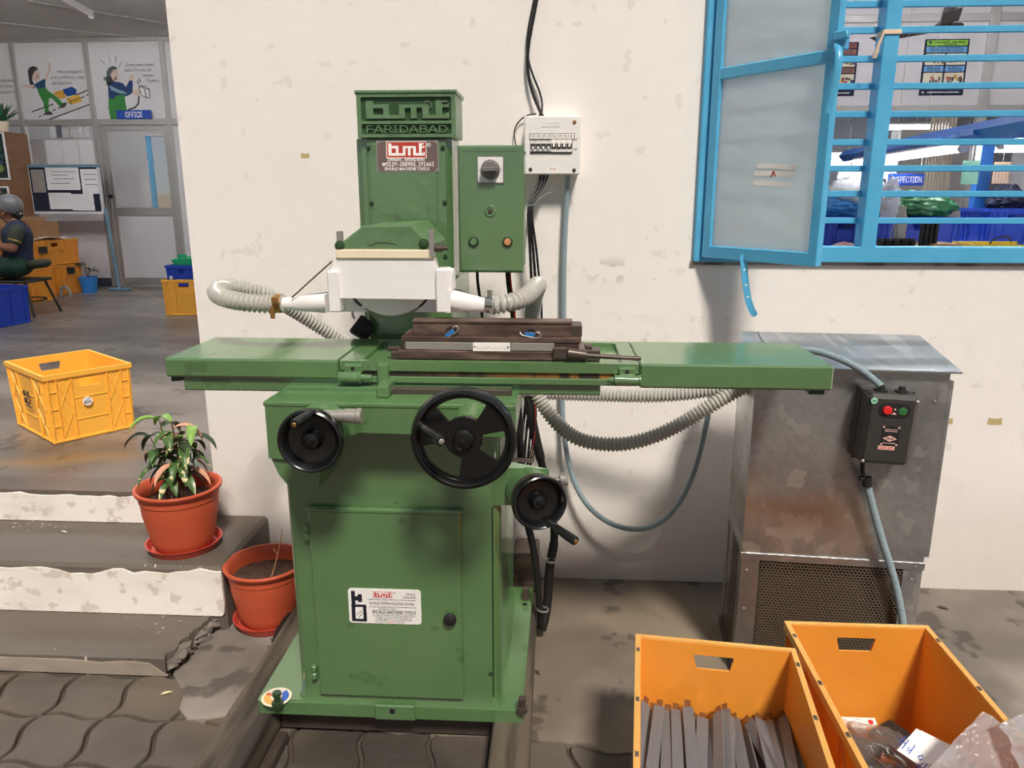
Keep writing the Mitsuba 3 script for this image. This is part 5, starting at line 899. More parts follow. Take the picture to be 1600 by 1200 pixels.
for si, (tp, nl) in enumerate(stems):
    nl += 3
    tp = np.array([tp[0], top[1]+.02*RNG.normal()+(-.03 if si > 2 else .02), tp[2]]); b = top+[.03*RNG.normal(), .03*RNG.normal(), 0]; sp = spline([b, (b+tp)/2+[.01*RNG.normal(), 0, .01], tp], 20); add(k+'__stem', tube(sp, np.linspace(.0042, .0022, 20), 8), 'mat_stem', 40)
    for j in range(nl):
        t = .38+.62*j/(nl-1); bp_ = sp[int(t*19)]; an = j*2.4+si*1.1; up_ = .75 if j == nl-1 else .25+.3*t
        d = np.array([math.cos(an), math.sin(an)*.9, up_]); lnn = .095+.04*RNG.random()
        mt = 'mat_leaf_light' if (j == nl-1 and si < 3) else ('mat_leaf_pink' if RNG.random() < .10 else ('mat_leaf_dark' if RNG.random() < .35 else 'mat_leaf'))
        add(k+'__leaf', leaf(bp_, d, lnn, .034+.012*RNG.random(), 2.1+.6*RNG.random()), mt, True)
pb = atz(424, 968, .01); k, top = pot('terracotta pot with bare soil and one dry twig on the floor left of the machine', np.array([pb[0]-.005, pb[1], .008]), .143, .225, 'twig')
a = at(424, 902, top[1]-.02); b = at(441, 827, top[1]-.02)
add(k+'__twig', cat(tube(spline([[a[0], a[1], top[2]], (a+b)/2+[.004, 0, 0], b], 16), np.linspace(.0026, .0014, 16), 7), tube(np.array([(a+b)/2, (a+b)/2+[-.012, 0, .02]]), .0014, 6)), 'mat_woodlight', 40, 'dry reddish twig')
# brush, worn disc, leaves on the ground
b_ = thing('hand_brush', 'wooden-handled black brush lying between the terracotta pot and the green machine base', 'brush')
a, b, c = atz(401, 1086, .022), atz(432, 1020, .022), atz(466, 955, .045)
add(b_+'__handle', lathe([(0, 0), (.011, 0), (.0125, .004), (.011, .02), (.010, .08), (.013, np.linalg.norm(b-a)-.01), (.011, np.linalg.norm(b-a)), (0, np.linalg.norm(b-a))], a, b-a, 20), 'mat_woodlight', 40, 'pale wooden handle')
rb = np.random.default_rng(4); bs = []
d = (c-b)/np.linalg.norm(c-b)
bs.append(tube(np.linspace(b, c, 10), np.interp(np.linspace(0, 1, 10), [0, .2, .7, 1], [.015, .034, .036, .02]), 14))
for i in range(220):
    t = rb.random(); q0 = b+(c-b)*t; r = rb.normal(0, 1, 3); r -= d*(r@d); r /= np.linalg.norm(r); q1 = q0+r*.040+d*.03
    q1[2] = max(q1[2], .006); bs.append(tube(np.array([q0, q1]), .0016, 4))
add(b_+'__bristles', cat(bs), 'mat_bristle', True, 'black bristles', kind='stuff')
dk_ = thing('worn_disc', 'small multicoloured worn paper disc around the bolt on the left corner of the machine base', 'disc')
p = atz(432, 1089, BZ1+.006); p[2] = BZ1+.005
ms = []
for a0, a1, c_ in ((-40, 60, '#3b62b8'), (60, 115, '#d9cfc2'), (115, 150, '#c9b9a5'), (150, 170, '#c65a44'), (170, 300, '#d9a85a'), (300, 320, '#c65a44')):
    t = np.radians(np.linspace(a0, a1, 16)); g = Polygon([(.034*math.cos(x), .034*math.sin(x)) for x in t]+[(.016*math.cos(x), .016*math.sin(x)) for x in t[::-1]]); ms.append((extr(g, .0008).apply_translation([p[0], p[1], p[2]+.0015]), c_))
m, cl = vcolor(ms); add(dk_+'__print', m, 'mat_print', False, color=cl)
add(dk_+'__card', lathe([(.009, 0), (.041, 0), (.041, .0015), (.009, .0015)], p, (0, 0, 1), 44), 'mat_cream', False)
def dleaf(key, px_, z, ang, ln, label, mt='mat_dryleaf'):
    p = atz(*px_, z); add(key, xform(leaf((-ln/2, 0, 0), (1, 0, .12), ln, ln*.38, .3), rotz(ang), p+[0, 0, .002]), mt, True, label, 'leaf')
dleaf('fallen_leaf', (261, 1084), 0.003, .5, .035, 'small pale dry leaf on the dark stamped pavers')
dleaf('fallen_leaf', (100, 832), Z2, -.3, .03, 'small pale leaf scrap on the middle step', 'mat_sack')
dleaf('fallen_leaf', (1474, 951), 0.006, -.5, .04, 'dark dry leaf on the concrete floor right of the metal cabinet', 'mat_darksteel')
dleaf('fallen_leaf', (840, 1052), 0.006, -1.1, .03, 'tiny dark leaf scrap on the floor right of the machine base', 'mat_chuck')
# ================================================================ the hall on the left
TAM = json.loads('''[[407,[[[365,17,368,23,372,26,382,26,386,23,388,18,389,3,392,1,399,1,402,4,403,14,400,22,396,26,397,27,403,19,404,6,400,0,391,0,387,5,387,15,385,22,381,25,373,25,368,21,366,13,376,15,380,11,380,4,377,0,369,0,365,5],[366,11,367,4,370,1,376,1,379,5,379,10,377,13,371,14]],[[392,34,393,37,395,36,395,33]],[[339,35,344,40,350,40,354,38,357,31,357,0,356,28,354,36,349,39,343,38,340,34,341,25,339,27]],[[312,4,312,26,313,5,317,1,322,1,325,4,326,26,326,1,345,1,346,26,346,0,325,0,324,1,315,0]],[[273,-9,275,-6,278,-5,297,-4,302,0,303,4,302,10,300,12,292,14,291,5,288,1,286,0,275,1,273,4,273,10,278,14,278,26,301,26,291,25,291,16,296,15,302,12,304,8,303,-1,295,-6,278,-6,274,-10,274,-15],[279,16,290,15,290,25,279,25],[274,9,277,1,286,1,289,4,290,14,277,13]],[[222,5,222,17,224,21,231,26,242,26,247,23,251,26,261,26,267,18,267,8,264,1,262,0,266,10,265,20,260,25,250,24,249,20,252,18,254,13,254,4,251,0,245,0,242,3,242,14,245,19,245,23,241,25,231,25,225,20,223,13,233,15,237,11,237,4,234,0,226,0],[243,13,245,1,251,1,253,5,252,15,248,20,245,19],[223,11,224,4,227,1,233,1,236,5,236,10,234,13,228,14]],[[195,26,218,26,209,25,209,0,207,25,196,25,195,0]],[[159,26,160,1,183,1,185,26,185,0,159,0]],[[123,26,124,1,147,1,149,26,149,0,123,0]],[[139,34,140,37,142,36,142,33]],[[91,26,92,1,117,0,91,0]],[[38,17,40,21,47,26,58,26,63,23,67,26,77,26,82,21,83,8,80,1,78,0,82,10,81,20,76,25,68,25,65,23,65,21,68,18,70,13,70,4,67,0,61,0,58,3,58,14,61,19,61,23,57,25,47,25,41,20,39,13,49,15,53,11,53,4,50,0,42,0,38,5],[59,13,61,1,67,1,69,5,68,15,64,20,61,19],[39,11,40,4,43,1,49,1,52,5,52,10,50,13,44,14]],[[3,-15,3,-9,5,-6,25,-4,29,-1,31,5,30,13,26,16,22,16,18,13,17,0,17,25,6,25,5,0,5,26,27,26,18,25,18,16,27,17,30,15,32,11,32,2,30,-2,23,-6,8,-6,5,-8]]]],[545,[[[511,-15,511,-9,513,-6,535,-4,540,0,541,4,540,10,538,12,530,14,529,5,526,1,524,0,513,1,511,4,511,10,516,14,516,26,539,26,529,25,529,16,534,15,540,12,542,8,541,-1,533,-6,516,-6,513,-8],[528,24,517,25,517,15,528,15],[512,9,515,1,524,1,527,4,528,14,515,13]],[[460,5,460,17,462,21,469,26,480,26,485,23,489,26,499,26,505,18,505,8,502,1,500,0,504,10,503,20,498,25,488,24,487,20,490,18,492,13,492,4,489,0,483,0,480,3,480,14,483,19,483,23,479,25,469,25,463,20,461,13,471,15,475,11,475,4,472,0,464,0],[481,13,483,1,489,1,491,5,490,15,486,20,483,19],[461,11,462,4,465,1,471,1,474,5,474,10,472,13,466,14]],[[426,26,427,1,450,1,452,26,452,0,426,0]],[[390,26,391,1,414,1,416,26,416,0,390,0]],[[406,34,407,37,409,36,409,33]],[[341,5,341,17,344,23,349,26,359,26,364,22,366,18,366,8,364,1,379,1,380,26,380,0,362,0,365,16,364,20,357,25,350,25,346,23,342,15,343,13,346,15,352,15,356,11,355,2,353,0,345,0],[342,11,343,4,346,1,352,1,355,5,355,10,353,13,347,14]],[[290,17,292,21,299,26,310,26,315,23,319,26,329,26,334,21,335,8,332,1,330,0,334,10,333,20,328,25,320,25,317,23,317,21,320,18,322,13,322,4,319,0,313,0,310,3,310,14,313,19,313,23,309,25,299,25,293,20,291,13,301,15,305,11,305,4,302,0,294,0,290,5],[311,13,313,1,319,1,321,5,320,15,316,20,313,19],[291,11,292,4,295,1,301,1,304,5,304,10,302,13,296,14]],[[230,17,233,23,238,26,248,26,251,24,252,26,274,26,265,25,265,0,264,25,253,25,253,0,252,20,251,23,247,25,239,25,235,23,232,19,231,13,235,15,241,15,245,11,245,4,242,0,234,0,231,3],[231,11,232,4,235,1,241,1,244,5,244,10,242,13,236,14]],[[260,34,261,37,263,36,263,33]],[[193,4,193,10,198,14,198,26,221,26,211,24,211,15,221,14,224,10,224,4,221,0,213,0,220,1,223,5,222,11,216,14,211,14,211,5,206,0,197,0],[199,16,210,15,210,25,199,25],[194,9,197,1,206,1,209,4,210,14,197,13]],[[163,26,164,1,189,0,163,0]],[[175,34,176,37,178,36,178,33]],[[112,0,112,26,150,27,155,24,156,22,155,14,152,12,146,12,142,17,142,26,126,25,126,-1,124,-1,115,-10,115,-8,125,0,125,24,113,25],[143,24,145,14,152,13,155,17,155,21,152,25,144,26]],[[83,26,106,26,97,25,97,0,95,25,84,25,83,0]],[[47,0,47,26,49,1,72,1,73,26,73,0]],[[4,12,4,25,7,32,12,37,19,40,27,40,33,37,37,27,37,0,35,30,33,35,29,38,21,39,13,36,8,31,5,22,5,14,7,7,12,2,14,2,14,13,17,15,23,15,27,11,26,2,23,0,13,0,7,5],[14,10,16,1,24,2,26,6,25,12,21,14,16,13]]]],[306,[[[272,0,272,26,274,1,287,1,287,22,290,26,298,26,301,23,303,18,303,7,300,2,296,0],[289,21,288,1,298,2,302,9,301,20,296,25,291,25]],[[291,34,292,37,294,36,294,33]],[[201,5,202,20,205,24,209,26,219,26,224,22,226,18,224,1,239,1,239,26,235,27,259,27,262,26,265,22,265,16,263,13,255,12,251,17,251,26,240,26,240,0,222,0,225,11,224,20,218,25,210,25,204,21,202,13,212,15,216,11,216,4,213,0,205,0],[252,24,254,14,261,13,264,17,264,21,261,25,253,26],[202,11,203,4,206,1,212,1,215,5,215,10,213,13,207,14]],[[164,4,164,10,169,14,169,26,192,26,182,24,182,15,192,14,195,10,195,4,192,0,184,0,191,1,194,5,193,11,187,14,182,14,182,5,177,0,168,0],[170,16,181,15,181,25,170,25],[165,9,168,1,177,1,180,4,181,14,168,13]],[[127,4,127,10,132,14,132,26,155,26,145,24,145,15,155,14,158,10,158,4,155,0,147,0,154,1,157,5,156,11,150,14,145,14,145,5,140,0,131,0],[133,16,144,15,144,25,133,25],[128,9,131,1,140,1,143,4,144,14,131,13]],[[146,34,147,37,149,36,149,33]],[[100,26,123,26,114,25,114,-1,112,-1,104,-10,103,-8,113,0,113,24,101,25,100,0]],[[109,34,110,37,112,36,112,33]],[[72,35,77,40,83,40,87,38,90,31,90,0,89,28,87,36,82,39,76,38,73,34,74,25,72,27]],[[40,5,40,17,43,23,48,26,58,26,63,22,65,18,65,8,63,1,78,1,79,26,79,0,61,0,64,16,63,20,56,25,49,25,45,23,41,15,42,13,45,15,51,15,55,11,54,2,52,0,44,0],[41,11,42,4,45,1,51,1,54,5,54,10,52,13,46,14]],[[3,-15,3,-9,5,-6,27,-4,32,0,33,4,32,10,30,12,22,14,21,5,18,1,7,0,5,1,3,4,3,10,8,14,8,26,31,26,21,25,21,16,26,15,32,12,34,8,33,-1,25,-6,8,-6,5,-8],[20,24,9,25,9,15,20,15],[4,9,7,1,16,1,19,4,20,14,7,13]]]],[443,[[[398,17,401,23,406,26,416,26,419,24,420,26,442,26,433,25,433,0,432,25,421,25,421,0,420,20,419,23,415,25,407,25,403,23,400,19,399,13,403,15,409,15,413,11,413,4,410,0,402,0,399,3],[399,11,400,4,403,1,409,1,412,5,412,10,410,13,404,14]],[[347,5,347,17,349,21,356,26,367,26,372,23,376,26,386,26,392,18,392,8,389,1,387,0,391,10,390,20,385,25,375,24,374,20,377,18,379,13,379,4,376,0,370,0,367,3,367,14,370,19,370,23,366,25,356,25,350,20,348,13,358,15,362,11,362,4,359,0,351,0],[368,13,370,1,376,1,378,5,377,15,373,20,370,19],[348,11,349,4,352,1,358,1,361,5,361,10,359,13,353,14]],[[310,4,310,10,315,14,315,26,338,26,328,24,328,15,338,14,341,10,341,4,338,0,330,0,337,1,340,5,339,11,333,14,328,14,328,5,323,0,314,0],[326,15,327,25,316,25,316,15],[311,9,314,1,323,1,326,4,327,14,314,13]],[[264,0,264,26,287,26,277,25,277,16,287,17,291,13,290,1,301,1,302,26,302,0,276,0,287,1,290,7,290,11,286,16,279,15,277,13,276,6,275,25,265,25]],[[292,34,293,37,295,36,295,33]],[[207,5,207,17,209,21,216,26,227,26,232,23,240,26,258,26,249,25,249,0,247,25,237,24,234,22,239,13,239,4,236,0,230,0,227,3,227,14,231,21,226,25,214,24,208,16,209,13,212,15,218,15,222,11,221,2,219,0,211,0],[228,13,230,1,236,1,238,5,237,15,234,20,230,18],[208,11,209,4,212,1,218,1,221,5,221,10,219,13,213,14]],[[170,10,175,14,175,26,198,26,188,25,188,16,193,15,199,12,201,8,201,1,197,-4,192,-6,173,-7,170,-15,170,-9,172,-6,194,-4,199,0,200,6,197,12,188,14,188,5,185,1,174,0,170,4],[171,9,174,1,183,1,186,4,187,14,174,13],[176,16,187,15,187,25,176,25]],[[143,26,166,26,157,25,157,0,155,25,144,25,143,0]],[[108,4,108,10,113,14,113,26,136,26,126,25,126,15,136,14,126,14,126,5,123,1,112,0],[114,16,125,15,125,25,114,25],[109,9,112,1,121,1,124,4,125,14,112,13]],[[53,5,53,17,55,21,62,26,73,26,78,23,86,26,104,26,95,25,95,0,93,25,83,24,80,22,85,13,85,4,82,0,76,0,73,3,73,14,77,21,72,25,60,24,54,16,55,13,58,15,64,15,68,11,67,2,65,0,57,0],[74,13,76,1,82,1,84,5,83,15,80,20,76,18],[54,11,55,4,58,1,64,1,67,5,67,10,65,13,59,14]],[[90,34,91,37,93,36,93,33]],[[5,26,6,1,20,1,20,22,23,26,27,26,28,37,32,40,38,40,42,38,45,31,45,0,44,28,42,36,40,38,33,39,28,34,29,26,34,23,36,18,36,7,34,3,29,0,5,0],[22,21,21,1,31,2,35,9,34,20,29,25,24,25]]]],[419,[[[377,17,380,23,384,26,394,26,398,23,400,18,401,3,404,1,411,1,414,4,415,14,412,22,408,26,409,27,415,19,416,6,412,0,403,0,399,5,399,15,397,22,393,25,385,25,380,21,378,13,388,15,392,11,392,4,389,0,381,0,377,5],[378,11,379,4,382,1,388,1,391,5,391,10,389,13,383,14]],[[404,34,405,37,407,36,407,33]],[[351,35,356,40,362,40,366,38,369,31,369,0,368,28,366,36,361,39,355,38,352,34,353,25,351,27]],[[324,4,324,26,325,5,329,1,334,1,337,4,338,26,338,1,357,1,358,26,358,0,337,0,336,1,327,0]],[[285,4,285,10,290,14,290,26,313,26,303,24,303,15,313,14,316,10,316,4,313,0,305,0,312,1,315,5,314,11,308,14,303,14,303,5,298,0,289,0],[291,16,302,15,302,25,291,25],[286,9,289,1,298,1,301,4,302,14,289,13]],[[234,5,234,17,236,21,243,26,254,26,259,23,263,26,273,26,279,18,279,8,276,1,274,0,278,10,277,20,272,25,262,24,261,20,264,18,266,13,266,4,263,0,257,0,254,3,254,14,257,19,257,23,253,25,243,25,237,20,235,13,245,15,249,11,249,4,246,0,238,0],[255,13,257,1,263,1,265,5,264,15,260,20,257,19],[235,11,236,4,239,1,245,1,248,5,248,10,246,13,240,14]],[[164,5,165,20,172,26,182,26,185,24,186,26,223,27,226,26,229,22,229,16,227,13,219,12,215,17,215,26,199,25,198,0,198,25,187,25,186,0,185,23,181,25,173,25,168,22,165,13,175,15,179,11,179,4,176,0,168,0],[216,24,218,14,225,13,228,17,228,21,225,25,217,26],[165,11,166,4,169,1,175,1,178,5,178,10,176,13,170,14]],[[137,0,137,26,160,26,151,25,151,0,150,25,138,25]],[[93,4,93,26,94,5,98,1,103,1,106,4,107,26,107,1,126,1,127,26,127,0,106,0,105,1,96,0]],[[54,4,54,10,59,14,59,26,82,26,72,24,72,15,82,14,85,10,85,4,82,0,74,0,81,1,84,5,83,11,77,14,72,14,72,5,67,0,58,0],[60,16,71,15,71,25,60,25],[55,9,58,1,67,1,70,4,71,14,58,13]],[[3,5,3,17,5,21,12,26,23,26,28,23,32,26,42,26,48,18,48,8,45,1,43,0,47,10,46,20,41,25,31,24,30,20,33,18,35,13,35,4,32,0,26,0,23,3,23,14,26,19,26,23,22,25,12,25,6,20,4,13,14,15,18,11,18,4,15,0,7,0],[24,13,26,1,32,1,34,5,33,15,29,20,26,19],[4,11,5,4,8,1,14,1,17,5,17,10,15,13,9,14]]]],[178,[[[144,26,145,1,159,1,159,22,162,26,170,26,174,21,175,7,173,3,168,0,144,0],[161,21,160,1,170,2,174,9,173,20,168,25,163,25]],[[163,34,164,37,166,36,166,33]],[[87,17,89,21,96,26,107,26,112,23,120,26,138,26,129,25,129,0,128,25,121,25,114,22,119,13,119,4,116,0,110,0,107,3,107,14,111,21,109,24,96,25,90,20,88,16,89,13,92,15,98,15,102,11,102,4,99,0,91,0,88,3],[108,13,110,1,116,1,118,5,117,15,114,20,110,18],[88,11,89,4,92,1,98,1,101,5,101,10,99,13,93,14]],[[40,5,40,17,43,23,48,26,58,26,63,22,65,18,65,8,63,1,78,1,79,26,79,0,61,0,64,16,63,20,56,25,49,25,45,23,41,15,42,13,45,15,51,15,55,11,54,2,52,0,44,0],[41,11,42,4,45,1,51,1,54,5,54,10,52,13,46,14]],[[3,4,3,10,8,14,8,26,31,26,21,24,21,15,31,14,34,10,34,4,31,0,23,0,30,1,33,5,32,11,26,14,21,14,21,5,16,0,7,0],[4,9,7,1,16,1,19,4,20,14,7,13],[9,16,20,15,20,25,9,25]]]],[178,[[[124,5,124,17,127,23,132,26,142,26,147,22,149,18,149,8,147,1,162,1,163,26,163,0,145,0,148,16,147,20,140,25,133,25,129,23,125,15,126,13,129,15,135,15,139,11,138,2,136,0,128,0],[125,11,126,4,129,1,135,1,138,5,138,10,136,13,130,14]],[[73,5,73,17,75,21,82,26,93,26,98,23,102,26,112,26,118,18,118,8,115,1,113,0,117,10,116,20,111,25,101,24,100,20,103,18,105,13,105,4,102,0,96,0,93,3,93,14,96,19,96,23,92,25,82,25,76,20,74,13,84,15,88,11,88,4,85,0,77,0],[94,13,96,1,102,1,104,5,103,15,99,20,96,19],[74,11,75,4,78,1,84,1,87,5,87,10,85,13,79,14]],[[36,-9,38,-6,41,-5,60,-4,65,0,66,4,65,10,63,12,55,14,54,5,51,1,49,0,38,1,36,4,36,10,41,14,41,26,64,26,54,25,54,16,59,15,65,12,67,8,66,-1,58,-6,41,-6,37,-10,37,-15],[37,9,40,1,49,1,52,4,53,14,40,13],[53,24,42,25,42,15,53,15]],[[4,13,4,26,7,33,11,37,18,40,28,39,31,35,30,27,26,25,20,26,18,29,19,38,15,38,8,32,6,28,5,16,8,7,13,2,18,1,17,11,21,15,27,15,31,11,31,4,27,0,15,0,7,6],[18,10,20,1,28,2,30,7,29,12,25,14,20,13],[19,35,21,27,28,27,30,30,30,34,27,38,22,39]]]],[391,[[[346,17,349,23,354,26,364,26,367,24,368,26,390,26,381,25,381,0,380,25,369,25,369,0,368,20,367,23,363,25,355,25,351,23,348,19,347,13,351,15,357,15,361,11,361,4,358,0,350,0,347,3],[347,11,348,4,351,1,357,1,360,5,360,10,358,13,352,14]],[[295,5,295,17,297,21,304,26,315,26,320,23,324,26,334,26,340,18,340,8,337,1,335,0,339,10,338,20,333,25,323,24,322,20,325,18,327,13,327,4,324,0,318,0,315,3,315,14,318,19,318,23,314,25,304,25,298,20,296,13,306,15,310,11,310,4,307,0,299,0],[316,13,318,1,324,1,326,5,325,15,321,20,318,19],[296,11,297,4,300,1,306,1,309,5,309,10,307,13,301,14]],[[258,4,258,10,263,14,263,26,286,26,276,24,276,15,286,14,289,10,289,4,286,0,278,0,285,1,288,5,287,11,281,14,276,14,276,5,271,0,262,0],[275,24,264,25,264,15,275,15],[259,9,262,1,271,1,274,4,275,14,262,13]],[[212,26,235,26,225,25,225,15,229,17,235,17,239,13,239,6,237,1,248,1,250,26,250,0,224,0,235,1,238,7,238,11,234,16,227,15,225,13,224,6,223,25,213,25,212,0]],[[240,34,241,37,243,36,243,33]],[[183,0,183,26,206,26,197,25,197,-1,195,-1,187,-10,186,-8,196,0,196,24,184,25]],[[133,10,138,14,138,26,155,26,155,35,158,39,166,40,170,38,173,31,173,0,172,29,170,36,165,39,159,38,156,34,157,26,161,25,151,24,151,15,159,14,162,12,164,8,164,1,160,-4,155,-6,138,-6,135,-8,133,-15,133,-9,135,-6,157,-4,162,0,163,6,160,12,151,14,151,5,148,1,137,0,133,4],[139,16,150,15,150,25,139,25],[134,9,137,1,146,1,149,4,150,14,137,13]],[[98,-15,98,-9,100,-6,120,-4,124,-1,126,5,125,13,121,16,117,16,113,13,112,0,112,25,101,25,100,0,100,26,122,26,113,25,113,16,122,17,125,15,127,11,127,2,125,-2,118,-6,103,-6,100,-8]],[[115,34,116,37,118,36,118,33]],[[56,4,56,26,57,5,61,1,66,1,69,4,70,26,70,1,89,1,90,26,90,0,69,0,68,1,59,0]],[[3,-3,7,2,4,12,4,23,8,32,15,38,21,40,31,40,40,36,44,31,47,22,47,0,45,25,41,33,36,37,29,39,18,38,10,33,5,22,5,12,8,3,17,6,27,6,34,4,35,14,31,23,27,24,27,17,24,13,17,13,14,16,14,23,16,25,18,26,30,25,34,21,36,16,35,4,40,-1,41,-4,40,-12,36,-15,27,-15,23,-13,17,-15,8,-15,3,-11],[31,-5,24,-13,28,-14,37,-13,40,-9,39,-2,34,1],[10,1,15,-7,22,-11,28,-7,33,2,26,5,19,5,11,3],[15,22,16,15,18,14,23,14,26,18,25,24,23,25,17,24],[4,-4,5,-12,9,-14,16,-14,19,-12,8,0]]]],[388,[[[343,5,344,20,351,26,361,26,364,24,365,26,387,26,378,25,378,0,376,25,366,25,366,0,365,21,364,23,360,25,352,25,348,23,344,15,345,13,348,15,354,15,358,11,357,2,355,0,347,0],[344,11,345,4,348,1,354,1,357,5,357,10,355,13,349,14]],[[373,34,374,37,376,36,376,33]],[[306,4,306,10,311,14,311,26,334,26,324,24,324,15,334,14,337,10,337,4,334,0,326,0,333,1,336,5,335,11,329,14,324,14,324,5,319,0,310,0],[312,16,323,15,323,25,312,25],[307,9,310,1,319,1,322,4,323,14,310,13]],[[279,0,279,26,302,26,293,25,293,-1,291,-1,283,-10,282,-8,292,0,292,24,280,25]],[[288,34,289,37,291,36,291,33]],[[230,5,230,17,233,23,238,26,248,26,253,22,255,18,255,8,253,1,268,1,269,26,269,0,251,0,254,16,253,20,246,25,239,25,235,23,231,15,232,13,235,15,241,15,245,11,244,2,242,0,234,0],[231,11,232,4,235,1,241,1,244,5,244,10,242,13,236,14]],[[196,26,197,1,220,1,222,26,222,0,196,0]],[[135,10,140,14,140,26,183,27,186,26,189,22,189,16,187,13,179,12,175,17,175,26,153,25,153,15,163,14,166,10,166,4,163,0,155,0,162,1,164,3,165,9,162,13,153,14,153,5,148,0,137,1,135,4],[176,24,178,14,185,13,188,17,188,21,185,25,177,26],[141,16,152,15,152,25,141,25],[136,9,139,1,148,1,151,4,152,14,139,13]],[[98,4,98,10,103,14,103,26,126,26,116,24,116,15,126,14,129,10,129,4,126,0,118,0,125,1,128,5,127,11,121,14,116,14,116,5,111,0,102,0],[104,16,115,15,115,25,104,25],[99,9,102,1,111,1,114,4,115,14,102,13]],[[117,34,118,37,120,36,120,33]],[[56,4,56,26,57,5,61,1,66,1,69,4,70,26,70,1,89,1,90,26,90,0,69,0,68,1,59,0]],[[3,-3,7,2,4,12,4,23,8,32,15,38,21,40,31,40,40,36,44,31,47,22,47,0,45,25,41,33,36,37,29,39,18,38,10,33,5,22,5,12,8,3,17,6,27,6,34,4,35,14,31,23,27,24,27,17,24,13,17,13,14,16,14,23,16,25,18,26,30,25,34,21,36,16,35,4,40,-1,41,-4,40,-12,36,-15,27,-15,23,-13,17,-15,8,-15,3,-11],[31,-5,24,-13,28,-14,37,-13,40,-9,39,-2,34,1],[10,1,15,-7,22,-11,28,-7,33,2,26,5,19,5,11,3],[15,22,16,15,18,14,23,14,26,18,25,24,23,25,17,24],[4,-4,5,-12,9,-14,16,-14,19,-12,8,0]]]]]''')
def tamil(i, x, z, w, Y, th=.001):
    wd, gl = TAM[i]; s = w/wd; g = union_all([Polygon(list(zip(a[0][::2], a[0][1::2])), [list(zip(h[::2], h[1::2])) for h in a[1:]]).buffer(0) for a in gl]).buffer(.6)
    return prism(affinity.affine_transform(g, [s, 0, 0, s, x, z]), Y-th, Y)
MY = PY-.006
def mp(pts): return [tuple(at(x/5, y/5, MY)[[0, 2]]) for x, y in pts]       # outlines on the panel faces
def mfill(pts, d=1): return prism(Polygon(mp(pts)).buffer(0), MY-.0006*d, MY)
def mline(pts, w=.012, d=3, closed=False): return prism(stroke(mp(pts), w, closed), MY-.0006*d, MY)
def textline(i, x0, x1, y, d=3):
    a, b = at(x0/5, y/5, MY), at(x1/5, y/5, MY); return tamil(i, a[0], a[2], b[0]-a[0], MY, .0006*d)
ink = '#3a3533'
m1 = [(mfill([(222, 600), (218, 555), (232, 525), (262, 517), (290, 528), (300, 560), (282, 580), (250, 620), (262, 650), (275, 690), (245, 690), (232, 650)]), '#3d393a'),
      (mfill([(250, 600), (268, 560), (290, 545), (308, 560), (312, 600), (300, 632), (275, 632), (255, 618)], 2), '#d9bfb4'),
      (mfill([(345, 610), (372, 560), (378, 520), (374, 490), (388, 486), (398, 520), (392, 560), (362, 630)], 2), '#d9bfb4'),
      (mfill([(262, 660), (268, 690), (228, 690), (190, 680), (170, 672), (172, 648), (182, 662), (225, 664)], 2), '#d9bfb4'),
      (mfill([(265, 660), (345, 615), (358, 632), (352, 650), (358, 690), (380, 715), (310, 740), (290, 690)], 2), '#2c4a6e'),
      (mfill([(290, 695), (320, 690), (355, 680), (380, 715), (425, 740), (470, 780), (495, 815), (475, 838), (450, 815), (415, 775), (385, 765), (378, 810), (385, 880), (352, 878), (340, 800), (310, 750)], 3), '#3f8a45'),
      (mfill([(352, 874), (385, 872), (410, 880), (408, 898), (355, 897)], 4), '#454241'), (mfill([(470, 835), (492, 805), (515, 800), (520, 815), (505, 838), (478, 845)], 4), '#454241'),
      (mfill([(415, 725), (470, 705), (512, 712), (512, 765), (468, 772)], 1), '#d9a13a'), (mfill([(488, 700), (560, 677), (598, 700), (598, 735), (530, 755), (505, 735)], 2), '#2a4a94'),
      (mfill([(522, 770), (600, 735), (635, 760), (638, 795), (560, 818), (522, 795)], 3), '#e0b04a'),
      (mline([(248, 875), (415, 815)]), ink), (mline([(590, 745), (695, 700)]), ink), (mline([(380, 935), (705, 815)]), ink),
      *[(mline([(x, 915-(x-300)*.45), (x+16, 915-(x+16-300)*.45)]), ink) for x in (305, 340, 380, 415, 455, 540, 580, 640, 680)],
      (mline([(522, 770), (558, 788), (635, 762)], .006, 4), ink), (mline([(558, 788), (560, 818)], .006, 4), ink), (mline([(512, 735), (530, 752)], .006, 4), ink), (mline([(285, 598), (292, 590), (296, 606)], .007, 4), ink),
      (textline(0, 445, 655, 570), ink), (textline(1, 398, 664, 614), ink), (textline(2, 408, 562, 658), ink)]
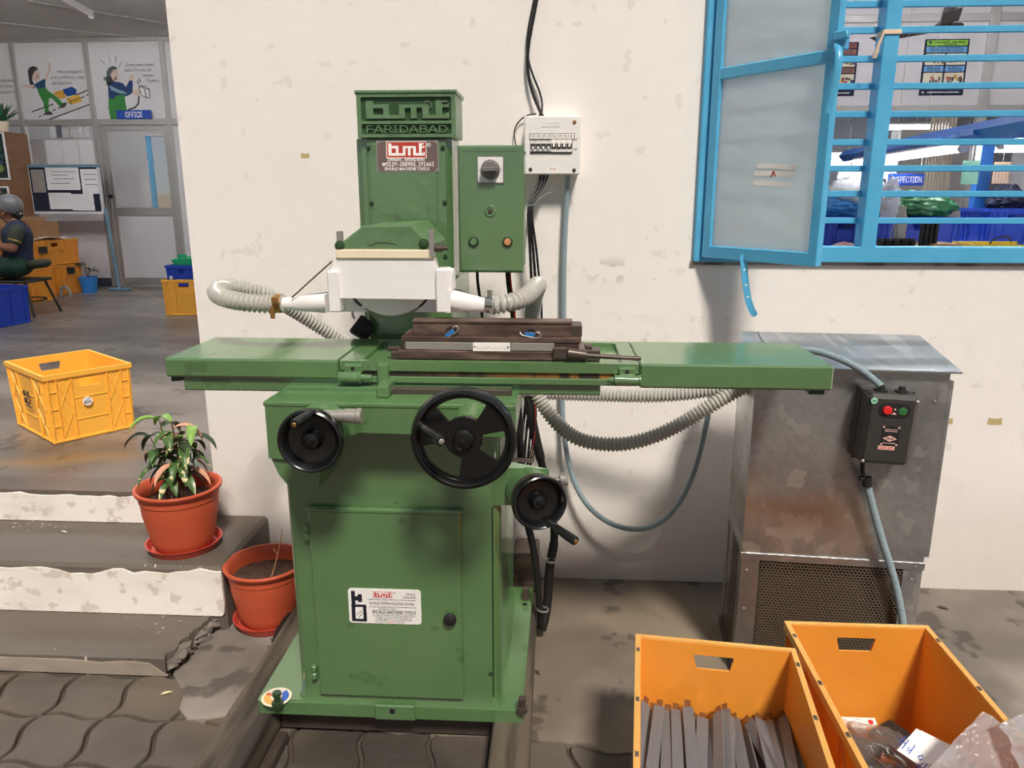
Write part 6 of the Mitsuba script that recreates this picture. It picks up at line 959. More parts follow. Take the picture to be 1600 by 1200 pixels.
m2 = [(mfill([(805, 600), (835, 598), (832, 560), (848, 530), (880, 515), (912, 525), (915, 545), (885, 560), (862, 590), (878, 640), (850, 640), (832, 665), (830, 630), (802, 625), (822, 612)]), '#5d6164'),
      (mfill([(835, 598), (862, 590), (885, 625), (910, 660), (850, 690), (830, 640)]), '#24242c'),
      (mfill([(862, 585), (885, 545), (918, 540), (928, 580), (925, 625), (900, 640), (880, 625)], 2), '#d9c0b4'), (mline([(893, 612), (902, 600), (912, 618), (900, 625)], .008, 4, True), ink),
      (mfill([(845, 680), (880, 640), (925, 640), (960, 650), (985, 680), (1010, 630), (1035, 628), (1038, 660), (1035, 725), (1000, 748), (905, 775), (880, 775), (850, 770)], 2), '#2b3f70'),
      (mfill([(855, 665), (900, 690), (965, 712), (1000, 735), (940, 730), (870, 705)], 3), '#8fa8b2'),
      (mfill([(1005, 632), (1008, 600), (1018, 580), (1040, 582), (1050, 600), (1035, 630)], 2), '#d9c0b4'), (mfill([(1036, 735), (1040, 705), (1075, 695), (1098, 720), (1088, 752), (1060, 748)], 3), '#d9c0b4'),
      (mfill([(848, 770), (885, 775), (910, 745), (972, 735), (978, 790), (990, 850), (992, 930), (865, 930), (848, 850)], 3), '#3f8a45'),
      (mfill([(1086, 672), (1128, 690), (1145, 765), (1100, 738)], 3), '#e6e2de'), (mline([(1086, 672), (1128, 690), (1145, 765), (1100, 738)], .008, 4, True), ink), (mline([(1086, 672), (1130, 672), (1170, 700), (1172, 765), (1145, 765)], .008, 4), ink), (mline([(1128, 690), (1170, 700)], .006, 4), ink),
      (mline([(1085, 755), (1082, 810), (1055, 840), (1005, 856)], .016, 3), '#2b2a2c'),
      *[(mline(q, .006), '#8d8885') for q in ([(785, 465), (820, 500)], [(850, 430), (860, 490)], [(908, 440), (900, 495)], [(958, 475), (925, 530)])],
      (mline([(1085, 615), (1098, 640)], .012), ink), (mline([(1074, 632), (1082, 655)], .012), ink),
      (textline(3, 975, 1208, 516), ink), (textline(4, 978, 1182, 558), ink), (textline(5, 1112, 1203, 598), ink), (textline(6, 1145, 1250, 638), ink)]
m0 = [(textline(7, -120, 120, 640), ink), (textline(8, -130, 105, 685), ink), (textline(2, -60, 115, 730), ink)]
for m_, l, nm in ((m1, 'wall cartoon of a worker in green overalls tripping over boxes, painted on the office panel', 'wall_cartoon'), (m2, 'wall cartoon of a worker in green overalls shocked by a plug, above the office sign', 'wall_cartoon'), (m0, 'lines of dark lettering on the leftmost office panel', 'wall_lettering')):
    m, cl = vcolor(m_); add(nm, m, 'mat_print', False, l, 'painting' if nm == 'wall_cartoon' else 'lettering', color=cl)
sg = thing('office_sign', 'blue OFFICE sign in white letters above the office door', 'sign')
a, b, c, d = front(182, 172, 236, 186, PY-.05); add(sg+'__plate', cbox(a, b, PY-.05, PY-.036, c, d, .003), 'mat_signblue', False); add(sg+'__lettering', txt('OFFICE', .60*(d-c), (a+b)/2, PY-.05, c+.2*(d-c), .003, True, .50*(b-a)), 'mat_print_white', False, 'white letters')
# tube lamp batten on the ceiling
tl_ = thing('ceiling_lamp', 'unlit tube lamp batten on the grey hall ceiling at the upper left', 'lamp')
a, b = atz(142, 24, CEIL-.06), atz(84, -8, CEIL-.06)
add(tl_+'__batten', tube(np.array([a, b])+[0, 0, .04], .028, 4), 'mat_panel', False); add(tl_+'__tube', cyl(a, b, .014, n=14), 'mat_print_white', 40)
for p in (a, b): add(tl_+'__holder', cbox(p[0]-.02, p[0]+.02, p[1]-.02, p[1]+.02, p[2]-.03, p[2]+.05, .004), 'mat_label_white', False)
# tube lamps added on the hall ceiling to brighten it, unseen above the frame
def lit(x0, y0, z0, x1, y1, z1, label, rad, r=.014, fix='mat_panel', group=None):
    k = thing('tube_lamp', label, 'lamp', group); a, b = np.array([x0, y0, z0]), np.array([x1, y1, z1])
    add(k+'__batten', tube(np.array([a, b])+[0, 0, .045], .03, 4), fix, False); add(k+'__tube', cyl(a, b, r, n=14), 'mat_print_white', 40, **lamp(rad))
    if z0 < CEIL-.15: add(k+'__hanger', cat(*[tube(np.array([[x, y0, z0+.05], [x, y0, CEIL]]), .005, 6) for x in (x0+.1, x1-.1)]), 'mat_alu', False)
    return k
for i, (x, y) in enumerate(((-3.2, 5.2), (-5.4, 5.6), (-4.0, 6.3), (.9, 5.0), (2.6, 5.0), (1.0, 6.6), (3.0, 6.6), (4.6, 5.6))):
    rad_ = [58, 60, 62] if x < 0 else [17, 17.5, 19]
    lit(x-.6, y, CEIL-.08, x+.6, y, CEIL-.08, 'added unseen tube lamp brightening the hall from its ceiling', rad_, group='added unseen tube lamps on the hall ceiling')
for x in (-5.9, -4.2): lit(x-.6, 10.7, CEIL-.08, x+.6, 10.7, CEIL-.08, 'added tube lamp on the office ceiling, hidden behind the panels', [40, 41, 42], group='added hidden tube lamps on the office ceiling')  # lamps added to brighten the office, out of sight behind the panels
# notice board on its blue stand
nb = thing('notice_board', 'dark notice board with five pinned sheets on a blue-grey stand before the office', 'notice board')
NBY = 8.92; a, b, c, d = front(48, 261, 157, 332, NBY)
add(nb+'__board', cbox(a, b, NBY, NBY+.02, c, d, .002), 'mat_navyboard', False)
add(nb+'__frame', cat(cbox(a-.015, a+.012, NBY-.012, NBY+.02, c-.02, d+.02, .003), cbox(b-.012, b+.015, NBY-.012, NBY+.02, c-.02, d+.02, .003), cbox(a, b, NBY-.012, NBY+.02, c-.02, c+.012, .003)), 'mat_panel', False, 'pale frame'); add(nb+'__top_bar', cbox(a-.02, b+.02, NBY-.018, NBY+.02, d-.005, d+.028, .003), 'mat_bluestand', False)
for q, mt in (((50, 265, 70, 301), 'mat_alu'), ((72, 261, 124, 297), 'mat_paper'), ((127, 264, 154, 303), 'mat_paper'), ((77, 301, 112, 327), 'mat_paper'), ((112, 303, 147, 329), 'mat_paper')):
    e = front(*q, NBY-.006); k = add(nb+'__pinned_sheet', cbox(e[0], e[1], NBY-.006, NBY-.003, e[2], e[3], 0), mt, False)
ln_ = []
for q in ((80, 268, 118), (80, 273, 105), (84, 279, 116), (80, 286, 110), (130, 272, 150), (131, 280, 151), (133, 288, 152)):
    e = front(q[0], q[1], q[2], q[1]+.9, NBY-.006); ln_.append(cbox(e[0], e[1], NBY-.0068, NBY-.0058, e[2], e[3], 0))
add(nb+'__print_lines', cat(ln_), 'mat_print_grey', False)
pf = atz(176, 441, HZ); pf[1] = NBY+.05; ptop = np.array([b+.02, NBY+.02, c+.05])
add(nb+'__stand_leg', cat(tube(np.array([ptop, [b+.06, NBY+.03, HZ+.03]]), .022, 10), cbox(b-.05, b+.20, NBY-.02, NBY+.06, HZ, HZ+.03, .008)), 'mat_bluestand', 30)
add(nb+'__stand_leg', cat(tube(np.array([[a, NBY+.03, c+.05], [a-.03, NBY+.04, HZ+.03]]), .022, 10), cbox(a-.15, a+.1, NBY-.02, NBY+.06, HZ, HZ+.03, .008)), 'mat_bluestand', 30)
# brown cupboard with pictures
cu = thing('cupboard', 'tall brown wooden cupboard with framed pictures at the left edge', 'cupboard')
a, b, c, d = front(-60, 205, 16, 400, 8.55)
cv = [[x, y, z] for x in (a, b) for y in (8.55, 8.985) for z in (HZ, d)]
add(cu+'__carcass', hull(cv), 'mat_wood', False)
for q in ((-40, 206, 11, 281), (-40, 291, 17, 345)):
    e = front(*q, 8.54); k = add(cu+'__picture', cbox(e[0], e[1], 8.535, 8.549, e[2], e[3], .003), 'mat_label_white', False, 'white framed picture'); W_, H_ = e[1]-e[0], e[3]-e[2]
    rr = np.random.default_rng(int(q[1])); ms = [(prism(sbox(e[0]+.02, e[2]+.02, e[1]-.02, e[3]-.02), 8.534, 8.535), '#20302c')]
    for t in range(26): ms.append((prism(Point(e[1]-.03-rr.random()*.25, e[2]+.05+rr.random()*(H_-.1)).buffer(.02+.03*rr.random(), quad_segs=3).intersection(sbox(e[0]+.02, e[2]+.02, e[1]-.02, e[3]-.02)), 8.5335-.0002*t, 8.534), ['#3f6b45', '#7b8a4a', '#c8963f', '#a8574a', '#4d7d6c', '#35505d'][t % 6]))
    m, cl = vcolor(ms); add(k+'__print', m, 'mat_print', False, color=cl)
pt = thing('potted_plant', 'spiky green plant in a cream pot on top of the brown cupboard', 'potted plant')
p = at(4, 201, 8.75); p[2] = d
add(pt+'__pot', lathe([(0, 0), (.055, 0), (.075, .12), (.068, .12), (.06, .10), (0, .10)], p, n=28), 'mat_cream', 40)
for i in range(26):
    an, el_ = i*2.4, .35+.9*RNG.random(); add(pt+'__leaf', leaf(p+[0, 0, .09], [math.cos(an)*math.cos(el_), math.sin(an)*math.cos(el_), math.sin(el_)+.3], .20+.08*RNG.random(), .045, .35, 5), 'mat_leaf_dark' if i % 3 else 'mat_greenbag', True)
# orange crates, boxes and sack against the partition
def crate2(label, qa, qb, ztop, Ln, mt, **kw):     # front-left and front-right floor corners in the view, depth Ln
    z0 = kw.pop('z0', HZ); a, b = atz(*qa, z0), atz(*qb, z0); yw = math.atan2(b[1]-a[1], b[0]-a[0]); W = float(np.linalg.norm(b-a)); c = (a+b)/2+rotz(yw)@np.array([0, Ln/2, 0]); H = at((qa[0]+qb[0])/2, ztop, (a+b)[1]/2)[2]-z0
    return crate(label, W, Ln, H, c[0], c[1], z0, yw, mt, **kw)+(H, W)
ka = crate2('orange crate at floor level in the stack below the notice board', (96, 462), (134, 456), 413, .40, 'mat_orange')
ha = ka[3]; zt2 = HZ+ha+.002
for kx_, lz in ((ka, HZ),): add(kx_[0]+'__label_mark', xform(cbox(-.05, .05, -.2-.016, -.2-.006, .68*ha, .68*ha+.07, .001), kx_[1], kx_[2]), 'mat_blackmatt', False)
Wb = ka[4]
c = ka[2]+ka[1]@np.array([-.16, .02, ha+.002]); kb, Rb, ob_ = crate('wide orange crate on top of the stack below the notice board, under the white sack', Wb+.34, .42, .285, c[0], c[1], c[2], math.atan2(ka[1][1, 0], ka[1][0, 0]), 'mat_orange')
add(kb+'__label_mark', xform(cbox(-.24, -.13, -.226, -.212, .15, .22, .001), Rb, ob_), 'mat_blackmatt', False)
kc = crate2('orange crate standing on the floor just behind the stool leg', (54, 474), (92, 468), 418, .24, 'mat_orange')
kd = crate2('orange crate half hidden behind the seated worker, beside the stool', (5, 470), (48, 465), 425, .26, 'mat_orange')
zc = c[2]+.285
for i, (dx, w, h, yw, l) in enumerate(((-.22, .16, .22, .1, 'tall narrow cardboard box behind the seated worker on the crate stack'), (.07, .38, .20, -.12, 'brown cardboard box with open flap on the crate stack below the notice board'))):
    k = thing('cardboard_box', l, 'box'); o = ob_+Rb@np.array([dx, .08, .287]); R = rotz(yw)
    add(k+'__carton', xform(cbox(-w/2, w/2, -.12, .12, 0, h, .003), R, o), 'mat_cardboard', False)
    add(k+'__flap', xform(hull([[-w/2, -.12, h], [w/2, -.12, h], [-w/2, -.12, h+.003], [w/2, -.12, h+.003], [-w/2+.02, -.02, h+.05], [w/2-.02, -.02, h+.05], [-w/2+.02, -.02, h+.053], [w/2-.02, -.02, h+.053]]), R, o), 'mat_cardboard', False)
sc_ = [ob_+Rb@np.array(v) for v in ([-.38, -.20, .292], [.30, -.21, .30], [.38, .0, .30], [-.34, -.02, .31])]
add('white_sack', sheet(sc_, 40, .018, 5, 5, warp=lambda u, v, p: p+np.stack([u*0, -.04*np.sin(6*u)*(1-v), -.02*np.cos(7*u)*(1-v)-.06*np.clip(u-.85, 0, 1)*5*(1-v)], -1)), 'mat_sack', True, 'white woven sack draped over the edge of the orange crate stack', 'sack')
# blue crate at the left edge
ke = crate2('bright blue plastic crate at the left edge in front of the seated worker', (-50, 523), (53, 503), 452, .42, 'mat_blueplastic', lattice=False)
kf = crate2('yellow plastic crate half hidden by the wall corner', (257, 494), (325, 493), 437, .42, 'mat_yellow', lattice=False)
kg, Rg, og = crate('small blue plastic bin standing in the yellow crate at the wall corner', .30, .24, .20, *(kf[2]+kf[1]@np.array([-.02, -.02, 0]))[:2], HZ+kf[3]-.075, .02, 'mat_blueplastic', None, name='plastic_bin', lattice=False, handle=.06)
add(kg+'__label_mark', xform(cbox(-.11, -.08, -.128, -.112, .07, .10, .002), Rg, og), 'mat_label_white', False)
gb_ = thing('green_part', 'small green plastic tray on the blue bin at the wall corner', 'tray'); o = og+[.03, 0, .202]
add(gb_+'__tray', cat(xform(hull([[-.10, -.08, 0], [.12, -.08, 0], [-.08, .08, 0], [.12, .08, 0], [-.12, -.09, .05], [.14, -.09, .07], [-.09, .09, .08], [.14, .09, .06]]), None, o), cyl(o+[-.03, -.05, .05], o+[-.03, -.05, .10], .04, n=16)), 'mat_greenplastic', 30)
# small blue pot by the door
pt = thing('potted_plant', 'small grey-leaved plant in a blue pot on the hall floor beside the office door', 'potted plant')
p = atz(171, 451, HZ)+[0, .0, 0]; p[1] = NBY-.22
add(pt+'__pot', lathe([(0, 0), (.075, 0), (.10, .17), (.105, .17), (.105, .19), (.092, .19), (.085, .14), (0, .14)], p, n=32), 'mat_bluepot', 40)
for i, (dx, dz, an, ln) in enumerate(((-.03, .16, 2.8, .20), (-.01, .18, 3.5, .18), (.03, .12, 1.2, .14), (.02, .10, -.6, .12))):
    st_ = p+[0, 0, .13]; tp = p+[dx, 0, .15+dz]; add(pt+'__stem', tube(np.array([st_, tp]), .004, 6), 'mat_stem', 40); add(pt+'__leaf', leaf(tp, [math.cos(an), -.3*math.sin(an), .25], ln, .09, 1.0), 'mat_leafgrey', True)
hk_ = thing('iron_bracket', 'small grey arched metal piece on the hall floor beside the orange crates', 'bracket'); p = atz(103, 463, HZ)
add(hk_+'__arch', tube(spline([p+[-.05, 0, 0], p+[-.045, 0, .07], p+[0, 0, .11], p+[.045, 0, .07], p+[.05, 0, 0]], 20), .018, 8), 'mat_alu', 40)
# ------------------------------------------------ the seated worker
def blob(bones, cell=.012, it=8):
    M = None
    for (p, r, q, s) in bones:
        sp = lambda c, rr: np.asarray(c)+rr*np.array(trimesh.creation.icosphere(2).vertices)
        h = m3.Manifold.hull_points(np.vstack([sp(p, r), sp(q, s)])); M = h if M is None else M+h
    m = M2T(M.refine_to_length(cell)); m.merge_vertices(); trimesh.smoothing.filter_taubin(m, iterations=it); return m
PYW = 7.05
def W3(x, y, dy=0.0): return at(x, y, PYW+dy)
pe = thing('person', 'worker in a hair net, dark vest and green trousers, seated facing left on a stool', 'person')
head, neck, chest, belly, hip = W3(12, 326), W3(22, 346), W3(27, 368), W3(28, 392), W3(27, 412)
sp2 = .145
shL, shR = W3(27, 362, -sp2), W3(27, 362, sp2)
elL, elR = W3(19, 388, -.20), W3(15, 390, .20); wrL, wrR = W3(-22, 381, -.10), W3(-22, 381, .10)
hL, hR = W3(25, 416, -.09), W3(25, 416, .09); knL, knR = W3(-48, 424, -.10), W3(-48, 424, .10); 
anL, anR = np.array([knL[0]+.03, knL[1], HZ+.09]), np.array([knR[0]+.03, knR[1], HZ+.09])
sk_b = [(head+[.012, 0, .018], .088, head+[-.02, 0, -.045], .068), (head+[-.055, 0, -.075], .034, head+[-.02, 0, -.05], .060), (head+[-.01, 0, -.08], .050, neck+[0, 0, -.03], .052), (neck, .05, chest, .09), (chest, .115, belly, .105), (belly, .11, hip, .12)]
for s, e, w, h_, k_, a_ in ((shL, elL, wrL, hL, knL, anL), (shR, elR, wrR, hR, knR, anR)):
    sk_b += [(chest, .08, s, .055), (s, .053, e, .040), (e, .040, w, .026), (hip, .10, h_, .085), (h_, .085, k_, .058), (k_, .056, a_, .036), (a_, .036, a_+[-.03, 0, -.055], .030), (a_+[-.03, 0, -.055], .030, a_+[-.16, 0, -.065], .024)]
    pal = w+[-.05, 0, -.008]; sk_b.append((w, .025, pal, .030))
    for f_i in range(4):
        y_ = -.024+.016*f_i; k1_ = pal+[-.030, y_, -.004]; k2_ = k1_+[-.032+.004*abs(f_i-1.5), 0, -.012]; k3_ = k2_+[-.014, 0, -.020]; sk_b += [(pal+[-.005, y_*.8, 0], .011, k1_, .0095), (k1_, .0095, k2_, .0085), (k2_, .0085, k3_, .0075)]
    sg_ = 1 if s is shL else -1; t1_ = w+[-.035, .03*sg_, -.004]; t2_ = t1_+[-.028, .012*sg_, -.006]; sk_b += [(w+[-.015, .012*sg_, 0], .012, t1_, .010), (t1_, .010, t2_, .008)]
nose = head+[-.098, 0, -.022]; sk_b.append((head+[-.075, 0, -.005], .012, nose, .011))
add(pe+'__body', blob(sk_b), 'mat_skin', True)
for s in (-1, 1):
    add(pe+'__eye', trimesh.creation.icosphere(2, .009).apply_translation(head+[-.078, .030*s, .008]), 'mat_label_white', True); add(pe+'__ear', lathe([(0, 0), (.020, 0), (.026, .006), (.020, .012), (.008, .008), (0, .007)], head+[.015, .074*s, -.025], (.1, s, 0), 18), 'mat_skin', 40)
    add(pe+'__earring', trimesh.creation.icosphere(2, .0075).apply_translation(head+[.006, .086*s, -.052]), 'mat_gold', True)
add(pe+'__mouth', cbox(head[0]-.086, head[0]-.076, head[1]-.024, head[1]+.024, head[2]-.072, head[2]-.062, .003), 'mat_saucer', True)
ph = np.array(trimesh.creation.icosphere(3).vertices); ph = ph[(ph[:, 2] > -.25) | (ph[:, 0] > .35)]
hairpts = head+[.018, 0, .022]+ph*[.098, .092, .096]; add(pe+'__hair', cat(hull(hairpts[hairpts[:, 0] > head[0]-.060]), blob([(head+[.085, 0, -.03], .05, head+[.10, 0, -.055], .04)], .012, 3)), 'mat_hair', 40)
nt_ = hull(head+[.024, 0, .030]+np.array([v for v in trimesh.creation.icosphere(3).vertices if v[2]*.9+v[0]*.55 > -.42])*[.118, .106, .106]); add(pe+'__hair_net', nt_, 'mat_net', True, 'translucent white hair net')
add(pe+'__hair_ribbon', blob([(head+[.118, -.01, -.045], .020, head+[.122, 0, -.07], .014), (head+[.118, .02, -.05], .018, head+[.11, .02, -.07], .014)], .01, 3), 'mat_cream', True)
vest = [(neck+[.02, 0, -.06], .085, chest+[0, 0, -.01], .130), (chest, .130, belly, .124), (belly, .124, hip+[.01, 0, .01], .135)]+[(chest+[0, 0, .02], .10, s+[.0, (.03 if s is shL else -.03), .0], .066) for s in (shL, shR)]
add(pe+'__vest', blob(vest), 'mat_navycloth', True, 'dark navy work vest')
for s, e in ((shL, elL), (shR, elR)): add(pe+'__sleeve', blob([(s, .066, s*.45+e*.55, .056)], .012, 4), 'mat_sleeve', True, 'patterned dark green sleeve')
for s, e in ((shL, elL), (shR, elR)):
    c = s*.45+e*.55; add(pe+'__sleeve_trim', lathe([(.054, -.006), (.0575, -.006), (.0575, .006), (.054, .006)], c, e-s, 26), 'mat_gold', 40)
tr_ = []
for h_, k_, a_ in ((hL, knL, anL), (hR, knR, anR)): tr_ += [(hip, .128, h_, .105), (h_, .105, k_, .078), (k_, .075, a_, .058)]
add(pe+'__trousers', blob(tr_), 'mat_greencloth', True, 'dark green trousers')
for a_ in (anL, anR): add(pe+'__sandal', cbox(a_[0]-.20, a_[0]+.05, a_[1]-.045, a_[1]+.045, HZ, HZ+.012, .004), 'mat_blackmatt', False)
so = thing('stool', 'dark metal stool with thin legs under the seated worker', 'stool')
zs = hip[2]-.145; cxs_ = hip[0]+.0
add(so+'__seat', cbox(cxs_-.20, cxs_+.20, PYW-.19, PYW+.19, zs-.025, zs, .01), 'mat_blackmatt', 30)
for sx in (-1, 1):
    for sy in (-1, 1): add(so+'__leg', tube(np.array([[cxs_+sx*.15, PYW+sy*.14, zs-.02], [cxs_+sx*.235, PYW+sy*.20, HZ]]), .012, 10), 'mat_blackmatt', 40)
add(so+'__ring', lathe([(.19, -.006), (.205, -.006), (.205, .006), (.19, .006), (.19, -.006)], (cxs_, PYW, HZ+.14), (0, 0, 1), 30), 'mat_blackmatt', 40)
cs = W3(64, 412, -.05); add('folded_cloth', blob([(cs+[-.10, 0, -.01], .045, cs+[.04, 0, .005], .040), (cs+[.02, .03, 0], .035, cs+[.07, .0, .01], .030)], .012, 4), 'mat_sleeve', True, 'dark green bundled cloth on the stool behind the seated worker', 'cloth')
# ================================================================ the room behind the blue window
def poster(label, px_, kind):
    k = thing('poster', label, 'poster'); e = front(*px_, QY-.012); W_, H_ = e[1]-e[0], e[3]-e[2]
    add(k+'__board', cbox(e[0], e[1], QY-.014, QY-.004, e[2], e[3], .002), 'mat_navyboard', False)
    ms = []
    def r(u0, v0, u1, v1, c, d=1): ms.append((prism(sbox(e[0]+u0*W_, e[3]-v1*H_, e[0]+u1*W_, e[3]-v0*H_), QY-.0145-.0005*d, QY-.014), c))
    top, band = (('#8fbf3f', '#6fa8d6') if kind else ('#7a3d3a', '#8f5a45'))
    r(.04, .02, .96, .115, top); r(.04, .135, .96, .235, band)
    for u in (.04, .52):
        for v in (.255, .595): r(u, v, u+.44, v+.20, '#e3d9c0')
        r(u, .475, u+.44, .575, band); r(u, .815, u+.44, .875, band if kind else '#6b4a3f')
    rr = np.random.default_rng(3+kind)
    for u in (.04, .52):
        for v in (.255, .595):
            for t in range(9): a_, b_ = u+.05+.34*rr.random(), v+.07+.09*rr.random(); r(a_, b_-.05*rr.random(), a_+.03+.05*rr.random(), b_+.03, ['#7b3b3b', '#4c4a3f', '#b5543f', '#2f3d52', '#7d7a4a', '#c49a4a'][t % 6], 2)
        for v in (.492, .52, .548): r(u+.06, v, u+.38, v+.012, '#2b3358', 2)
    for v in (.15, .178, .206): r(.12, v, .88, v+.010, '#2b3358', 2)
    r(.22, .05, .55, .066, '#22301c', 2); r(.60, .05, .90, .066, '#22301c', 2); r(.42, .085, .72, .10, '#22301c', 2)
    r(.18, .935, .90, .955, '#d5d7e2', 2); r(.05, .93, .10, .96, '#d5d7e2', 2)
    ms.append((prism(Polygon([(e[0]+.06*W_, e[3]-.035*H_), (e[0]+.17*W_, e[3]-.035*H_), (e[0]+.115*W_, e[3]-.095*H_)]), QY-.0155, QY-.014), '#2b3a50'))
    m, cl = vcolor(ms); add(k+'__print', m, 'mat_print', False, color=cl)
poster('safety poster with green and blue bands, seen through the window right of the mullion', (1441, 61, 1510, 149), 1)
poster('brown-banded poster seen through the blue window just beside the open sash', (1268, 66, 1338, 150), 0)
# ceiling fan
fn = thing('ceiling_fan', 'dark ceiling fan hanging in the room behind the blue window', 'ceiling fan')
p = at(1482, 40, 6.6)
add(fn+'__rod', cyl(p, [p[0], p[1], CEIL], .014, n=12), 'mat_blackmatt', 40)
add(fn+'__motor', lathe([(0, -.045), (.085, -.04), (.105, -.02), (.105, .0), (.06, .035), (.05, .11), (.035, .15), (0, .15)], p, (0, 0, 1), 32), 'mat_blackmatt', 40)
for k in range(3):
    an = .12+k*2*math.pi/3; add(fn+'__blade', xform(cat(cbox(.09, .20, -.02, .02, -.012, -.006, .002), cbox(.18, .62, -.06, .06, -.012, -.006, .002)), rotz(an)@rotx(.18), p), 'mat_darksteel', False)
# work table with its lamp gantry
TZ2 = 1.195
wt = thing('work_table', 'long grey work table behind the blue window sill', 'table')
add(wt+'__top', cbox(1.0, 3.6, 3.35, 5.3, TZ2-.035, TZ2, .004), 'mat_panel', False)
for x in (1.1, 3.5):
    for y in (3.45, 5.2): add(wt+'__leg', cbox(x-.025, x+.025, y-.025, y+.025, HZ, TZ2-.034, .003), 'mat_bluesteel', False)
g_ = thing('lamp_gantry', 'blue steel lamp gantry over the work table behind the blue window', 'gantry')
zl = at(1505, 232, 4.9)[2]; a = at(1505, 232, 4.9); b = atz(1335, 256, zl); c = at(1600, 210, 4.75)
da = (a-b)/np.linalg.norm(a-b)
add(g_+'__channel', cat(tube(np.array([b-da*.4, a+da*.9])+[0, 0, .085], .05, 4), tube(np.array([at(1500, 214, 4.72), at(1720, 190, 4.4)]), .04, 4), tube(np.array([at(1600, 226, 4.62)+[0, 0, .03], at(1600, 205, 4.62)]), .012, 6), tube(np.array([at(1640, 215, 4.52)+[0, 0, .03], at(1640, 200, 4.52)]), .012, 6)), 'mat_bluesteel', False)
pq = at(1538, 250, 5.15); add(g_+'__post', cbox(pq[0]-.04, pq[0]+.04, 5.12, 5.19, TZ2, zl+.06, .003), 'mat_bluesteel', False)
for nm, (p_, q_), l in (('a', (b, a), 'lit white tube lamp under the blue gantry, left one of two'), ('b', (at(1566, 226, 4.72), at(1650, 214, 4.5)), 'lit white tube lamp at the right edge under the blue gantry')):
    k = thing('tube_lamp', l, 'lamp'); add(k+'__tube', cyl(p_, q_, .022, n=16), 'mat_print_white', 40, **lamp([20, 20.6, 21.4])); dd = (q_-p_)/np.linalg.norm(q_-p_); add(k+'__batten', tube(np.array([p_, q_])+[0, 0, .032], .026, 4), 'mat_panel', False)
    for e_ in (p_, q_): add(k+'__holder', cyl(e_-dd*.02, e_+dd*.02, .026, n=12), 'mat_alu', 40)
# things on the table
def base(x, Y): p = at(x, 386, Y); p[2] = TZ2; return p
bA = crate2('blue plastic crate on the work table at the left end of the window view', (1286, 391), (1352, 391), 338, .36, 'mat_blueplastic', z0=TZ2, lattice=False)
bB = crate2('long blue plastic crate on the work table in the middle of the window view', (1372, 383), (1502, 383), 340, .34, 'mat_blueplastic', z0=TZ2, lattice=False)
bC = crate2('blue plastic crate on the work table at the right edge of the window view', (1540, 384), (1625, 384), 326, .34, 'mat_blueplastic', z0=TZ2, lattice=False)
def lump(name, label, cat_, c, s, mt, seed, amp=.35):
    ms = trimesh.creation.icosphere(4); v = np.array(ms.vertices); v *= (1+amp*(np.abs(meshkit.fbm(v*2.2+seed, 4, seed)-.5)*3-.4))[:, None]; v[:, 2] = np.maximum(v[:, 2], -.55)
    return add(name, TM(v*np.asarray(s)+np.asarray(c), ms.faces), mt, True, label, cat_)
zA = TZ2+bA[3]; o = bA[2]
lump('cloth_bundle', 'bright blue cloth bundle on the left blue crate behind the window', 'cloth', [o[0]-.04, o[1], zA+.035], [.22, .14, .07], 'mat_cloth_blue', 3)
lump('plastic_bag', 'large clear plastic bag over the left blue crate behind the window bars', 'bag', [o[0]+.12, o[1]+.05, zA+.10], [.20, .14, .13], 'mat_plasticbag', 9)
lump('plastic_bag', 'white plastic bag with a blue print standing beside the steel bottle', 'bag', [at(1394, 320, 4.75)[0], 4.78, at(1394, 322, 4.75)[2]], [.055, .06, .17], 'mat_milkybag', 14)
zB = TZ2+bB[3]; o = bB[2]
lump('green_bag', 'large crumpled green plastic bag on the middle blue crate behind the window', 'bag', [o[0]+.06, o[1], zB+.06], [.22, .15, .10], 'mat_greenbag', 21)
lump('green_bag', 'smaller green plastic bag at the left of the middle blue crate', 'bag', [o[0]-.16, o[1]-.03, zB+.03], [.13, .12, .07], 'mat_greenbag', 27)
zC = TZ2+bC[3]; o = bC[2]
lump('cloth_bundle', 'dark cloth heap on the right blue crate behind the window', 'cloth', [o[0]+.02, o[1], zC+.05], [.12, .12, .09], 'mat_navycloth', 33)
bo = thing('steel_bottle', 'steel water bottle with a wire loop on the work table behind the window', 'bottle'); p = base(1403, 4.35); Hb = at(1403, 322, 4.35)[2]-TZ2
add(bo+'__bottle', lathe([(0, 0), (.030, 0), (.032, .01), (.032, Hb*.72), (.022, Hb*.84), (.020, Hb*.86), (.020, Hb), (0, Hb)], p, n=32), 'mat_steel', 40); add(bo+'__loop', tube(spline([p+[-.02, -.02, Hb*.8], p+[-.045, -.02, Hb*.6], p+[-.055, -.02, Hb*.32], p+[-.04, -.02, Hb*.30], p+[-.036, -.02, Hb*.55]], 20), .003, 6), 'mat_steel', 40)
grp2 = 'black threaded studs in a row on the work table'
for i in range(9):
    x = 1374+i*6.4; p = base(x, 4.28+.02*(i % 2)); k = add('threaded_stud', lathe([(0, 0), (.017, 0)]+[(.017-.004*(j % 2), .006+.007*j) for j in range(9)]+[(.012, .075), (0, .075)], p, n=16), 'mat_blackmatt', 40, 'short black threaded stud in a row on the work table beside the rods', 'stud', grp2)
for i in range(7):
    p = base(1437+i*3.8, 4.36+.03*(i % 2)); add('black_rod', cyl(p, p+[0, 0, at(1445, 345-(i % 3), 4.36)[2]-TZ2], .0105, n=12), 'mat_blackmatt', 40, 'upright black rod in a tight bundle on the work table', 'rod', 'black rods bundled on the work table')
p0, p1 = base(1459, 4.30), base(1502, 4.30)
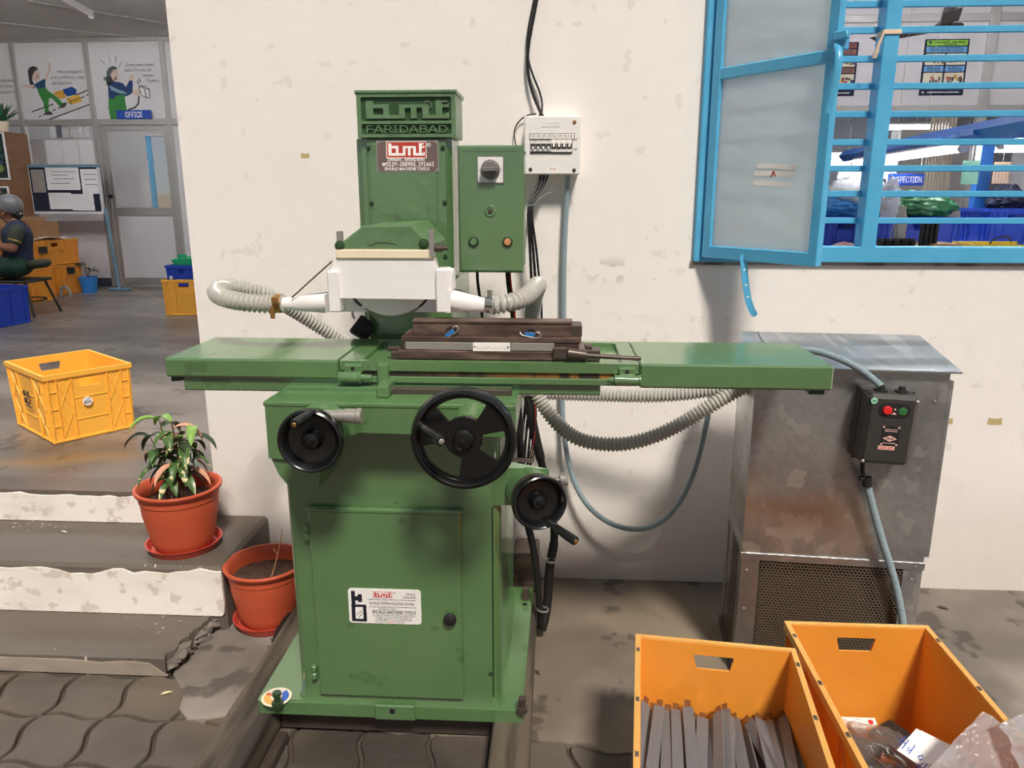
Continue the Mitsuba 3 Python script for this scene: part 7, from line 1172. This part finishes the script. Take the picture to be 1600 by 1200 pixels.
bk_ = thing('book', 'brown and white folder lying on the work table beside the black rods', 'book'); add(bk_+'__pages', cbox(p0[0], p1[0], 4.30, 4.52, TZ2, TZ2+.035, .002), 'mat_paper', False); add(bk_+'__cover', cbox(p0[0]-.002, p1[0]+.002, 4.298, 4.522, TZ2+.035, TZ2+.046, .002), 'mat_woodlight', False)
ty = thing('yellow_tray', 'flat yellow tray with a black cable loop at the right end of the window view', 'tray'); p0, p1 = base(1531, 4.2), base(1640, 4.2)
add(ty+'__tray', cat(cbox(p0[0], p1[0], 4.2, 4.5, TZ2, TZ2+.02, .003), cbox(p0[0], p1[0], 4.2, 4.215, TZ2, TZ2+.05, .003), cbox(p0[0], p1[0], 4.485, 4.5, TZ2, TZ2+.05, .003), cbox(p0[0], p0[0]+.015, 4.2, 4.5, TZ2, TZ2+.05, .003)), 'mat_yellowtray', 30)
add('cable', tube(spline([at(1546, 381, 4.16), at(1556, 373, 4.14), at(1566, 370, 4.13), at(1576, 371, 4.14), at(1579, 378, 4.15)], 24), .004, 8), 'mat_cable', 40, 'short black cable loop bent over the yellow tray', 'cable')
p0 = base(1288, 3.9); add('paper_sheet', xform(cbox(0, .22, 0, .14, 0, .004, .001), rotz(-.15)@roty(.06), [p0[0], 4.0, TZ2+.016]), 'mat_paper', False, 'white paper lying on the work table in the left corner of the window view', 'paper')
lump('pink_cloth', 'small pink cloth on the work table in the left corner of the window view', 'cloth', [base(1325, 4.15)[0], 4.2, TZ2+.026], [.07, .05, .035], 'mat_pinklabel', 40)
for (q, mt, l) in (((1503, 251, 1530, 288), 'mat_mint', 'mint green perforated card hanging in front of the inner partition'), ((1552, 253, 1578, 287), 'mat_beige', 'beige perforated card hanging at the right of the mint green one')):
    k = thing('perforated_card', l, 'card'); e = front(*q, 4.95); add(k+'__card', cbox(e[0], e[1], 4.95, 4.954, e[2], e[3], .001), mt, False)
    add(k+'__slots', cat([cbox(e[0]+(e[1]-e[0])*(.12+.2*i), e[0]+(e[1]-e[0])*(.12+.2*i)+.007, 4.9488, 4.9502, e[2]+(e[3]-e[2])*(.08+.11*j), e[2]+(e[3]-e[2])*(.08+.11*j)+.003, 0) for i in range(5) for j in range(8)]), 'mat_blackmatt', False)
    add(k+'__hanger', tube(np.array([[(e[0]+e[1])/2, 4.952, e[3]-.002], [(e[0]+e[1])/2, 4.952, zl+.06]]), .002, 5), 'mat_alu', False)
sg = thing('inspection_sign', 'blue INSPECTION sign with white letters behind the window bars', 'sign'); e = front(1388, 271, 1444, 290, 6.2)
add(sg+'__plate', cbox(e[0], e[1], 6.2, 6.21, e[2], e[3], .002), 'mat_signblue', False); add(sg+'__lettering', txt('INSPECTION', .5*(e[3]-e[2]), (e[0]+e[1])/2, 6.2, e[2]+.25*(e[3]-e[2]), .002, True, .88*(e[1]-e[0])), 'mat_print_white', False)
for x in (e[0]+.03, e[1]-.03): add(sg+'__hanger', tube(np.array([[x, 6.205, e[3]-.002], [x, 6.205, CEIL]]), .002, 5), 'mat_alu', False)
# workshop beyond the inner glass
for i, q in enumerate(((1300, 244), (1345, 258), (1372, 276), (1420, 200), (1560, 235))):
    p = at(*q, 10.3); lit(p[0]-.5, 10.3, p[2], p[0]+.5, 10.3, p[2], 'lit tube lamp in the workshop beyond the inner glass', [7, 7.2, 7.6], .025, group='lit tube lamps beyond the inner glass')
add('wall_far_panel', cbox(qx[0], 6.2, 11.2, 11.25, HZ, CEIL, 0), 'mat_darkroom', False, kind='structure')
cl_ = thing('curtain', 'pale pleated vertical blind beyond the inner glass', 'curtain'); e = front(1448, 196, 1490, 300, 9.3)
for k in range(9): x = e[0]+(e[1]-e[0])*k/9; add(cl_+'__slat', cbox(x, x+(e[1]-e[0])/9-.012, 9.3, 9.32, e[2]-.5, CEIL, .002), 'mat_cream', False)
e = front(1402, 202, 1520, 330, 9.8); add('locker', cat(cbox(e[0], e[1], 9.8, 10.1, HZ, e[3], .01)), 'mat_panel', False, 'pale grey locker beyond the inner glass', 'locker')
